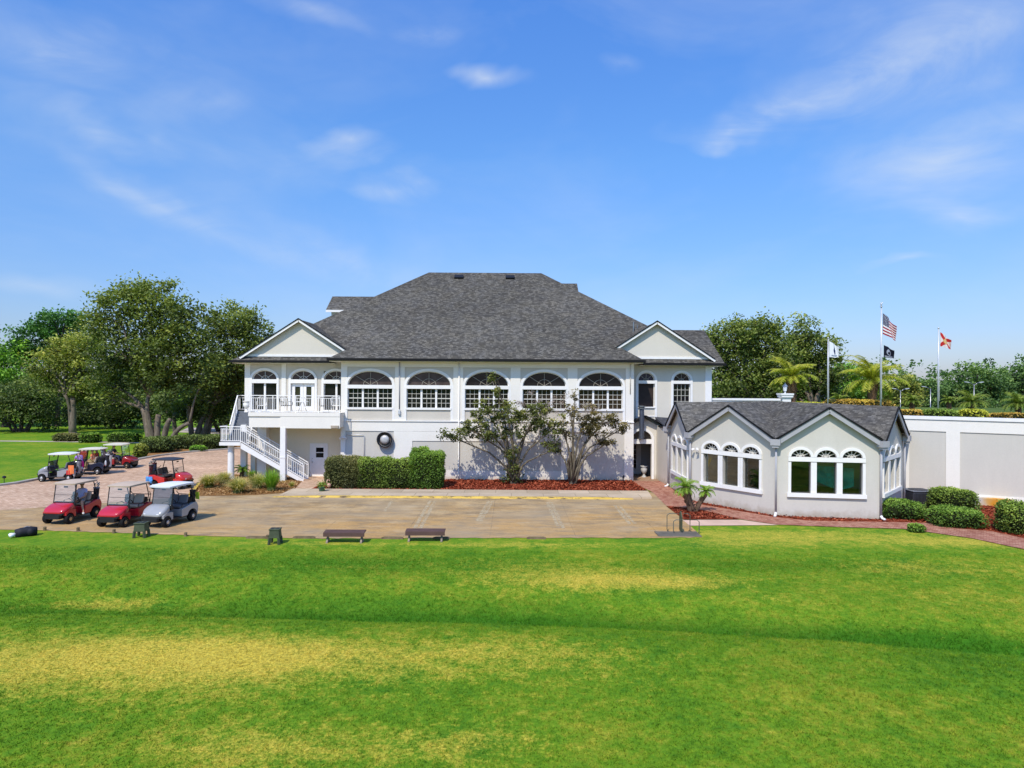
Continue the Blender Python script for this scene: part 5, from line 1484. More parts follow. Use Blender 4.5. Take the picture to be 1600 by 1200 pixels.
# ---- two sparse multi stem trees by the facade
def blossom(amount, spec, D):
    def fn(root, lobes, r):
        s = D/F; L = []
        for (px, py, rx, ry) in spec:
            c = q(px, py, D); L.append((c.x, c.y, c.z, rx*s, rx*s*.7, ry*s))
        Cn, t, _ = crown_points(L, amount, .22, r, 40, .3)
        V, Fq = leaf_quads(Cn, .11, r, aspect=.28)
        fast_mesh('dry_blossom', V, Fq, M['twig_pink'], root, {'tint': ('FACE', t+.15)})
    return fn
TG = 'small trees in the mulch bed'
tree('small_tree', 'wider leafy multi stem tree in the mulch bed with ivy round its foot', 805, 44.2, [(708,680,22,13),(738,668,28,20),(765,645,30,24),(778,616,10,12),(770,678,26,12),(800,660,26,30),(830,655,28,22),(858,668,22,28),(845,640,20,14),(862,700,14,12),(800,735,13,24),(812,740,11,18),(803,712,13,18),(790,742,8,14),(772,590,6,10)],
     M['leaf_crape'], M['bark_pale'], 71, 8200, .17, .24, stems=((-.5,.5,.10),(-.15,.9,.09),(.15,.8,.08),(.45,.5,.09),(0,1.2,.07)), fork=.5, group=TG, per=42, shell=.2, twigs=10, fan=True, extra=blossom(900, [(826,628,22,16),(850,640,18,14)], 44.2))
tree('small_tree', 'thinner pale stemmed tree with sparse brownish leaves near the porch', 896, 44.2, [(893,642,14,12),(915,650,22,18),(945,655,24,14),(968,668,16,12),(880,668,12,18),(925,672,26,13),(950,690,18,8),(898,618,4,9),(872,700,7,10)],
     M['leaf_rust'], M['bark_pale'], 72, 3300, .16, .20, stems=((-.45,.6,.08),(-.1,1.0,.09),(.12,.9,.07),(.42,.4,.08)), fork=.5, group=TG, per=30, shell=.2, twigs=10, fan=True, extra=blossom(1300, [(885,628,20,18),(915,640,26,14),(865,640,14,12),(955,660,22,10)], 44.2))

# ---- palms
def fronds(mb_pts, o, n, L, r, droop=1.0, lift=(0.1,1.35), leaflets=22, wid=0.30, lw=0.028):
    V, Fc, T = [], [], []
    rach = MB()
    for i in range(n):
        az = 2*PI*i/n*2.618 + r.uniform(-.2,.2); e = lift[0] + (lift[1]-lift[0])*((i+.5)/n) + r.uniform(-.08,.08)
        l = L*r.uniform(.85,1.1)*(1.0 if e > .2 else .9)
        d = Vector((math.cos(az), math.sin(az), 0)); p = Vector(o); pts = [p.copy()]; ang = e
        m = leaflets
        for k in range(m):
            p = p + (d*math.cos(ang) + Vector((0,0,math.sin(ang))))*(l/m); pts.append(p.copy())
            ang -= droop*(1.9/m)*(0.35+1.3*k/m)
        side = Vector((-d.y, d.x, 0))
        for k in range(2, m+1):
            f = k/m; w = wid*l*math.sin(PI*min(1,.12+f*.86))**.8 + .03
            t = (pts[k]-pts[k-1]).normalized(); up = side.cross(t)
            for s in (-1,1):
                tip = pts[k] + side*s*w*.85 + t*w*.55 - Vector((0,0,1))*w*.22 + up*w*.15 + Vector(r.normal(0,.02*l,3))
                b = len(V)
                V += [pts[k]-t*lw, pts[k]+t*lw, tip]
                Fc.append((b,b+1,b+2)); T.append(.45 + .28*(e-.5) + r.normal(0,.10) + .25*f*(1 if e < .35 else .2))
        rach.tube(pts, [.02*L*.6*(1-.8*k/m)+.004 for k in range(m+1)], 4, caps=False)
    return V, Fc, T, rach
def palm(name, label, base, th, tr, n, L, mat, bark, seed, droop=1.0, lift=(-.15,1.4), leaflets=20, wid=.30, trunks=None, cat='palm tree', group=None, lw=.03, bulge=1.25):
    r = np.random.default_rng(seed); base = Vector(base)
    root = thing(name, label, cat, base, 0, group)
    tk = MB(); V, Fc, T = [], [], []; rach = MB()
    for (dx, dy, h, k) in (trunks or ((0,0,th,1.0),)):
        top = base + Vector((dx,dy,h))
        pts = [base + Vector((dx*.12,dy*.12,-.05)), base + Vector((dx*.5,dy*.5,h*.42)), top - Vector((0,0,.12*k)), top+Vector((0,0,.08*k))]
        tk.tube(pts, [tr*k*1.1, tr*k*.92, tr*k*bulge, tr*k*.6], 12)
        # leaf boots
        for j in range(int(34*k)):
            f = r.random(); p = pts[0].lerp(pts[2], f) if f < .5 else pts[1].lerp(pts[2], (f-.42)/.58)
            a = r.uniform(0,2*PI); d = Vector((math.cos(a),math.sin(a),0))
            tk.beam(p + d*tr*k*.8, p + d*tr*k*1.35 + Vector((0,0,tr*k*.7)), tr*.35*k, tr*.2*k)
        v, f, t, ra = fronds(None, top, int(n*k), L*k, r, droop, lift, leaflets, wid, lw)
        o = len(V); V += v; Fc += [tuple(i+o for i in x) for x in f]; T += t
        o = len(rach.v); rach.v += ra.v; rach.f += [tuple(i+o for i in x) for x in ra.f]
    fast_mesh('fronds', np.array([tuple(p) for p in V]), np.array(Fc), mat, root, {'tint': ('FACE', T)})
    rach.build('frond_stalks', M['frond_stalk'], root, fix=False)
    tk.build('trunk', bark, root, fix=False)
    return root
M['frond_stalk'] = mat_plain('frond_stalk', (.22,.22,.05), .6)
p = g(1083, 800.5)
palm('pygmy_palm', 'twin trunked small date palm in the triangular mulch bed', (p.x,p.y,0), 1.1, .19, 42, .86, M['frond_lime'], M['bark_fiber'], 81, .95, (-.2,1.45), 26, .20, trunks=((-.42,-.05,1.25,1.0),(.66,.1,1.05,.66)), lw=.012)
p = g(378, 747)
palm('pygmy_palm', 'small single trunk palm beside the round stair column', (p.x,p.y,0), .55, .12, 26, .62, M['frond_lime'], M['bark_fiber'], 82, 1.0, (0,1.3), 14, .3, lw=.02)
PG = 'tall palms on the entrance terrace'
p = q(1237, 600, 55)
palm('date_palm', 'tall palm with even golden green crown behind the lantern pillar', (p.x,55,4.5), 2.65, .33, 52, 2.25, M['frond_gold'], M['bark_palm'], 83, .80, (-.12,1.45), 30, .20, group=PG, lw=.030, bulge=1.3)
p = q(1363, 600, 57)
palm('date_palm', 'tallest wind blown palm beside the tallest flagpole', (p.x,57,4.5), 2.45, .34, 56, 3.0, M['frond_gold'], M['bark_palm'], 84, .85, (-.10,1.45), 34, .19, group=PG, lw=.034, bulge=1.4)
LP = 'low palms behind the terrace hedge'
for i, (px, D, L, n, lab) in enumerate(((1425,58,1.05,34,'low palm just right of the tallest flagpole'),(1518,54,1.45,40,'low spreading palm under the double lamp right of the red flag pole'),(1592,50,1.35,38,'low palm cut by the right picture edge above the hedge'),(1483,60,.8,26,'smallest low palm right of the red flag pole'),(1312,62,1.0,30,'low bushy palm left of the brown hedge on the terrace'))):
    p = q(px, 600, D); palm('low_palm', lab, (p.x, D, 4.5), .75, .18, n, L, M['frond'], M['bark_fiber'], 90+i, .95, (-.05,1.45), 24, .20, group=LP, lw=.026)
# hedges on the terrace along the wall head
TH = 'hedges along the terrace edge'
def wall_pt(px, back):
    u = on_wall(px); return T(u, -back, 0)
for i, (a, b, mat, h, lab) in enumerate(((1392,1442,'leaf_orange',.62,'dark orange hedge beside the pavilion roof end'),(1440,1502,'leaf_hedge',.66,'dark green hedge behind the red flag pole foot'),(1498,1545,'leaf_gold',.70,'golden green hedge right of the red flag pole'),(1543,1640,'leaf_orange',.55,'rusty orange hedge at the right end of the wall'))):
    A3, B3 = wall_pt(a, 1.3), wall_pt(b, 1.3); c = (A3+B3)/2; L3 = (B3-A3).length
    hedge('hedge', lab, [(c.x, c.y, 4.5, L3/2, .55, h, math.atan2(d.y, d.x))], M[mat], 100+i, 260, .14, 4, group=TH)
hedge('hedge', 'brown orange hedge behind the pavilion ridge between the flagpoles', [(q(1338,600,53).x, 53, 4.5, 2.6, .7, .95, 0)], M['leaf_orange'], 105, 240, .15, 4, group=TH)
hedge('hedge', 'yellow green low hedge right of the lantern pillar', [(q(1262,600,54).x, 54, 4.5, 1.3, .6, .72, 0)], M['leaf_gold'], 106, 240, .15, 3, group=TH)

# ---- ornamental grass clumps
def grass_clump(label, px, py, wid, h, seed, mat='blade', n=620, group='grass clumps in the pine straw bed'):
    r = np.random.default_rng(seed); b = g(px, py)
    root = thing('grass_clump', label, 'ornamental grass', b, 0, group)
    V, Fc, T_ = [], [], []
    for i in range(n):
        a = r.uniform(0,2*PI); sp = abs(r.normal(0,.5)); H = h*r.uniform(.6,1.1); reach = wid*min(1.3,.25+sp)
        o = b + Vector((math.cos(a),math.sin(a),0))*r.uniform(0,.16)*wid; d = Vector((math.cos(a),math.sin(a),0)); w = Vector((-d.y,d.x,0))*.020
        pts = []
        for k in range(5):
            f = k/4; pts.append(o + d*reach*f**1.25 + Vector((0,0,H*(f*1.35-.42*f*f*(1+reach)))))
        for k in range(4):
            s0, s1 = 1-k/4, 1-(k+1)/4*.95; j = len(V)
            V += [pts[k]-w*s0, pts[k]+w*s0, pts[k+1]+w*s1, pts[k+1]-w*s1]; Fc.append((j,j+1,j+2,j+3))
            T_.append(.22 + .20*k + r.normal(0,.1))
    fast_mesh('blades', np.array([tuple(v) for v in V]), np.array(Fc), M[mat], root, {'tint': ('FACE', T_)})
    cm = MB(); cm.sphere((b.x,b.y,.06), wid*.28, wid*.28, h*.22, 10, 6); cm.build('clump_base', M['leaf_core'], root, smooth=True)
M['leaf_core'] = mat_plain('grass_clump_core', (.10,.12,.03), .9)
grass_clump('feathery grass clump at the left tip of the bed', 326, 763, 1.0, 1.15, 1)
grass_clump('biggest feathery grass clump at the front of the bed', 372, 771, 1.1, 1.2, 2)
grass_clump('feathery grass clump right of the small palm', 402, 764, 1.0, 1.25, 3)
grass_clump('smaller tan grass clump behind the biggest clump', 350, 757, .9, 1.0, 4)
grass_clump('short green clump under the stair', 394, 748, .55, .7, 5, 'frond_lime', 260)
grass_clump('tall bright green reed clump in front of the stair', 424, 768, .95, 1.75, 6, 'frond_lime', 420)
grass_clump('sparse young tuft right of the square column', 456, 762, .3, .45, 7, 'blade', 120)

# ------------------------------------------------------------------ golf carts
def paint(name, col): return mat_plain(name, col, 0.28, 0.5, 0.0, var=.06, coat=.6)
M['p_red'] = paint('bright_red_paint', (.52,.014,.028)); M['p_red2'] = paint('red_paint', (.55,.018,.015)); M['p_maroon'] = paint('maroon_paint', (.30,.012,.016))
M['p_silver'] = paint('silver_paint', (.36,.355,.35)); M['p_navy'] = paint('navy_paint', (.018,.022,.045)); M['p_grey'] = paint('grey_paint', (.30,.30,.32))
M['c_tan'] = mat_plain('tan_canopy', (.56,.43,.31), .6, var=.1); M['c_white'] = mat_plain('white_canopy', (.80,.80,.80), .45, .4, var=.04); M['c_cream'] = mat_plain('cream_canopy', (.74,.68,.54), .5, var=.06); M['c_black'] = mat_plain('charcoal_canopy', (.045,.048,.06), .45, .5)
M['seat_tan'] = mat_plain('tan_vinyl', (.46,.36,.26), .6, var=.12); M['seat_grey'] = mat_plain('grey_vinyl', (.16,.16,.17), .6, var=.12); M['seat_dark'] = mat_plain('dark_vinyl', (.07,.055,.05), .6)
M['rim_gold'] = mat_plain('gold_wheel_rim', (.52,.40,.24), .35, .5, .6, var=.1); M['rim_steel'] = mat_plain('silver_wheel_rim', (.60,.60,.60), .35, .5, .6, var=.1)
M['headlight'] = mat_plain('headlight_lens', (.72,.70,.66), .15, .6); M['badge'] = mat_plain('pale_badge', (.85,.80,.74), .4)

def rrect(cx, cz, hw, hh, rad, x, n=4):
    """rounded rectangle section in the y-z plane at x"""
    pts = []
    for (sy, sz, a0) in ((1,-1,-90),(1,1,0),(-1,1,90),(-1,-1,180)):
        for k in range(n+1):
            t = R(a0 + 90*k/n); pts.append((x, cx + sy*(hw-rad) + rad*math.cos(t), cz + sz*(hh-rad) + rad*math.sin(t)))
    return pts
def local(root):
    L = ORIGIN[root.name]; return lambda p: L @ Vector(p)
def cart(label, loc, rz, body, canopy, seat, rim, shield='windshield', style='a', black_struts=True, folded=False, group='golf carts on the driveway'):
    root = thing('golf_cart', label, 'golf cart', loc, rz, group)
    W = local(root)
    def B(mb, *a, **k): return mb.map(W).build(*a, **k)
    # wheels
    for (x, s) in ((.82,1),(.82,-1),(-.80,1),(-.80,-1)):
        m = MB(); m.lathe([(.13,-.10),(.215,-.10),(.232,-.07),(.232,.07),(.215,.10),(.13,.10)], 22, (x, s*.525, .232), 'Y')
        w = B(m, 'wheel', M['rubber'], root, smooth=False)
        m = MB(); m.lathe([(.03,.112),(.07,.108),(.115,.085),(.14,.103),(.14,-.103),(.115,-.085),(.03,-.11)], 20, (x, s*.525, .232), 'Y'); B(m, 'rim', rim, w, smooth=False)
    # chassis, floor, bumper
    m = MB(); m.box(-1.05,.55,-.50,.50,.24,.31); m.box(.5,1.02,-.30,.30,.24,.34)
    m.prism([(.55,-.56,.27),(-.40,-.56,.27),(-.40,-.56,.335),(.55,-.56,.335)], (0,1.12,0))
    m.loft([rrect(0,.36,.34,.10,.05,1.20), rrect(0,.38,.38,.13,.05,1.10), rrect(0,.40,.38,.14,.05,.90)]); m.loft([rrect(0,.47,.47,.035,.03,1.17), rrect(0,.48,.50,.05,.03,1.08)])
    m.box(-1.20,-1.06,-.46,.46,.26,.38); m.box(.36,.52,-.52,.52,.30,.52)
    B(m, 'chassis', M['black'], root)
    # front cowl
    m = MB()
    if style == 'a':
        m.loft([rrect(0,.545,.34,.035,.03,1.19), rrect(0,.565,.46,.085,.07,1.14), rrect(0,.60,.54,.125,.10,1.02), rrect(0,.645,.565,.150,.12,.86), rrect(0,.69,.56,.165,.13,.70), rrect(0,.725,.54,.165,.12,.56), rrect(0,.74,.51,.14,.10,.46)])
    else:
        m.loft([rrect(0,.55,.34,.04,.035,1.17), rrect(0,.58,.47,.10,.085,1.11), rrect(0,.64,.545,.155,.13,.98), rrect(0,.70,.56,.19,.15,.82), rrect(0,.755,.53,.20,.15,.66), rrect(0,.79,.46,.17,.13,.52)])
    for s in (-1,1):   # wheel arch flares
        pr = [(.82+.275*math.cos(R(t)), .235+.275*math.sin(R(t))) for t in range(38,181,12)] + [(.52,.30),(.46,.30),(.46,.62),(.86,.64),(1.05,.53)]
        m.prism([(a, s*.43, b) for (a,b) in pr], (0, s*.15, 0))
    cowl = B(m, 'front_cowl', body, root, auto=True)
    for s in (-1,1):
        m = MB(); m.sphere((1.115, s*.33, .60), .05, .10, .04, 12, 8); B(m, 'headlight', M['headlight'], root, smooth=True)
    m = MB(); m.boxc((.98,0,.725), .07,.20,.012, ry=R(22)) if style == 'a' else m.boxc((.86,0,.845), .06,.26,.014, ry=R(22))
    B(m, 'badge', M['badge'] if style == 'a' else M['black'], cowl)
    # rear body with wheel arches
    m = MB()
    prof = [(-.10,.30),(-.42,.30)] + [(-.80+.32*math.cos(R(t)), .24+.32*math.sin(R(t))) for t in range(15,181,15)] + [(-1.16,.34),(-1.20,.62),(-1.10,.82),(-.86,.84),(-.30,.70),(-.10,.66)]
    for s in (-1,1): m.prism([(a, s*.42, b) for (a,b) in prof], (0, s*.16, 0))
    m.box(-1.15,-.62,-.43,.43,.56,.80); m.box(-.16,-.10,-.43,.43,.30,.64)
    B(m, 'rear_body', body, root, bevel=.02)
    m = MB(); m.box(-.62,-.12,-.45,.45,.34,.62); B(m, 'seat_box', M['black'] if style != 'r' else body, root)
    # seats
    m = MB(); m.box(-.64,-.10,-.50,.50,.68,.80); B(m, 'seat', seat, root, bevel=.05, seg=3)
    m = MB()
    for s in (-1,1): m.prism([(-.60,s*.02,.84),(-.48,s*.02,.84),(-.60,s*.02,1.22),(-.70,s*.02,1.22)], (0,s*.46,0))
    B(m, 'backrest', seat, root, bevel=.04, seg=3)
    m = MB()
    for s in (-1,1): m.tube([(-.12,s*.53,.72),(-.16,s*.55,.88),(-.48,s*.55,.90),(-.62,s*.53,.80)], .018, 6)
    B(m, 'armrest', M['black'], root)
    # dash, steering
    m = MB(); m.prism([(.30,-.50,.72),(.50,-.50,.70),(.52,-.50,.92),(.40,-.50,.94)], (0,1.0,0)); B(m, 'dashboard', M['black'], root, bevel=.02)
    m = MB(); m.tube([(.40,.24,.80),(.12,.24,1.04)], .022, 8)
    ax = Vector((-.28,0,.24)).normalized(); u = Vector((0,1,0)); v = ax.cross(u)
    c = Vector((.12,.24,1.04)); ring = [c + (u*math.cos(2*PI*k/18)+v*math.sin(2*PI*k/18))*.17 for k in range(19)]
    m.tube(ring, .016, 6, caps=False)
    for k in (0,6,12): m.tube([c, ring[k]], .012, 5)
    B(m, 'steering_wheel', M['black'], root, smooth=True)
    # struts
    strut = M['black']; fs = []
    for s in (-1,1):
        m = MB(); m.tube([(.50,s*.53,.78),(.36,s*.52,1.74)], .022, 7); B(m, 'strut', strut, root)
        m = MB(); m.tube([(-.98,s*.50,.80),(-.86,s*.51,1.30),(-.72,s*.51,1.74)], .022, 7); B(m, 'strut', strut, root)
    # canopy
    n1, n2 = 14, 10; m = MB(); x0, x1, hw = -1.02, .56, .60
    if style == 'c': x0, x1 = -1.02, .72
    def top(u, v):
        e = max(abs(u), abs(v))
        crown = .075*(1-u*u)*(1-.6*v*v)+ .02*math.cos(v*9)*(1-u*u)*0.4
        return crown
    grid = []
    for i in range(n1+1):
        for j in range(n2+1):
            u, v = -1+2*i/n1, -1+2*j/n2
            # rounded plan
            rx = 1 - .10*(abs(v)**4); ry = 1 - .08*(abs(u)**4)
            grid.append(((x0+x1)/2 + u*rx*(x1-x0)/2, v*ry*hw, 1.775 + top(u,v)))
    k = n2+1
    fc = [(i*k+j, i*k+j+1, (i+1)*k+j+1, (i+1)*k+j) for i in range(n1) for j in range(n2)]
    m.add(grid, fc)
    o = len(grid); low = [(a*.985, b*.985, 1.715 if True else c_) for (a,b,c_) in grid]
    m.add(low, [tuple(reversed(f)) for f in fc])
    per = [j for j in range(n2+1)] + [i*k+n2 for i in range(1,n1+1)] + [n1*k+j for j in range(n2-1,-1,-1)] + [i*k for i in range(n1-1,0,-1)]
    m.f += [(per[a], per[(a+1)%len(per)], per[(a+1)%len(per)]+o, per[a]+o) for a in range(len(per))]
    B(m, 'canopy', canopy, root, auto=True)
    # windshield
    m = MB()
    if folded:
        m.poly([(.515,-.50,.82),(.515,.50,.82),(.44,.50,1.30),(.44,-.50,1.30)])
    else:
        m.poly([(.515,-.51,.82),(.515,.51,.82),(.385,.50,1.70),(.385,-.50,1.70)])
    ws_ = B(m, 'windshield', M[shield], root, fix=False)
    m = MB(); fr = [(.517,-.51,.82),(.517,.51,.82),(.387,.50,1.70),(.387,-.50,1.70)]
    for a in range(4): m.tube([fr[a], fr[(a+1)%4]], .012, 5)
    m.tube([(.455,-.505,1.25),(.455,.505,1.25)], .008, 5)
    B(m, 'windshield_frame', M['black'], ws_)
    m = MB(); m.boxc((.38,0,1.60), .02,.20,.07); B(m, 'mirror', M['black'], root)
    # rear bag well and basket
    m = MB(); m.box(-1.32,-1.06,-.46,.46,.40,.46); 
    for s in (-1,1): m.tube([(-1.06,s*.46,.84),(-1.12,s*.46,1.16),(-1.0,s*.48,1.30)], .018, 6)
    m.tube([(-1.12,-.46,1.16),(-1.12,.46,1.16)], .018, 6); m.tube([(-1.06,-.46,.90),(-1.06,.46,.90)], .018, 6)
    B(m, 'bag_rack', M['black'], root)
    m = MB(); m.box(-1.00,-.74,-.40,.40,.84,.86); m.box(-1.0,-.98,-.40,.40,.86,1.06); m.box(-.76,-.74,-.40,.40,.86,1.04); m.box(-.98,-.76,-.40,-.38,.86,1.06); m.box(-.98,-.76,.38,.40,.86,1.06)
    B(m, 'basket', M['black'], root)
    for s in (-1,1):
        m = MB(); m.boxc((-1.205,s*.40,.62), .02,.09,.07); B(m, 'taillight', M['tail'], root)
    return root
M['tail'] = mat_plain('red_taillight', (.45,.02,.02), .3)

def golf_bag(label, W, base, tilt_dir, col, trim, r, h=.86, tilt=.22, name='golf_bag', clubs=7, group='golf bags on the carts'):
    """bag standing at local base leaning toward local tilt_dir"""
    b = W(base); top = W(Vector(base) + Vector((tilt_dir[0]*tilt, tilt_dir[1]*tilt, h)))
    root = thing(name, label, 'golf bag', b, 0, group)
    d = (top-b).normalized()
    m = MB(); ts = [0,.05,.3,.6,.9,1.0]; rs = [.11,.13,.125,.12,.125,.135]
    m.tube([b.lerp(top,t) for t in ts], rs, 14); body = m.build('bag_body', col, root, smooth=True)
    m = MB(); m.tube([b.lerp(top,.97), b.lerp(top,1.04)], [.142,.142], 14); m.build('collar', trim, root)
    s = d.cross(Vector((0,0,1))); s = s.normalized() if s.length > .01 else Vector((1,0,0)); u = s.cross(d)
    m = MB(); c = b.lerp(top,.35) + s*.12; m.sphere(c, .07,.07,.2,10,8); c = b.lerp(top,.4) - s*.12; m.sphere(c, .06,.06,.16,10,8); m.build('pocket', trim, root, smooth=True)
    m = MB(); hm = MB()
    for k in range(clubs):
        a = r.uniform(0,2*PI); rr = r.uniform(.03,.10); o = (s*math.cos(a)+u*math.sin(a))*rr
        e = top + d*r.uniform(.12,.30) + o*1.4
        m.tube([top+o, e], .008, 5)
        hm.sphere(e, .035,.05,.035,8,6)
    m.build('club_shafts', M['steel'], root); hm.build('club_heads', M['clubhead'], root, smooth=True)
    return root
M['clubhead'] = mat_plain('club_head_mix', (.32,.32,.33), .4, .5, .3, var=.9, scale=11)
M['bag_black'] = mat_plain('black_bag_cloth', (.018,.018,.024), .7, var=.3); M['bag_maroon'] = mat_plain('maroon_bag_cloth', (.11,.018,.022), .7, var=.2); M['bag_white'] = mat_plain('white_bag_cloth', (.62,.62,.64), .6, var=.2)
M['bag_navy'] = mat_plain('navy_bag_cloth', (.03,.04,.10), .7, var=.2); M['bag_grey'] = mat_plain('grey_bag_cloth', (.26,.26,.28), .7, var=.3); M['bag_blue'] = mat_plain('blue_bag_cloth', (.04,.16,.5), .6, var=.3)

_gr = np.random.default_rng(77)
def gp_(px, py): p = g(px, py); return (p.x, p.y, 0.02)
cA = cart('red cart facing the lawn with a seated man in a lavender shirt', gp_(112.5, 813), R(-97), M['p_red'], M['c_tan'], M['seat_tan'], M['rim_gold'])
cB = cart('empty red cart with tan seat, facing the lawn beside the silver cart', gp_(196, 818), R(-97), M['p_red'], M['c_tan'], M['seat_tan'], M['rim_gold'])
cC = cart('silver cart with white roof and tinted windshield behind the green cooler stand', gp_(265, 818), R(-104), M['p_silver'], M['c_white'], M['seat_grey'], M['rim_steel'], 'windshield_tint', 'c')
cD = cart('bright red cart with charcoal roof parked side on behind the silver cart', gp_(268, 762.5), R(-6), M['p_red2'], M['c_black'], M['seat_dark'], M['rim_steel'], 'windshield', 'b', folded=True)
cE = cart('grey and black cart with white roof at the lawn kerb, nearest of the kerb row', gp_(94, 751), R(186), M['p_grey'], M['c_white'], M['seat_grey'], M['rim_steel'], 'windshield', 'b', folded=True)
cF = cart('navy cart with cream roof and golf bags, middle of the kerb row', gp_(140.5, 740.5), R(184), M['p_navy'], M['c_cream'], M['seat_tan'], M['rim_steel'], 'windshield', 'b')
cG = cart('maroon cart with cream roof, farthest of the kerb row', gp_(187, 731), R(2), M['p_maroon'], M['c_cream'], M['seat_tan'], M['rim_gold'], 'windshield', 'a')
def on(root): return local(root)
golf_bag('black golf bag strapped behind the man in the lavender shirt', on(cA), (-1.2,.24,.46), (-.3,.0), M['bag_black'], M['bag_grey'], _gr)
golf_bag('dark maroon golf bag on the passenger side of the bright red cart', on(cD), (-1.18,-.24,.46), (.1,.0), M['bag_maroon'], M['bag_black'], _gr, .9)
golf_bag('navy hooded golf bag at the back of the bright red cart', on(cD), (-1.22,.22,.46), (-.2,0), M['bag_navy'], M['bag_maroon'], _gr, .98)
golf_bag('grey golf bag with orange towel on the nearest kerb cart', on(cE), (-1.2,.22,.46), (-.3,0), M['bag_grey'], M['bag_black'], _gr)
golf_bag('black and white golf bag on the back of the navy cart', on(cF), (-1.2,.24,.46), (-.4,.0), M['bag_black'], M['bag_white'], _gr, .9, .3)
golf_bag('pale golf bag beside the black and white bag on the navy cart', on(cF), (-1.2,-.22,.46), (-.3,0), M['bag_white'], M['bag_black'], _gr)
golf_bag('charcoal golf bag at the back of the silver cart', on(cC), (-1.2,.2,.46), (-.3,0), M['bag_black'], M['bag_black'], _gr)
golf_bag('grey golf bag at the back of the maroon cart', on(cG), (-1.2,.0,.46), (-.3,0), M['bag_grey'], M['bag_black'], _gr)
# towels and cloths hung on the carts
def towel(label, W, p, size, mat, rz=0.0, folds=5):
    m = MB(); n = 8; vs = []
    for i in range(n+1):
        for j in range(n+1):
            u, v = i/n-.5, j/n
            vs.append(W((p[0] + (u*size[0]*math.cos(rz))*(1-.35*(1-v)*0) , p[1] + u*size[0]*math.sin(rz) + .025*math.sin(i*folds)*v, p[2] - v*size[1])))
    m.add(vs, [(i*(n+1)+j, i*(n+1)+j+1, (i+1)*(n+1)+j+1, (i+1)*(n+1)+j) for i in range(n) for j in range(n)])
    o = m.build('towel', mat, None, fix=False, smooth=True); tag(o, label, 'towel'); return o
towel('orange towel hanging from the grey bag of the nearest kerb cart', on(cE), (-.98,.64,1.05), (.34,.55), mat_plain('orange_towel', (.80,.22,.07), .9), 0)
towel('red towel draped under the orange towel on the nearest kerb cart', on(cE), (-.86,.63,.72), (.34,.28), mat_plain('red_towel', (.60,.05,.05), .9), 0)
towel('lime yellow towel hanging at the rear of the silver cart', on(cC), (-1.16,.54,1.28), (.30,.34), mat_plain('lime_towel', (.55,.70,.04), .9), R(70))
towel('blue and white cloth hanging at the rear wheel of the bright red cart', on(cD), (-1.05,-.63,.74), (.42,.40), mat_plain('blue_cloth', (.10,.33,.72), .9, var=.9, scale=5), 0)

# ------------------------------------------------------------------ people
SKIN = mat_plain('tanned_skin', (.45,.25,.16), .55, .3, var=.08); SKIN2 = mat_plain('pale_skin', (.62,.40,.29), .55, .3, var=.08)
HAIR = mat_plain('dark_hair', (.03,.02,.015), .6, .3)
def skin_body(name, pts, edges, rad, mat, parent, W, root=0, sub=1):
    me = bpy.data.meshes.new(name)
    inv = ORIGIN[parent.name].inverted()
    me.from_pydata([tuple(inv @ W(p)) for p in pts], edges, []); me.materials.append(mat)
    o = bpy.data.objects.new(name, me); COL.objects.link(o); o.parent = parent
    s = o.modifiers.new('skin','SKIN'); s.use_smooth_shade = True
    if me.skin_vertices:
        for i, r in enumerate(rad):
            me.skin_vertices[0].data[i].radius = (r, r) if not isinstance(r, tuple) else r
            me.skin_vertices[0].data[i].use_root = (i == root)
    b = o.modifiers.new('sub','SUBSURF'); b.levels = sub; b.render_levels = sub
    return o
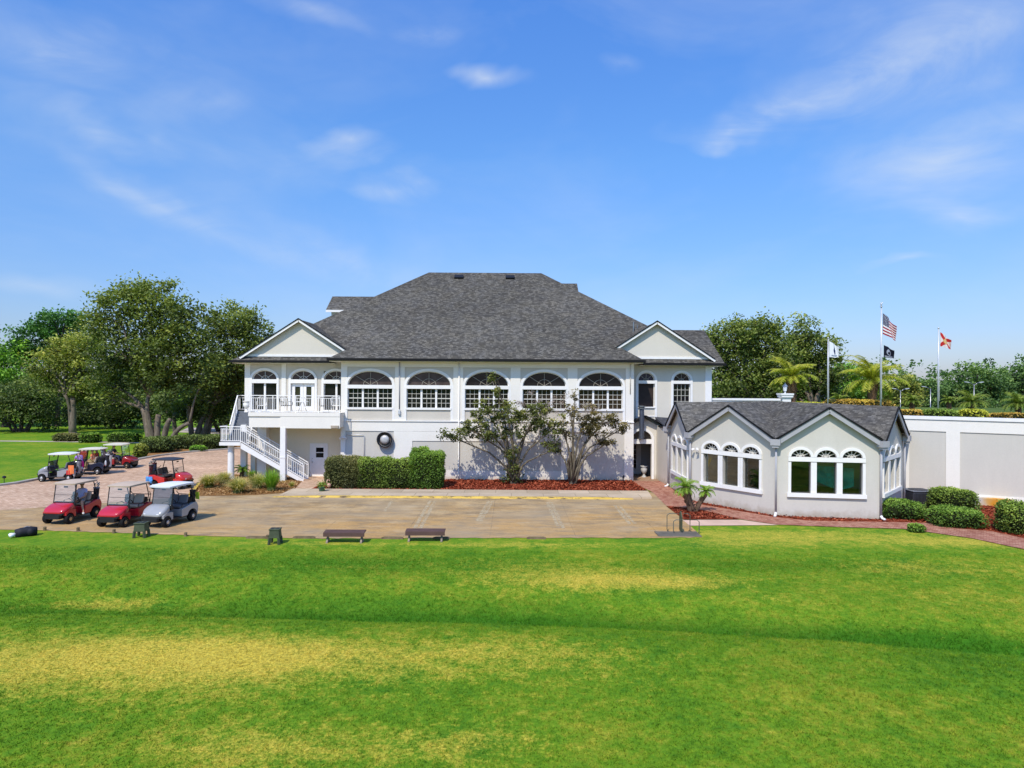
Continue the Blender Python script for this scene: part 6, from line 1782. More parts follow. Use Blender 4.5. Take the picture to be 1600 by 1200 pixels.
def person(label, W, loc, J, skin, shirt, shorts, hair=HAIR, hat=None, sleeve=.6, long_leg=False, shoes=None, scale=1.0):
    """J: joint dictionary in a frame whose +X is forward; W maps it to the world"""
    root = thing('person', label, 'person', W(loc), 0)
    pts, rad, ed, ix = [], [], [], {}
    def add(k, p, r, frm=None):
        ix[k] = len(pts); pts.append(Vector(p)); rad.append(r)
        if frm is not None: ed.append((ix[frm], ix[k]))
    add('pelvis', J['pelvis'], (.13,.15)); add('waist', J['waist'], (.115,.14), 'pelvis'); add('chest', J['chest'], (.12,.165), 'waist'); add('neckb', J['neck'], (.065,.085), 'chest')
    hd = (Vector(J['head'])-Vector(J['neck'])).normalized()
    add('neck', Vector(J['neck'])+hd*.06, .052, 'neckb'); add('jaw', Vector(J['neck'])+hd*.13, (.072,.066), 'neck'); add('skull', Vector(J['neck'])+hd*.22, (.095,.08), 'jaw'); add('top', Vector(J['neck'])+hd*.30, (.06,.052), 'skull')
    for s in 'LR':
        add('sh'+s, J['sh'+s], .062, 'chest'); add('el'+s, J['el'+s], .044, 'sh'+s); add('wr'+s, J['wr'+s], .030, 'el'+s)
        d = (Vector(J['wr'+s])-Vector(J['el'+s])).normalized(); h = Vector(J['wr'+s]) + d*.055
        add('hand'+s, h, (.042,.022), 'wr'+s)
        side = d.cross(Vector((0,0,1))); side = side.normalized() if side.length > .1 else Vector((0,1,0)); dn = side.cross(d)
        if dn.z > 0: dn = -dn
        for k, (o_, l) in enumerate(((-.030,.062),(-.010,.075),(.010,.070),(.030,.056))):
            add(f'f{s}{k}a', h + d*.045 + side*o_, .010, 'hand'+s)
            add(f'f{s}{k}b', h + d*(.045+l*.6) + side*o_*1.15 + dn*.012, .0088, f'f{s}{k}a'); add(f'f{s}{k}c', h + d*(.045+l) + side*o_*1.15 + dn*.034, .0075, f'f{s}{k}b')
        add(f't{s}a', h + d*.0 - side*.045, .012, 'hand'+s); add(f't{s}b', h + d*.04 - side*.062 + dn*.02, .0095, f't{s}a')
        add('hip'+s, J['hip'+s], .092, 'pelvis'); add('kn'+s, J['kn'+s], .060, 'hip'+s)
        cf = Vector(J['kn'+s]).lerp(Vector(J['an'+s]), .3); add('cf'+s, cf, .055, 'kn'+s)
        add('an'+s, J['an'+s], .036, 'cf'+s); add('to'+s, J['to'+s], (.042,.030), 'an'+s)
    skin_body('body', pts, ed, rad, skin, root, W)
    def shell(name, keys, mat, grow, tips=()):
        p2, r2, e2, m2 = [], [], [], {}
        for k in keys:
            m2[k] = len(p2); p2.append(pts[ix[k]]); r = rad[ix[k]]; r2.append((r[0]+grow, r[1]+grow) if isinstance(r, tuple) else r+grow)
        for (a, b) in ed:
            ka = [k for k in keys if ix[k] == a]; kb = [k for k in keys if ix[k] == b]
            if ka and kb: e2.append((m2[ka[0]], m2[kb[0]]))
        for (a, b, f) in tips:
            m2[b+'t'] = len(p2); p2.append(pts[ix[a]].lerp(pts[ix[b]], f)); ra = rad[ix[a]]; rb = rad[ix[b]]
            ra = ra if not isinstance(ra, tuple) else ra[0]; rb = rb if not isinstance(rb, tuple) else rb[0]
            r2.append(ra+(rb-ra)*f+grow*1.25); e2.append((m2[a], m2[b+'t']))
        return skin_body(name, p2, e2, r2, mat, root, W)
    shell('shirt', ['pelvis','waist','chest','neckb','shL','shR'], shirt, .018, (('shL','elL',sleeve),('shR','elR',sleeve)))
    shell('trousers' if long_leg else 'shorts', ['pelvis','waist','hipL','hipR'] + (['knL','knR'] if long_leg else []), shorts, .020,
          (('knL','anL',.85),('knR','anR',.85)) if long_leg else (('hipL','knL',.85),('hipR','knR',.85)))
    # face, hair, hat
    c = Vector(J['neck'])+hd*.215; fwd = Vector(J.get('look',(1,0,0))).normalized(); sd = Vector((-fwd.y, fwd.x, 0)).normalized()
    if abs(fwd.z) > .2: sd = Vector((0,1,0))
    upv = fwd.cross(sd)
    def at(f, s, u): return W(c + fwd*f + sd*s + upv*u)
    ey = MB()
    for s in (-1,1): ey.sphere(at(.088, s*.032, .0), .013, nu=8, nv=6)
    ey.build('eyes', M['black'], root, smooth=True)
    m = MB(); m.sphere(at(.108,0,-.03), .018,.018,.026, 8,6); m.build('nose', skin, root, smooth=True)
    m = MB(); m.sphere(at(.090,0,-.075), .016,.024,.008, 8,6); m.build('mouth', mat_lip, root, smooth=True)
    for s in (-1,1):
        m = MB(); m.sphere(at(0, s*.083, -.01), .022,.014,.034, 8,6); m.build('ear', skin, root, smooth=True)
    m = MB(); m.sphere(W(c + upv*.035 - fwd*.02), .106,.094,.10, 14,10); m.build('hair', hair, root, smooth=True)
    if hat:
        m = MB(); o = W(c+upv*.075); m.lathe([(.175,-.012),(.18,0),(.112,.006),(.104,.06),(.08,.098),(.02,.108)], 20, tuple(o)); m.build('hat', hat, root, smooth=True)
    if shoes:
        for s in 'LR':
            a, b = W(J['an'+s]), W(J['to'+s]); d = (b-a); d.z = 0; d = d.normalized() if d.length > .01 else Vector((1,0,0))
            m = MB(); m.tube([Vector((a.x,a.y,b.z))-d*.07, Vector((a.x,a.y,b.z))+d*.06, Vector((b.x,b.y,b.z))+d*.05], [.045,.055,.035], 10); m.build('shoe', shoes, root, smooth=True)
    return root
mat_lip = mat_plain('lip', (.35,.13,.10), .5)
def seated(dy, lean=.0, knee_out=0.0, leg=(0,0), look=(1,0,0), arms='lap', turn=0.0):
    """sitting on the cart seat at lateral offset dy; leg turns the legs out of the cart"""
    J = {'pelvis':(-.34,dy,.90),'waist':(-.37+lean*.3,dy,1.06),'chest':(-.39+lean*.6,dy,1.24),'neck':(-.38+lean,dy,1.42),'head':(-.37+lean*1.1,dy,1.64),'look':look}
    for s, k in (('L',1),('R',-1)):
        J['sh'+s] = (-.39+lean*.8, dy+k*.19, 1.36)
        if arms == 'wheel': J['el'+s] = (-.20, dy+k*.25, 1.12); J['wr'+s] = (.04, dy+k*.12, 1.10)
        elif arms == 'lap': J['el'+s] = (-.28, dy+k*.25, 1.10); J['wr'+s] = (-.06, dy+k*.12, 1.00)
        J['hip'+s] = (-.32, dy+k*.10, .88)
        J['kn'+s] = (.10+leg[0]*.0, dy+k*(.12+knee_out)+leg[1]*.35, .86); J['an'+s] = (.18+leg[0], dy+k*.12+leg[1]*.55, .42); J['to'+s] = (.32+leg[0], dy+k*.13+leg[1]*.68, .36)
    return J
WA = on(cA); J = seated(.22, .02, .02, arms='lap', look=(.95,.25,-.15))
# far leg rests on the floor, near leg hangs out over the sill
J['knL'] = (.02,.50,.84); J['anL'] = (.10,.66,.44); J['toL'] = (.20,.74,.36); J['knR'] = (.10,.20,.88); J['anR'] = (.16,.22,.44); J['toR'] = (.30,.22,.37)
person('seated man in lavender shirt, sun hat and shorts inside the left red cart', WA, (-.34,.22,.80), J, SKIN, mat_plain('lavender_shirt', (.46,.44,.66), .8, var=.08), mat_plain('khaki_shorts', (.30,.25,.20), .8), hat=mat_plain('straw_hat', (.60,.52,.40), .8), shoes=mat_plain('white_shoe', (.75,.73,.70), .6))
WG = on(cG); person('person in dark clothes sitting in the maroon cart', WG, (-.34,-.22,.80), seated(-.22, .06, arms='wheel', look=(1,0,-.1)), SKIN, mat_plain('black_shirt', (.02,.022,.035), .8), mat_plain('navy_trousers', (.03,.035,.07), .8), long_leg=True, shoes=M['black'])
WF = on(cF)
person('person in red top seated on the far side of the navy cart', WF, (-.34,-.22,.80), seated(-.22, .05, arms='wheel'), SKIN, mat_plain('red_shirt', (.55,.05,.035), .8), mat_plain('dark_shorts', (.04,.04,.05), .8), shoes=M['black'])
person('person in orange top seated beside the woman in pink shorts', WF, (-.34,.16,.80), seated(.16, .12, arms='lap', look=(1,.2,-.2)), SKIN2, mat_plain('orange_shirt', (.78,.22,.09), .8), mat_plain('tan_trousers', (.42,.30,.14), .8), long_leg=True, shoes=M['seat_tan'])
def standing(bend=0.0, look=(1,0,0), reach=None):
    J = {'pelvis':(0,0,.92)}
    d = Vector((math.sin(bend),0,math.cos(bend))); p = Vector((0,0,.92))
    J['waist'] = p+d*.16; J['chest'] = p+d*.36; J['neck'] = p+d*.53; J['head'] = p + d*.75; J['look'] = look
    c = p+d*.47
    for s, k in (('L',1),('R',-1)):
        J['sh'+s] = c+Vector((0,k*.18,0))
        e = c+Vector((.06+.1*math.sin(bend),k*.24,-.27)); J['el'+s] = e; J['wr'+s] = e+Vector((.16,-k*.02,-.18))
        J['hip'+s] = (0,k*.095,.88); J['kn'+s] = (.03,k*.11,.48); J['an'+s] = (-.02,k*.12,.09); J['to'+s] = (.13,k*.14,.045)
    return J
def frame(px, py, rz):
    b = g(px, py); Mx = Matrix.Translation((b.x,b.y,.02)) @ Matrix.Rotation(rz,4,'Z'); return lambda p: Mx @ Vector(p)
Wp = frame(126.5, 744, R(150)); person('woman in purple top and magenta shorts leaning over the kerb carts', Wp, (0,0,0), standing(.55, (.8,0,-.5)), SKIN, mat_plain('purple_top', (.40,.20,.62), .8, var=.25, scale=8), mat_plain('magenta_shorts', (.68,.02,.26), .8), shoes=M['c_white'])
Wp = frame(165.5, 738.5, R(200)); person('person in pale pink clothes standing at the back of the navy cart', Wp, (0,0,0), standing(.12), SKIN2, mat_plain('pale_pink_top', (.66,.48,.44), .8), mat_plain('pale_shorts', (.60,.48,.45), .8), hair=mat_plain('fair_hair', (.45,.34,.20), .6), shoes=M['c_white'])
Wd = on(cD)

# ------------------------------------------------------------------ furniture and small things
M['bench_brown'] = mat_plain('brown_plastic_board', (.115,.062,.052), .6, .3, var=.2); M['bench_tan'] = mat_plain('tan_leg', (.30,.235,.17), .7, var=.2)
M['green_box'] = mat_plain('dark_green_plastic', (.075,.088,.048), .6, .3, var=.25, scale=6)
def bench(label, px, py, w):
    b = g(px, py); root = thing('bench', label, 'bench', (b.x,b.y,0), R(1), 'backless benches at the lawn edge'); W = local(root)
    def B(m, *a, **k): return m.map(W).build(*a, **k)
    m = MB()
    for k in range(3): m.box(-w/2, w/2, .02+.145*k, .155+.145*k, .40+.012*k, .445+.012*k)
    B(m, 'seat', M['bench_brown'], root, bevel=.008)
    m = MB(); m.box(-w/2, w/2, -.02, .018, .27, .425); B(m, 'apron_board', M['bench_brown'], root, bevel=.006)
    for s in (-1,1):
        m = MB(); x = s*(w/2-.14); m.beam((x,.03,.02),(x,.36,.40),.07,.06); m.beam((x,.40,.02),(x,.06,.40),.06,.06); m.beam((x,-.01,.02),(x,.43,.02),.08,.05); B(m, 'leg', M['bench_tan'], root)
bench('left backless brown bench on the lawn edge', 537, 849, 1.66)
bench('right backless brown bench on the lawn edge', 664, 847, 1.62)
def stand(label, px, py, h, w):
    b = g(px, py); root = thing('cooler_stand', label, 'stand', (b.x,b.y,0), R(4), 'green stands at the lawn edge'); W = local(root)
    def B(m, *a, **k): return m.map(W).build(*a, **k)
    m = MB(); m.loft([[(-w/2,-w/2,.26),(w/2,-w/2,.26),(w/2,w/2,.26),(-w/2,w/2,.26)],[(-w*.44,-w*.44,h-.05),(w*.44,-w*.44,h-.05),(w*.44,w*.44,h-.05),(-w*.44,w*.44,h-.05)]]); B(m, 'body', M['green_box'], root, bevel=.012)
    m = MB(); m.box(-w*.5,w*.5,-w*.5,w*.5,h-.05,h); top = B(m, 'top', M['green_box'], root, bevel=.012)
    m = MB()
    for (x, y) in ((-.22,-.2),(.22,-.2),(-.22,.2),(.22,.2)): m.lathe([(.16*w,h+.001),(.16*w,h+.006)], 12, (x*w,y*w,0))
    B(m, 'cup_holes', M['black'], top)
    for sx in (-1,1):
        for sy in (-1,1):
            m = MB(); m.beam((sx*w*.46,sy*w*.46,0),(sx*w*.42,sy*w*.42,.28), w*.2, w*.2); B(m, 'leg', M['green_box'], root)
stand('green four legged cooler stand beside the wheel stops', 430, 849.5, .62, .42)
stand('taller green cooler stand in front of the silver cart', 221, 839, .62, .46)
def wheel_stop(label, px, py, w):
    b = g(px, py); m = MB(); m.loft([[(b.x+x,b.y-.07,0),(b.x+x,b.y+.07,0),(b.x+x,b.y+.05,h),(b.x+x,b.y-.05,h)] for (x,h) in ((-w/2,.06),(-w/2+.1,.09),(w/2-.1,.09),(w/2,.06))])
    o = m.build('wheel_stop', M['stop'], None); tag(o, label, 'wheel stop', 'weathered wheel stops at the lawn edge')
M['stop'] = mat_plain('weathered_timber', (.20,.145,.085), .9, .1, var=.4, scale=4)
for (lab, px, py, w) in (('weathered wheel stop left of the small green stand',402,841,.92),('weathered wheel stop between green stand and left bench',475,841,.92),('weathered wheel stop left of the right bench',613,842,.9),('weathered wheel stop behind the right bench',690,842,.7),('weathered low timber at the right end of the apron',838,842,.8)): wheel_stop(lab, px, py, w)
def stake(label, px, py):
    b = g(px, py); m = MB(); m.lathe([(.07,0),(.06,.12),(.075,.13),(.05,.17)], 10, (b.x,b.y,0)); o = m.build('stake_stub', M['stop'], None); tag(o, label, 'stake', 'dark stubs along the apron edge')
for (lab, px, py) in (('dark stub in front of the left red cart',70,829),('dark stub between the two red carts',122,830),('dark stub in front of the empty red cart',178,833),('dark stub right of the silver cart',290,838),('dark stub beside the small green stand',418,842)): stake(lab, px, py)
# golf bag lying on the lawn
b = g(31, 839); Lm = Matrix.Translation((b.x+.05,b.y+.1,.0)); W = lambda p: Lm @ Vector(p)
lg = thing('golf_bag', 'black golf bag lying on the lawn with two white head covers', 'golf bag', (b.x,b.y,0))
m = MB(); m.tube([W((.36,.34,.17)),W((.20,.20,.18)),W((-.05,-.02,.17)),W((-.20,-.16,.15))], [.16,.21,.20,.17], 14); m.sphere(W((.28,.06,.18)), .16,.13,.16); m.sphere(W((.02,.22,.24)), .17,.12,.13); m.build('bag_body', M['bag_black'], lg, smooth=True)
m = MB(); m.tube([W((.30,.28,.33)),W((.1,.1,.40)),W((-.12,-.08,.31))], .018, 6); m.build('strap', M['bag_grey'], lg, smooth=True)
for (x, y) in ((-.36,-.20),(-.22,-.36)):
    m = MB(); m.tube([W((x*.6,y*.6,.14)),W((x,y,.11)),W((x*1.15,y*1.15,.09))], [.04,.075,.06], 10); m.build('head_cover', M['c_white'], lg, smooth=True)
# path light on the left lawn
b = g(6.5, 757); pl = thing('path_light', 'small black path light on the lawn at the left edge', 'light', (b.x,b.y,0))
m = MB(); m.tube([(b.x,b.y,0),(b.x,b.y,.42)], .018, 6); m.build('stem', M['black'], pl); m = MB(); m.lathe([(.05,.38),(.11,.42),(.09,.52),(.02,.55)], 10, (b.x,b.y,0)); m.build('hood', M['black'], pl)
# club cleaning rack
b = g(1064, 834); rk = thing('club_rack', 'bent metal tube rack with a green board at the apron corner', 'rack', (b.x,b.y,0))
def hoop(y, x0, x1, z): return [(b.x+x0,b.y+y,.02),(b.x+x0-.06,b.y+y,.10),(b.x+x0-.06,b.y+y,z-.08),(b.x+x0+.04,b.y+y,z),(b.x+x1-.04,b.y+y,z),(b.x+x1+.06,b.y+y,z-.08),(b.x+x1+.06,b.y+y,.10),(b.x+x1,b.y+y,.02)]
m = MB(); m.tube(hoop(.45,-.45,.45,.80), .018, 6); m.build('hoop', M['rack'] if 'rack' in M else M.setdefault('rack', mat_plain('green_tube', (.10,.115,.085), .5)), rk, smooth=True)
m = MB(); m.tube(hoop(-.05,-.28,.72,.62), .018, 6); m.build('hoop', M['rack'], rk, smooth=True)
m = MB(); m.tube([(b.x-.5,b.y+.45,.03),(b.x-.28,b.y-.05,.03),(b.x+.72,b.y-.05,.03),(b.x+.5,b.y+.45,.03)], .016, 6); m.build('base_rail', M['rack'], rk, smooth=True)
m = MB(); m.prism([(b.x+.02,b.y-.02,.10),(b.x+.02,b.y+.42,.10),(b.x+.02,b.y+.42,.82),(b.x+.02,b.y+.22,.95),(b.x+.02,b.y-.02,.72)], (.04,0,0)); m.build('board', M['green_box'], rk)
pad = MB(); bb = g(1075, 838); pad.box(bb.x-1.3, bb.x+.55, bb.y-.15, bb.y+.75, 0.0, .05); struct(pad.build('rack_slab', mat_plain('dark_slab', (.17,.15,.12), .9, .1, var=.35, scale=1.5)), 'dark slab under the club rack')
# air conditioner
b = g(1434, 790); ac = thing('air_conditioner', 'dark square condenser unit between pavilion and retaining wall', 'air conditioner', (b.x,b.y,0))
s = b.y/F*34/2
m = MB(); m.box(b.x-s,b.x+s,b.y-s,b.y+s,.06,.82); m.build('cabinet', M['dark_metal'], ac, bevel=.07, seg=3)
m = MB()
for k in range(14):
    x = b.x-s+.08+(2*s-.16)*k/13; m.box(x-.008,x+.008,b.y-s-.012,b.y-s-.002,.12,.76)
m.build('fin_grille', M['black'], ac)
m = MB(); m.box(b.x-s-.02,b.x+s+.02,b.y-s-.02,b.y+s+.02,.821,.88); m.build('lid', mat_plain('grey_lid', (.20,.205,.23), .5, .4, .3), ac, bevel=.06, seg=3)
m = MB(); m.lathe([(.40*s/.5,.882),(.40*s/.5,.90)], 24, (b.x,b.y,0)); m.build('fan_grille', M['dark_metal'], ac)
m = MB(); m.box(b.x-s-.08,b.x+s+.08,b.y-s-.08,b.y+s+.08,0,.058); m.build('pad', M['concrete'], ac)
# urns
def urn(label, p, h, mat):
    root = thing('urn', label, 'urn', p); k = h/.8
    m = MB(); m.lathe([(.17*k,0),(.17*k,.06*k),(.09*k,.10*k),(.07*k,.22*k),(.12*k,.28*k)], 16, p); m.build('pedestal', mat, root, smooth=False)
    m = MB(); m.lathe([(.12*k,.28*k),(.22*k,.42*k),(.24*k,.60*k),(.18*k,.70*k),(.28*k,.78*k),(.28*k,.80*k),(.22*k,.79*k),(.16*k,.66*k)], 16, p, caps=False); m.build('bowl', mat, root, smooth=True)
urn('white urn at the head of the outside stair', tuple(Vector((-17.55,45.2,4.52))), .75, M['trim'])
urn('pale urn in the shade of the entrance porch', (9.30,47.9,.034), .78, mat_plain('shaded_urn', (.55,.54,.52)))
# potted plant and flamingo by the door
b = g(503, 770); pot = thing('plant_pot', 'dark green pot with a small plant by the basement path', 'pot', (b.x,b.y,.02))
m = MB(); m.lathe([(.13,.02),(.20,.30),(.22,.32),(.22,.36),(.18,.35)], 14, (b.x,b.y,0)); m.build('pot', mat_plain('green_glaze', (.03,.09,.05), .3, .5), pot, smooth=False)
r_ = np.random.default_rng(9); Cn = np.array([b.x,b.y,.48]) + r_.normal(0,1,(260,3))*np.array([.13,.13,.10]); V, Fq = leaf_quads(Cn, .10, r_); fast_mesh('foliage', V, Fq, M['leaf_hedge'], pot, {'tint': ('FACE', r_.uniform(.2,.9,260))})
b = g(514, 766); fl = thing('garden_ornament', 'curly pinkish garden ornament against the hedge end', 'ornament', (b.x,b.y,.02))
pk = mat_plain('faded_pink', (.55,.32,.22), .6, var=.2)
m = MB(); m.sphere((b.x,b.y,.30), .13,.17,.13); m.build('body', pk, fl, smooth=True)
m = MB(); m.tube([(b.x-.08,b.y,.36),(b.x-.14,b.y,.52),(b.x-.08,b.y,.64),(b.x+.03,b.y,.62),(b.x+.05,b.y,.54)], [.05,.04,.035,.04,.02], 8); m.build('neck', pk, fl, smooth=True)
for s in (-.05,.05):
    m = MB(); m.tube([(b.x+s,b.y,.02),(b.x+s,b.y,.22)], .012, 6); m.build('leg', pk, fl)
# solar spike light by the wall
b = q(973.5, 752, 45.9); sp = thing('spike_light', 'dark garden spike light at the foot of the corner wall', 'light', (b.x,45.7,.03))
m = MB(); m.tube([(b.x,45.7,.03),(b.x,45.7,.30)], .02, 6); m.build('stem', M['black'], sp); m = MB(); m.lathe([(.06,.28),(.07,.40),(.03,.44)], 10, (b.x,45.7,0)); m.build('lamp_head', M['black'], sp)

# ---- balcony furniture
def patio_chair(label, x, y, rz, col, cush=None, group='balcony chairs'):
    root = thing('patio_chair', label, 'chair', (x,y,4.524), rz, group); W = local(root)
    def B(m, *a, **k): return m.map(W).build(*a, **k)
    m = MB(); m.box(-.27,.27,-.27,.27,.40,.45); B(m, 'seat', cush or col, root, bevel=.02)
    m = MB()
    for k in range(7):
        u = -.27+.09*k; m.tube([(u,.26,.45),(u*1.05,.36,.95+.06*math.cos(u*5))], .014, 5)
    m.tube([(-.29,.25,.45),(-.31,.36,.92),(-.15,.38,1.02),(.15,.38,1.02),(.31,.36,.92),(.29,.25,.45)], .022, 6); B(m, 'backrest', col, root)
    for s in (-1,1):
        m = MB(); m.tube([(s*.29,.32,.70),(s*.33,.0,.68),(s*.33,-.26,.66),(s*.30,-.28,.44)], .02, 6); B(m, 'armrest', col, root)
        for yy in (-.25,.25):
            m = MB(); m.tube([(s*.26,yy,.42),(s*.30,yy*1.12,0)], .018, 6); B(m, 'leg', col, root)
wh = M['trim']; bk_ = M['black']
patio_chair('white wicker chair at the left end of the balcony', -16.75, 45.75, R(205), wh)
patio_chair('black metal chair right of the white balcony chair', -15.2, 46.0, R(170), bk_)
patio_chair('black chair with brown cushion near the balcony right end', -12.6, 45.8, R(195), bk_, M['seat_dark'])
patio_chair('second white chair against the right balcony window', -11.95, 46.6, R(180), wh)
tb = thing('patio_table', 'small round white table between the balcony chairs', 'table', (-14.1,45.9,4.524))
m = MB(); m.lathe([(.40,5.20),(.41,5.22),(.40,5.24)], 20, (-14.1,45.9,0)); m.build('table_top', wh, tb)
for k in range(3):
    a = 2*PI*k/3; m = MB(); m.tube([(-14.1+.10*math.cos(a),45.9+.10*math.sin(a),5.2),(-14.1+.32*math.cos(a),45.9+.32*math.sin(a),4.524)], .018, 6); m.build('leg', bk_, tb)

# ---- flags
def flag_material(kind):
    t = NT('flag_'+kind); b = t.bsdf(.8,.1)
    uv = t.n('ShaderNodeUVMap').outputs[0]; s = t.n('ShaderNodeSeparateXYZ'); t.l(uv, s.inputs[0]); u, v = s.outputs[0], s.outputs[1]
    def lt(a, x): return t.math('LESS_THAN', a, x)
    def gt(a, x): return t.math('GREATER_THAN', a, x)
    if kind == 'stripes':
        st = lt(t.math('FRACT', t.math('MULTIPLY', v, 6.5)), .5)
        c = t.mix(st, (.80,.79,.78), (.36,.014,.03))
        can = t.math('MULTIPLY', lt(u, .42), gt(v, .462))
        pu = t.math('SUBTRACT', t.math('FRACT', t.math('MULTIPLY', u, 13.0)), .5); pv = t.math('SUBTRACT', t.math('FRACT', t.math('MULTIPLY', v, 14.0)), .5)
        star = lt(t.math('ADD', t.math('MULTIPLY', pu, pu), t.math('MULTIPLY', pv, pv)), .06)
        c = t.mix(can, c, t.mix(star, (.018,.022,.085), (.80,.79,.78)))
    elif kind == 'saltire':
        d1 = t.math('ABSOLUTE', t.math('SUBTRACT', u, v)); d2 = t.math('ABSOLUTE', t.math('SUBTRACT', t.math('SUBTRACT', 1.0, u), v))
        c = t.mix(lt(t.math('MINIMUM', d1, d2), .17), (.76,.66,.62), (.52,.03,.03))
        du, dv = t.math('SUBTRACT', u, .5), t.math('SUBTRACT', v, .5)
        rr = t.math('ADD', t.math('MULTIPLY', du, du), t.math('MULTIPLY', dv, dv))
        c = t.mix(lt(rr, .05), c, t.mix(lt(rr, .032), (.60,.34,.08), (.70,.45,.22)))
    elif kind == 'black':
        du, dv = t.math('SUBTRACT', u, .5), t.math('SUBTRACT', v, .52)
        rr = t.math('ADD', t.math('MULTIPLY', du, du), t.math('MULTIPLY', t.math('MULTIPLY', dv, dv), .7))
        c = t.mix(lt(rr, .055), (.012,.013,.025), (.35,.36,.42))
        c = t.mix(lt(t.math('ADD', t.math('MULTIPLY', du, du), t.math('MULTIPLY', t.math('ADD', dv, .08), t.math('ADD', dv, .08))), .018), c, (.012,.013,.025))
        c = t.mix(t.math('MULTIPLY', lt(t.math('ABSOLUTE', t.math('SUBTRACT', v, .10)), .05), lt(t.math('ABSOLUTE', du), .38)), c, (.35,.36,.42))
    else:
        du, dv = t.math('ABSOLUTE', t.math('SUBTRACT', u, .55)), t.math('SUBTRACT', v, .5)
        e = t.math('ADD', t.math('MULTIPLY', du, 2.6), t.math('ABSOLUTE', dv))
        c = t.mix(lt(e, .36), (.78,.79,.80), (.03,.05,.12))
        c = t.mix(t.math('MULTIPLY', lt(t.math('ABSOLUTE', t.math('ADD', dv, .38)), .05), lt(du, .3)), c, (.25,.30,.36))
    t.l(c, b.inputs['Base Color']); return t.m
def flagpole(label, px, D, ytop, r0=.045, finial='ball', z0=4.5):
    top = q(px, ytop, D); root = thing('flagpole', label, 'flagpole', (top.x, D, z0), 0, 'flagpoles on the entrance terrace')
    m = MB(); m.tube([(top.x,D,z0),(top.x,D,(z0+top.z)/2),(top.x,D,top.z)], [r0*1.25,r0*1.05,r0*.7], 10); m.build('shaft', M['alu'], root, smooth=True)
    m = MB()
    if finial == 'eagle':
        m.lathe([(.05,top.z),(.11,top.z+.03),(.05,top.z+.08)], 10, (top.x,D,0)); m.sphere((top.x,D,top.z+.20), .06,.05,.12); m.prism([(top.x,D-.02,top.z+.18),(top.x+.16,D-.02,top.z+.40),(top.x+.05,D-.02,top.z+.34)], (0,.04,0)); m.prism([(top.x,D-.02,top.z+.18),(top.x-.10,D-.02,top.z+.36),(top.x-.03,D-.02,top.z+.30)], (0,.04,0))
    else: m.sphere((top.x,D,top.z+.05), .06)
    m.build('finial', M['alu'], root, smooth=True)
    m = MB(); m.tube([(top.x+.05,D-.05,z0+1.1),(top.x+.05,D-.05,top.z-.05)], .007, 4); m.build('halyard', M['trim'], root)
    return top
def flag(label, kind, px, D, y0, y1, fly, sag, fold=.10):
    a, c = q(px, y0, D), q(px, y1, D); H = a.z-c.z
    nu, nv = 22, 12; vs, uv = [], []
    for i in range(nu+1):
        for j in range(nv+1):
            u, v = i/nu, j/nv
            x = a.x + .06 + fly*u*(1-.10*v) ; z = c.z + H*v*(1-.30*u) - sag*u**1.25 + .04*math.sin(u*9+v*3)*u
            y = D - .05 + fold*math.sin(u*8.5+v*2.2)*u**.6
            vs.append((x,y,z)); uv.append((u,v))
    k = nv+1; m = MB(); m.add(vs, [(i*k+j,(i+1)*k+j,(i+1)*k+j+1,i*k+j+1) for i in range(nu) for j in range(nv)])
    o = m.build('flag', flag_material(kind), None, smooth=True, fix=False)
    lay = o.data.uv_layers.new(name='UVMap')
    for l in o.data.loops: lay.data[l.index].uv = uv[l.vertex_index]
    tag(o, label, 'flag', 'flags on the terrace poles')
flagpole('shortest flagpole, carrying the white flag', 1294, 50, 529)
flag('white flag with a dark emblem against the oak', 'white', 1294, 50, 533, 558, .72, .05)
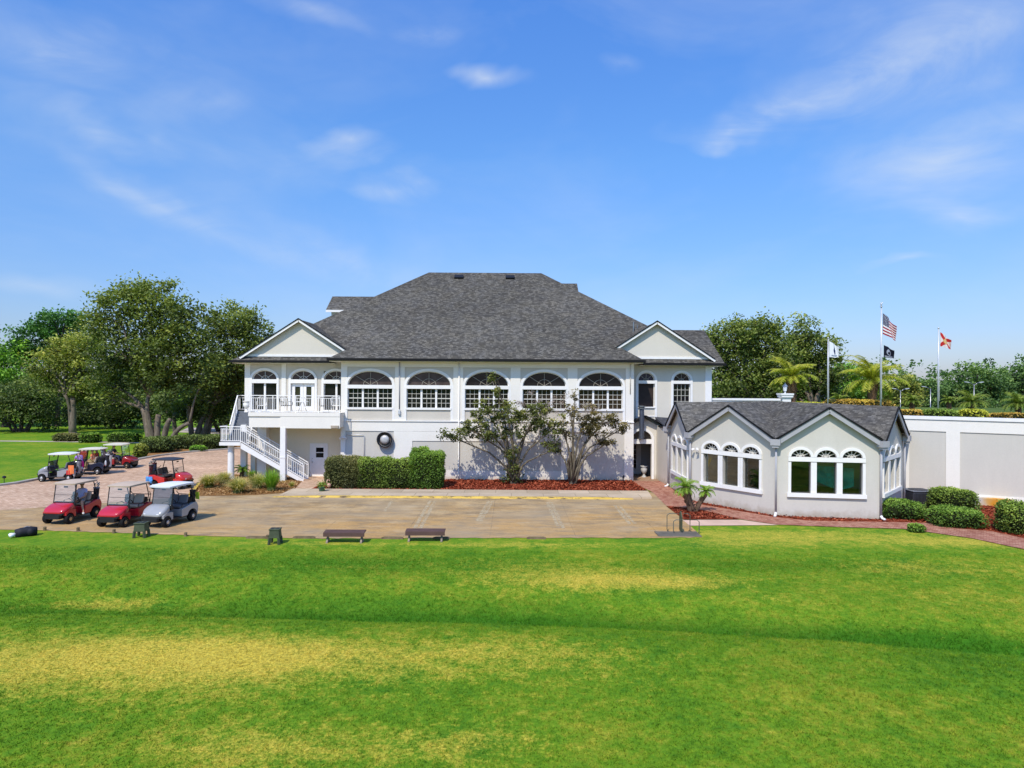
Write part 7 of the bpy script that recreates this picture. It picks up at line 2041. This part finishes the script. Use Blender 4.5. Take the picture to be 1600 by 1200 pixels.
flagpole('tallest flagpole, with an eagle finial and two flags', 1377, 49, 480, .055, 'eagle')
flag('striped red and white flag with a starry blue canton', 'stripes', 1377.5, 49, 489, 522, 1.0, .50, .20)
flag('small black flag with a pale emblem under the striped flag', 'black', 1379, 49, 539, 558, .78, .12, .12)
flagpole('flagpole at the wall head carrying the red flag', 1466.5, 44, 514)
flag('red and white saltire flag with an orange seal', 'saltire', 1467, 44, 519, 541, .72, .22, .12)

# ---- car park lamps and shelter far behind the terrace
def lamp(label, px, D, ytop, arms):
    t_ = q(px, ytop, D); root = thing('street_lamp', label, 'street lamp', (t_.x,D,0), 0, 'double arm lamps in the car park')
    m = MB(); m.tube([(t_.x,D,0),(t_.x,D,t_.z-.15)], [.07,.05], 8); m.build('pole', M['steel'], root, smooth=True)
    for s in arms:
        m = MB(); m.tube([(t_.x,D,t_.z-.35),(t_.x+s*.35,D,t_.z-.05),(t_.x+s*.65,D,t_.z+.03)], .035, 6); m.build('arm', M['steel'], root, smooth=True)
        m = MB(); m.boxc((t_.x+s*.85,D,t_.z+.05), .50,.24,.10, ry=-s*R(8)); m.build('lamp_head', M['alu'], root, bevel=.04)
lamp('double armed lamp beside the tallest flagpole', 1407, 88, 608, (-1,1))
lamp('single armed lamp left of the red flag pole', 1454, 86, 605, (-1,))
lamp('double armed lamp right of the red flag pole', 1522, 80, 598, (-1,1))
lamp('short lamp post against the tall palm trunk', 1369, 100, 613, (-1,))
b = q(1324, 622, 96); sh = thing('car_shelter', 'white flat roofed shelter far behind the terrace', 'shelter', (b.x,96,0))
m = MB(); m.box(b.x-2.0,b.x+2.0,95,99,4.55,4.85); m.build('roof', M['c_white'], sh)
for (x, y) in ((-1.8,95.2),(1.8,95.2),(-1.8,98.8),(1.8,98.8)):
    m = MB(); m.box(b.x+x-.1,b.x+x+.1,y-.1,y+.1,0,4.55); m.build('post', M['trim_grey'], sh)
sheet('car_park', [(28,80),(140,80),(140,130),(28,130)], .012, mat_plain('asphalt', (.055,.055,.058), .9, .1, var=.2), 'grey car park behind the terrace')
